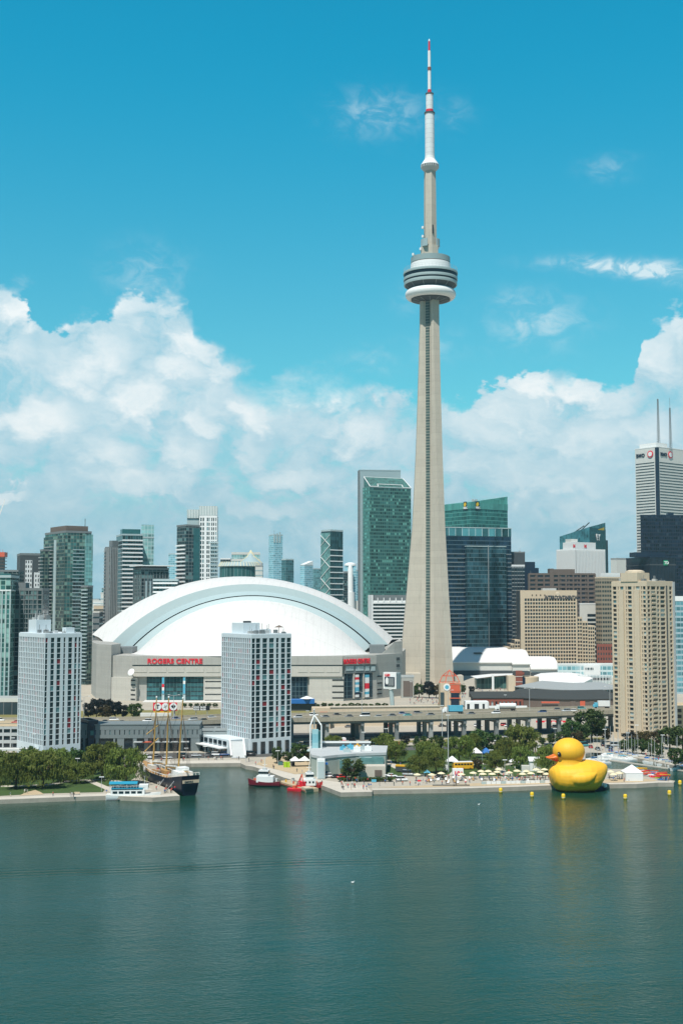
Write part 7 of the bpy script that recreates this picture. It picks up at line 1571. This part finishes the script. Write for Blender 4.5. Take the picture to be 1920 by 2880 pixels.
r = tent('big white marquee beside the pile of kayaks', 1776, 2193, 3.4, 3.0, 'white', .05, 'marquee'); box(r, 'side_wall', 'screen_white', -3.4, 3.4, -3.3, -3.2, 0, 3.0); box(r, 'side_wall', 'screen_white', 3.2, 3.3, -3.2, 3.3, 0, 3.0); box(r, 'side_wall', 'screen_white', -3.3, -3.2, -3.19, 3.3, 0, 3.0)
g = G(1503, 2168); r = thing('white_booth', 'tall white boxy booth with pitched top left of the duck head', 'booth', tuple(g)); box(r, 'wall', 'white', -2.2, 2.2, -1.5, 1.5, 0, 3.9); MB().prism([(-2.5,-1.8),(2.5,-1.8),(2.5,1.8),(-2.5,1.8)], 3.91, [4.1,4.1,5.4,5.4]).build('roof', M['white'], r); box(r, 'side_box', 'offwhite', -5.4, -2.3, -1, 1.2, 0, 2.2)
g = G(1302, 2164); r = thing('yellow_bus', 'yellow bus with a white roof parked on the lawn edge', 'bus', tuple(g), R(8))
MB().loft([ringbox(x, 1.25, .5, 3.0, .94) for x in (-4.3, 4.0)] ).build('body', M['busyellow'], r); box(r, 'roof', 'white', -4.5, 3.6, -1.15, 1.15, 3.0, 3.25)
for i in range(6): box(r, 'window', 'carglass', -3.8+i*1.25, -2.8+i*1.25, -1.3, -1.2, 1.9, 2.6)
for x in (-2.8, 2.6):
    for y in (-1.1, 1.1): MB().tube((x,y-.15,.5),(x,y+.15,.5),.5,.5,10).build('wheel', M['tyre'], r)
g = G(1215, 2162-22); r = thing('food_truck', 'yellow topped food truck under the willows by the beach path', 'truck', tuple(G(1130,2172)), R(-20)); box(r, 'body', 'darkgrey', -2.4,2.4,-1,1,.5,2.4); box(r, 'roof', 'busyellow', -2.5,2.5,-1.1,1.1,2.4,2.9)
g = G(1288, 2186); r = thing('number_kiosk', 'white square kiosk with the red numerals 10 on its front', 'kiosk', tuple(g)); box(r, 'wall', 'white', -2.2,2.0,0,2.2,0,3.2); text('10', 2.3, M['signred'], r, ((-1.7,-.06,.7), (1,0,0), (0,0,1)), bold=.04, ex=.05); box(r, 'side_poster', 'orange_red', 1.0, 1.6, -.1, -.0, 1.2, 2.2)
g = G(1253, 2170); r = thing('white_sign_stand', 'upright white sign stand on the beach path left of the white kiosk', 'sign', tuple(g), .1); box(r, 'panel', 'white', -1.0,1.0,-.1,.1,.5,2.7); box(r, 'shelf', 'lightgrey', -.9,.9,-.25,-.1,.5,.7)
for i, px in enumerate((802, 811)):
    r = thing('lime_container', ['left lime green container on the quay behind the dark red tug','right lime green container on the quay behind the dark red tug'][i], 'container', tuple(G(px, 2158-i*0)), .12, 'lime green containers'); box(r, 'box', 'green', -.62,.55,-1,1,.1,2.0); box(r, 'lid', 'green', -.66,.59,-1.05,1.05,2.0,2.12)
box(thing('black_screen', 'black fabric screen beside the lime green containers', 'screen', tuple(G(822,2154)), .1), 'panel', 'black', -.7,1.0,-.1,.1,0,2.6)
r = thing('dark_container', 'small dark green container left of the lime green ones', 'container', tuple(G(789,2152))); box(r, 'box', 'greenroof', -.9,.9,-1,1,0,1.6); box(r, 'lid', 'darkgrey', -.95,.95,-1.05,1.05,1.6,1.7)
q0, q1 = G(1353,2206), G(1545,2202); r = thing('low_barrier', 'long low white barrier along the beach left of the duck', 'barrier', tuple(q0)); d = q1-q0; L_ = d.length; r.rotation_euler = (0,0,math.atan2(d.y,d.x))
for i in range(14): box(r, 'panel', 'screen_white' if i % 4 else 'rim', L_*i/14+.1, L_*(i+1)/14-.1, 0, .5, 0, .95+.1*(i % 2))
q0, q1 = G(1216,2210), G(1318,2208); r = thing('dark_boardwalk', 'thin dark boardwalk step along the water side of the beach', 'boardwalk', tuple(q0)); box(r, 'deck', 'darkgrey', 0, (q1-q0).length, 0, 1.0, 0, .3)
r = thing('turquoise_sign', 'small turquoise board standing on the quay right of the gallery bank', 'sign', tuple(G(1051,2201))); box(r, 'panel', 'skyblue', -.9,.9,-.05,.05,.2,1.2)
r = thing('lifeguard_stand', 'red and white lifeguard seat at the left end of the sand', 'lifeguard stand', tuple(G(1178,2206))); box(r, 'seat', 'signred', -.6,.6,-.5,.5,1.1,1.6); b = MB()
for x in (-.5,.5):
    for y in (-.5,.5): b.tube((x*1.3,y*1.3,0),(x,y,1.1),.07)
b.build('frame', M['white'], r)
# poles and lamps
def pole(name, label, px, pb, pt, r0=.16, head=True, group=None, z=LZ, m_='lightgrey'):
    g = G(px, pb, z); h = Z(pt, g.y)-z; r = thing(name, label, 'flagpole' if name == 'flagpole' else 'street lamp' if head else 'mast', tuple(g), 0, group); MB().tube((0,0,0),(0,0,h),r0,r0*.6).build('pole', M[m_], r)
    if head: MB().box(-.9,.9,-.18,.18,h,h+.25).build('lamp_head', M['white'], r)
pole('light_mast', 'very tall thin light mast in front of the expressway, left of the pair', 1243, 2105, 1985, .22); pole('light_mast', 'very tall thin light mast rising from the beach path, right of the pair', 1260, 2172, 2012, .24)
pole('light_mast', 'white mast with a boom at the marina quay by the right edge', 1863, 2126, 2068, .2); MB
for i, (px, pb, pt) in enumerate([(95,2135,2065),(218,2192,2134),(286,2226,2186),(577,2134,2100),(692,2144,2078),(781,2152,2112),(802,2130,2058),(1087,2199,2180),(1181,2150,2126),(1380,2160,2110),(1419,2186,2138),(1469,2188,2172),(524,2134,2105),(1022,2110,2060),(1085,2112,2050),(865,2060,2000),(1097,2000,1940),(1155,1990,1918),(1420,1995,1955),(1560,2098,2050),(1765,2118,2062),(1790,2110,2040),(1700,2112,2052),(36,2130,2076)]):
    pole('street_lamp', 'slim pale lamp post on the waterfront, %s in the row from the left' % ordn(sum(1 for q in [95,218,286,577,692,781,802,1087,1181,1380,1419,1469,524,1022,1085,865,1097,1155,1420,1560,1765,1790,1700,36] if q < px)), px, pb, pt, .10, True, 'lamp posts on the waterfront')
for i, px in enumerate((958, 976, 990, 1007)): pole('flagpole', 'thin bare pole on the quay corner, %s of four' % ordn(i), px, 2215, 2190-(i % 2)*8, .06, False, 'poles on the quay corner')
r = thing('park_bench', 'pale wooden bench by the seawall of the left park', 'bench', tuple(G(217,2235))); box(r, 'seat', 'beige', -1,1,-.25,.25,.42,.5); box(r, 'backrest', 'beige', -1,1,.22,.28,.5,.95)
for x in (-.8,.8): box(r, 'leg', 'darkgrey', x-.05,x+.05,-.22,.22,0,.42)
# railing with red piles along the quay
# ---------------------------------------------------------------- people
def body_mesh(pose, shirt, trousers, hair):
    J = {'pel':(0,0,.95),'ch':(0,0,1.32),'nk':(0,0,1.48),'hd':(0,.02,1.62),'tp':(0,.01,1.72)}
    if pose == 0: J.update(kl=(-.1,.05,.5),fl=(-.11,.0,.06),tl=(-.11,.14,.03),kr=(.1,.05,.5),fr=(.11,0,.06),tr=(.11,.14,.03),el=(-.26,-.02,1.12),hl=(-.27,.06,.86),er=(.26,-.02,1.12),hr=(.27,.06,.86))
    elif pose == 1: J.update(kl=(-.1,.22,.52),fl=(-.1,.32,.08),tl=(-.1,.45,.05),kr=(.1,-.08,.5),fr=(.1,-.34,.1),tr=(.1,-.24,.03),el=(-.25,-.14,1.12),hl=(-.25,-.10,.88),er=(.25,.12,1.14),hr=(.24,.28,.94))
    else: J.update(kl=(-.1,.05,.5),fl=(-.13,0,.06),tl=(-.14,.14,.03),kr=(.1,.05,.5),fr=(.12,0,.06),tr=(.12,.14,.03),el=(-.3,.1,1.2),hl=(-.12,.28,1.28),er=(.28,.02,1.14),hr=(.2,.2,1.0))
    J.update(hpl=(-.1,0,.9), hpr=(.1,0,.9), sl=(-.19,0,1.40), sr=(.19,0,1.40))
    N = list(J); R_ = dict(pel=.13,ch=.15,nk=.06,hd=.10,tp=.07,hpl=.09,hpr=.09,kl=.06,kr=.06,fl=.045,fr=.045,tl=.035,tr=.035,sl=.07,sr=.07,el=.045,er=.045,hl=.035,hr=.035)
    E = [('pel','ch'),('ch','nk'),('nk','hd'),('hd','tp'),('pel','hpl'),('hpl','kl'),('kl','fl'),('fl','tl'),('pel','hpr'),('hpr','kr'),('kr','fr'),('fr','tr'),('ch','sl'),('sl','el'),('el','hl'),('ch','sr'),('sr','er'),('er','hr')]
    me = bpy.data.meshes.new('b'); me.from_pydata([J[k_] for k_ in N], [(N.index(a), N.index(c_)) for a, c_ in E], []); o = bpy.data.objects.new('b', me); col.objects.link(o); o.modifiers.new('s', 'SKIN')
    sv_ = me.skin_vertices[0].data
    for i, k_ in enumerate(N): sv_[i].radius = (R_[k_], R_[k_]*(.75 if k_ in ('pel','ch') else 1))
    sv_[0].use_root = True; ss = o.modifiers.new('u', 'SUBSURF'); ss.levels = 1
    dg = bpy.context.evaluated_depsgraph_get(); m2 = bpy.data.meshes.new_from_object(o.evaluated_get(dg)); bpy.data.objects.remove(o)
    m2.materials.clear()
    for k_ in (M['skin'], shirt, trousers, hair): m2.materials.append(k_)
    for p in m2.polygons:
        c_ = p.center; p.use_smooth = True
        if c_.z > 1.66 or (c_.z > 1.56 and c_.y < 0): p.material_index = 3
        elif c_.z > 1.45: p.material_index = 0
        elif c_.z > .93 and abs(c_.x) < .27 and not (abs(c_.x) > .2 and c_.z < 1.12): p.material_index = 1
        elif c_.z < .95 and abs(c_.x) < .22: p.material_index = 2
    m2.name = 'person'; return m2
SH = [('white','white',M['white']),('red','red',M['signred']),('blue','blue',M['blue']),('black','black',M['black']),('grey','grey',M['lightgrey']),('orange','orange',M['orange_red']),('green','green',M['greenroof'])]
TR = [('dark trousers', M['navy']), ('pale shorts', M['beige_pale']), ('blue jeans', mat('jeans', (.04,.08,.16))), ('black trousers', M['black'])]
PM = []
for i, (sn, _, sm) in enumerate(SH):
    for j in range(2): tn, tm = TR[(i*2+j) % 4]; PM.append((body_mesh((i+j) % 3, sm, tm, M['brown'] if (i+j) % 2 else M['black']), '%s top and %s' % (sn, tn)))
def crowd(pts, where, group, seed, sc=1.0):
    rd_ = random.Random(seed); cnt = {}
    for px, py in sorted(pts):
        k_ = rd_.randrange(len(PM)); me, ds = PM[k_]; i = cnt.get(ds, 0); cnt[ds] = i+1
        o = bpy.data.objects.new('person', me); col.objects.link(o); o.location = G(px, py); o.rotation_euler = (0,0,rd_.uniform(0,6.28)); s_ = sc*rd_.uniform(.9,1.05); o.scale = (s_*1.12,s_*1.12,s_)
        tag(o, 'person in %s %s, %s such' % (ds, where, ordn(i)), 'person', group)
rd_ = random.Random(77)
def scatter(n, x0, x1, y0, y1, slope=0): return [(lambda x: (x, rd_.uniform(y0, y1)+slope*(x-x0)))(rd_.uniform(x0, x1)) for _ in range(n)]
crowd([(515,2141),(518,2140),(523,2139),(560,2138),(586,2138),(603,2138),(606,2137),(610,2138),(622,2136),(626,2137),(667,2138),(672,2138),(455,2143),(480,2144),(700,2142),(735,2146)], 'on the basin quay', 'people on the basin quay', 1)
crowd([(74,2230),(70,2231),(78,2232),(150,2239),(198,2240),(203,2240),(208,2242),(30,2240),(300,2233),(258,2200)], 'in the left park', 'people in the left park', 2)
crowd(scatter(13, 462, 500, 2218, 2232)+[(450,2210),(445,2212),(440,2222)], 'on the pointed quay by the ship', 'people on the pointed quay', 3)
crowd([(768,2160),(770,2163),(719,2152),(835,2172),(850,2176),(880,2196),(905,2202)], 'on the quay behind the tugs', 'people on the quay behind the tugs', 4)
crowd(scatter(34, 955, 1044, 2196, 2222), 'on the quay corner', 'people on the quay corner', 5)
crowd(scatter(50, 1060, 1345, 2186, 2211)+scatter(52, 1345, 1543, 2184, 2203), 'on the beach', 'people on the beach', 6)
crowd(scatter(16, 1090, 1500, 2150, 2182), 'on the lawns', 'people on the lawns', 7)
crowd(scatter(14, 1705, 1770, 2186, 2200)+scatter(20, 1690, 1900, 2104, 2122, .12)+scatter(8,1850,1890,2190,2199)+scatter(14,1500,1640,2110,2140), 'near the marina', 'people near the marina', 8)
crowd(scatter(44, 1150, 1235, 1966, 1984)+scatter(14,1290,1330,1955,1972)+scatter(24,1340,1425,1938,1948), 'on the plaza below the tower', 'people on the plaza', 9, 1.05)
# cloth and loungers: deck chairs on the sand
for i, (px, py) in enumerate(sorted(scatter(26, 1200, 1540, 2190, 2205))):
    r = thing('beach_chair', 'small wooden beach chair on the sand, %s from the left' % ordn(i), 'chair', tuple(G(px, py)), rd_.uniform(-.6,.6), 'chairs on the beach'); box(r, 'seat', 'white' if i % 3 else 'wood', -.35,.35,-.4,.3,.3,.38); q = MB().box(-.35,.35,-.04,.04,0,.8).build('backrest', M['white' if i % 3 else 'wood'], r); q.location = (0,.3,.35); q.rotation_euler = (R(-25),0,0)
    for x in (-.3,.3): box(r, 'leg', 'wood', x-.04,x+.04,-.35,.25,0,.3)
# ---------------------------------------------------------------- air
hb = MB().box(-5200, 5200, -40, 6600, -4.5, 562).build('haze', None)
hm_ = bpy.data.materials.new('haze'); hm_.use_nodes = True; ht = hm_.node_tree; ht.nodes.clear()
pv = ht.nodes.new('ShaderNodeVolumePrincipled'); pv.inputs['Color'].default_value = (.50,.82,.95,1); pv.inputs['Density'].default_value = .000065; pv.inputs['Anisotropy'].default_value = .2
oo = ht.nodes.new('ShaderNodeOutputMaterial'); ht.links.new(pv.outputs[0], oo.inputs['Volume']); hb.data.materials.clear(); hb.data.materials.append(hm_)
tag(hb, 'thin pale summer haze filling the air over the city', 'haze', kind='stuff')
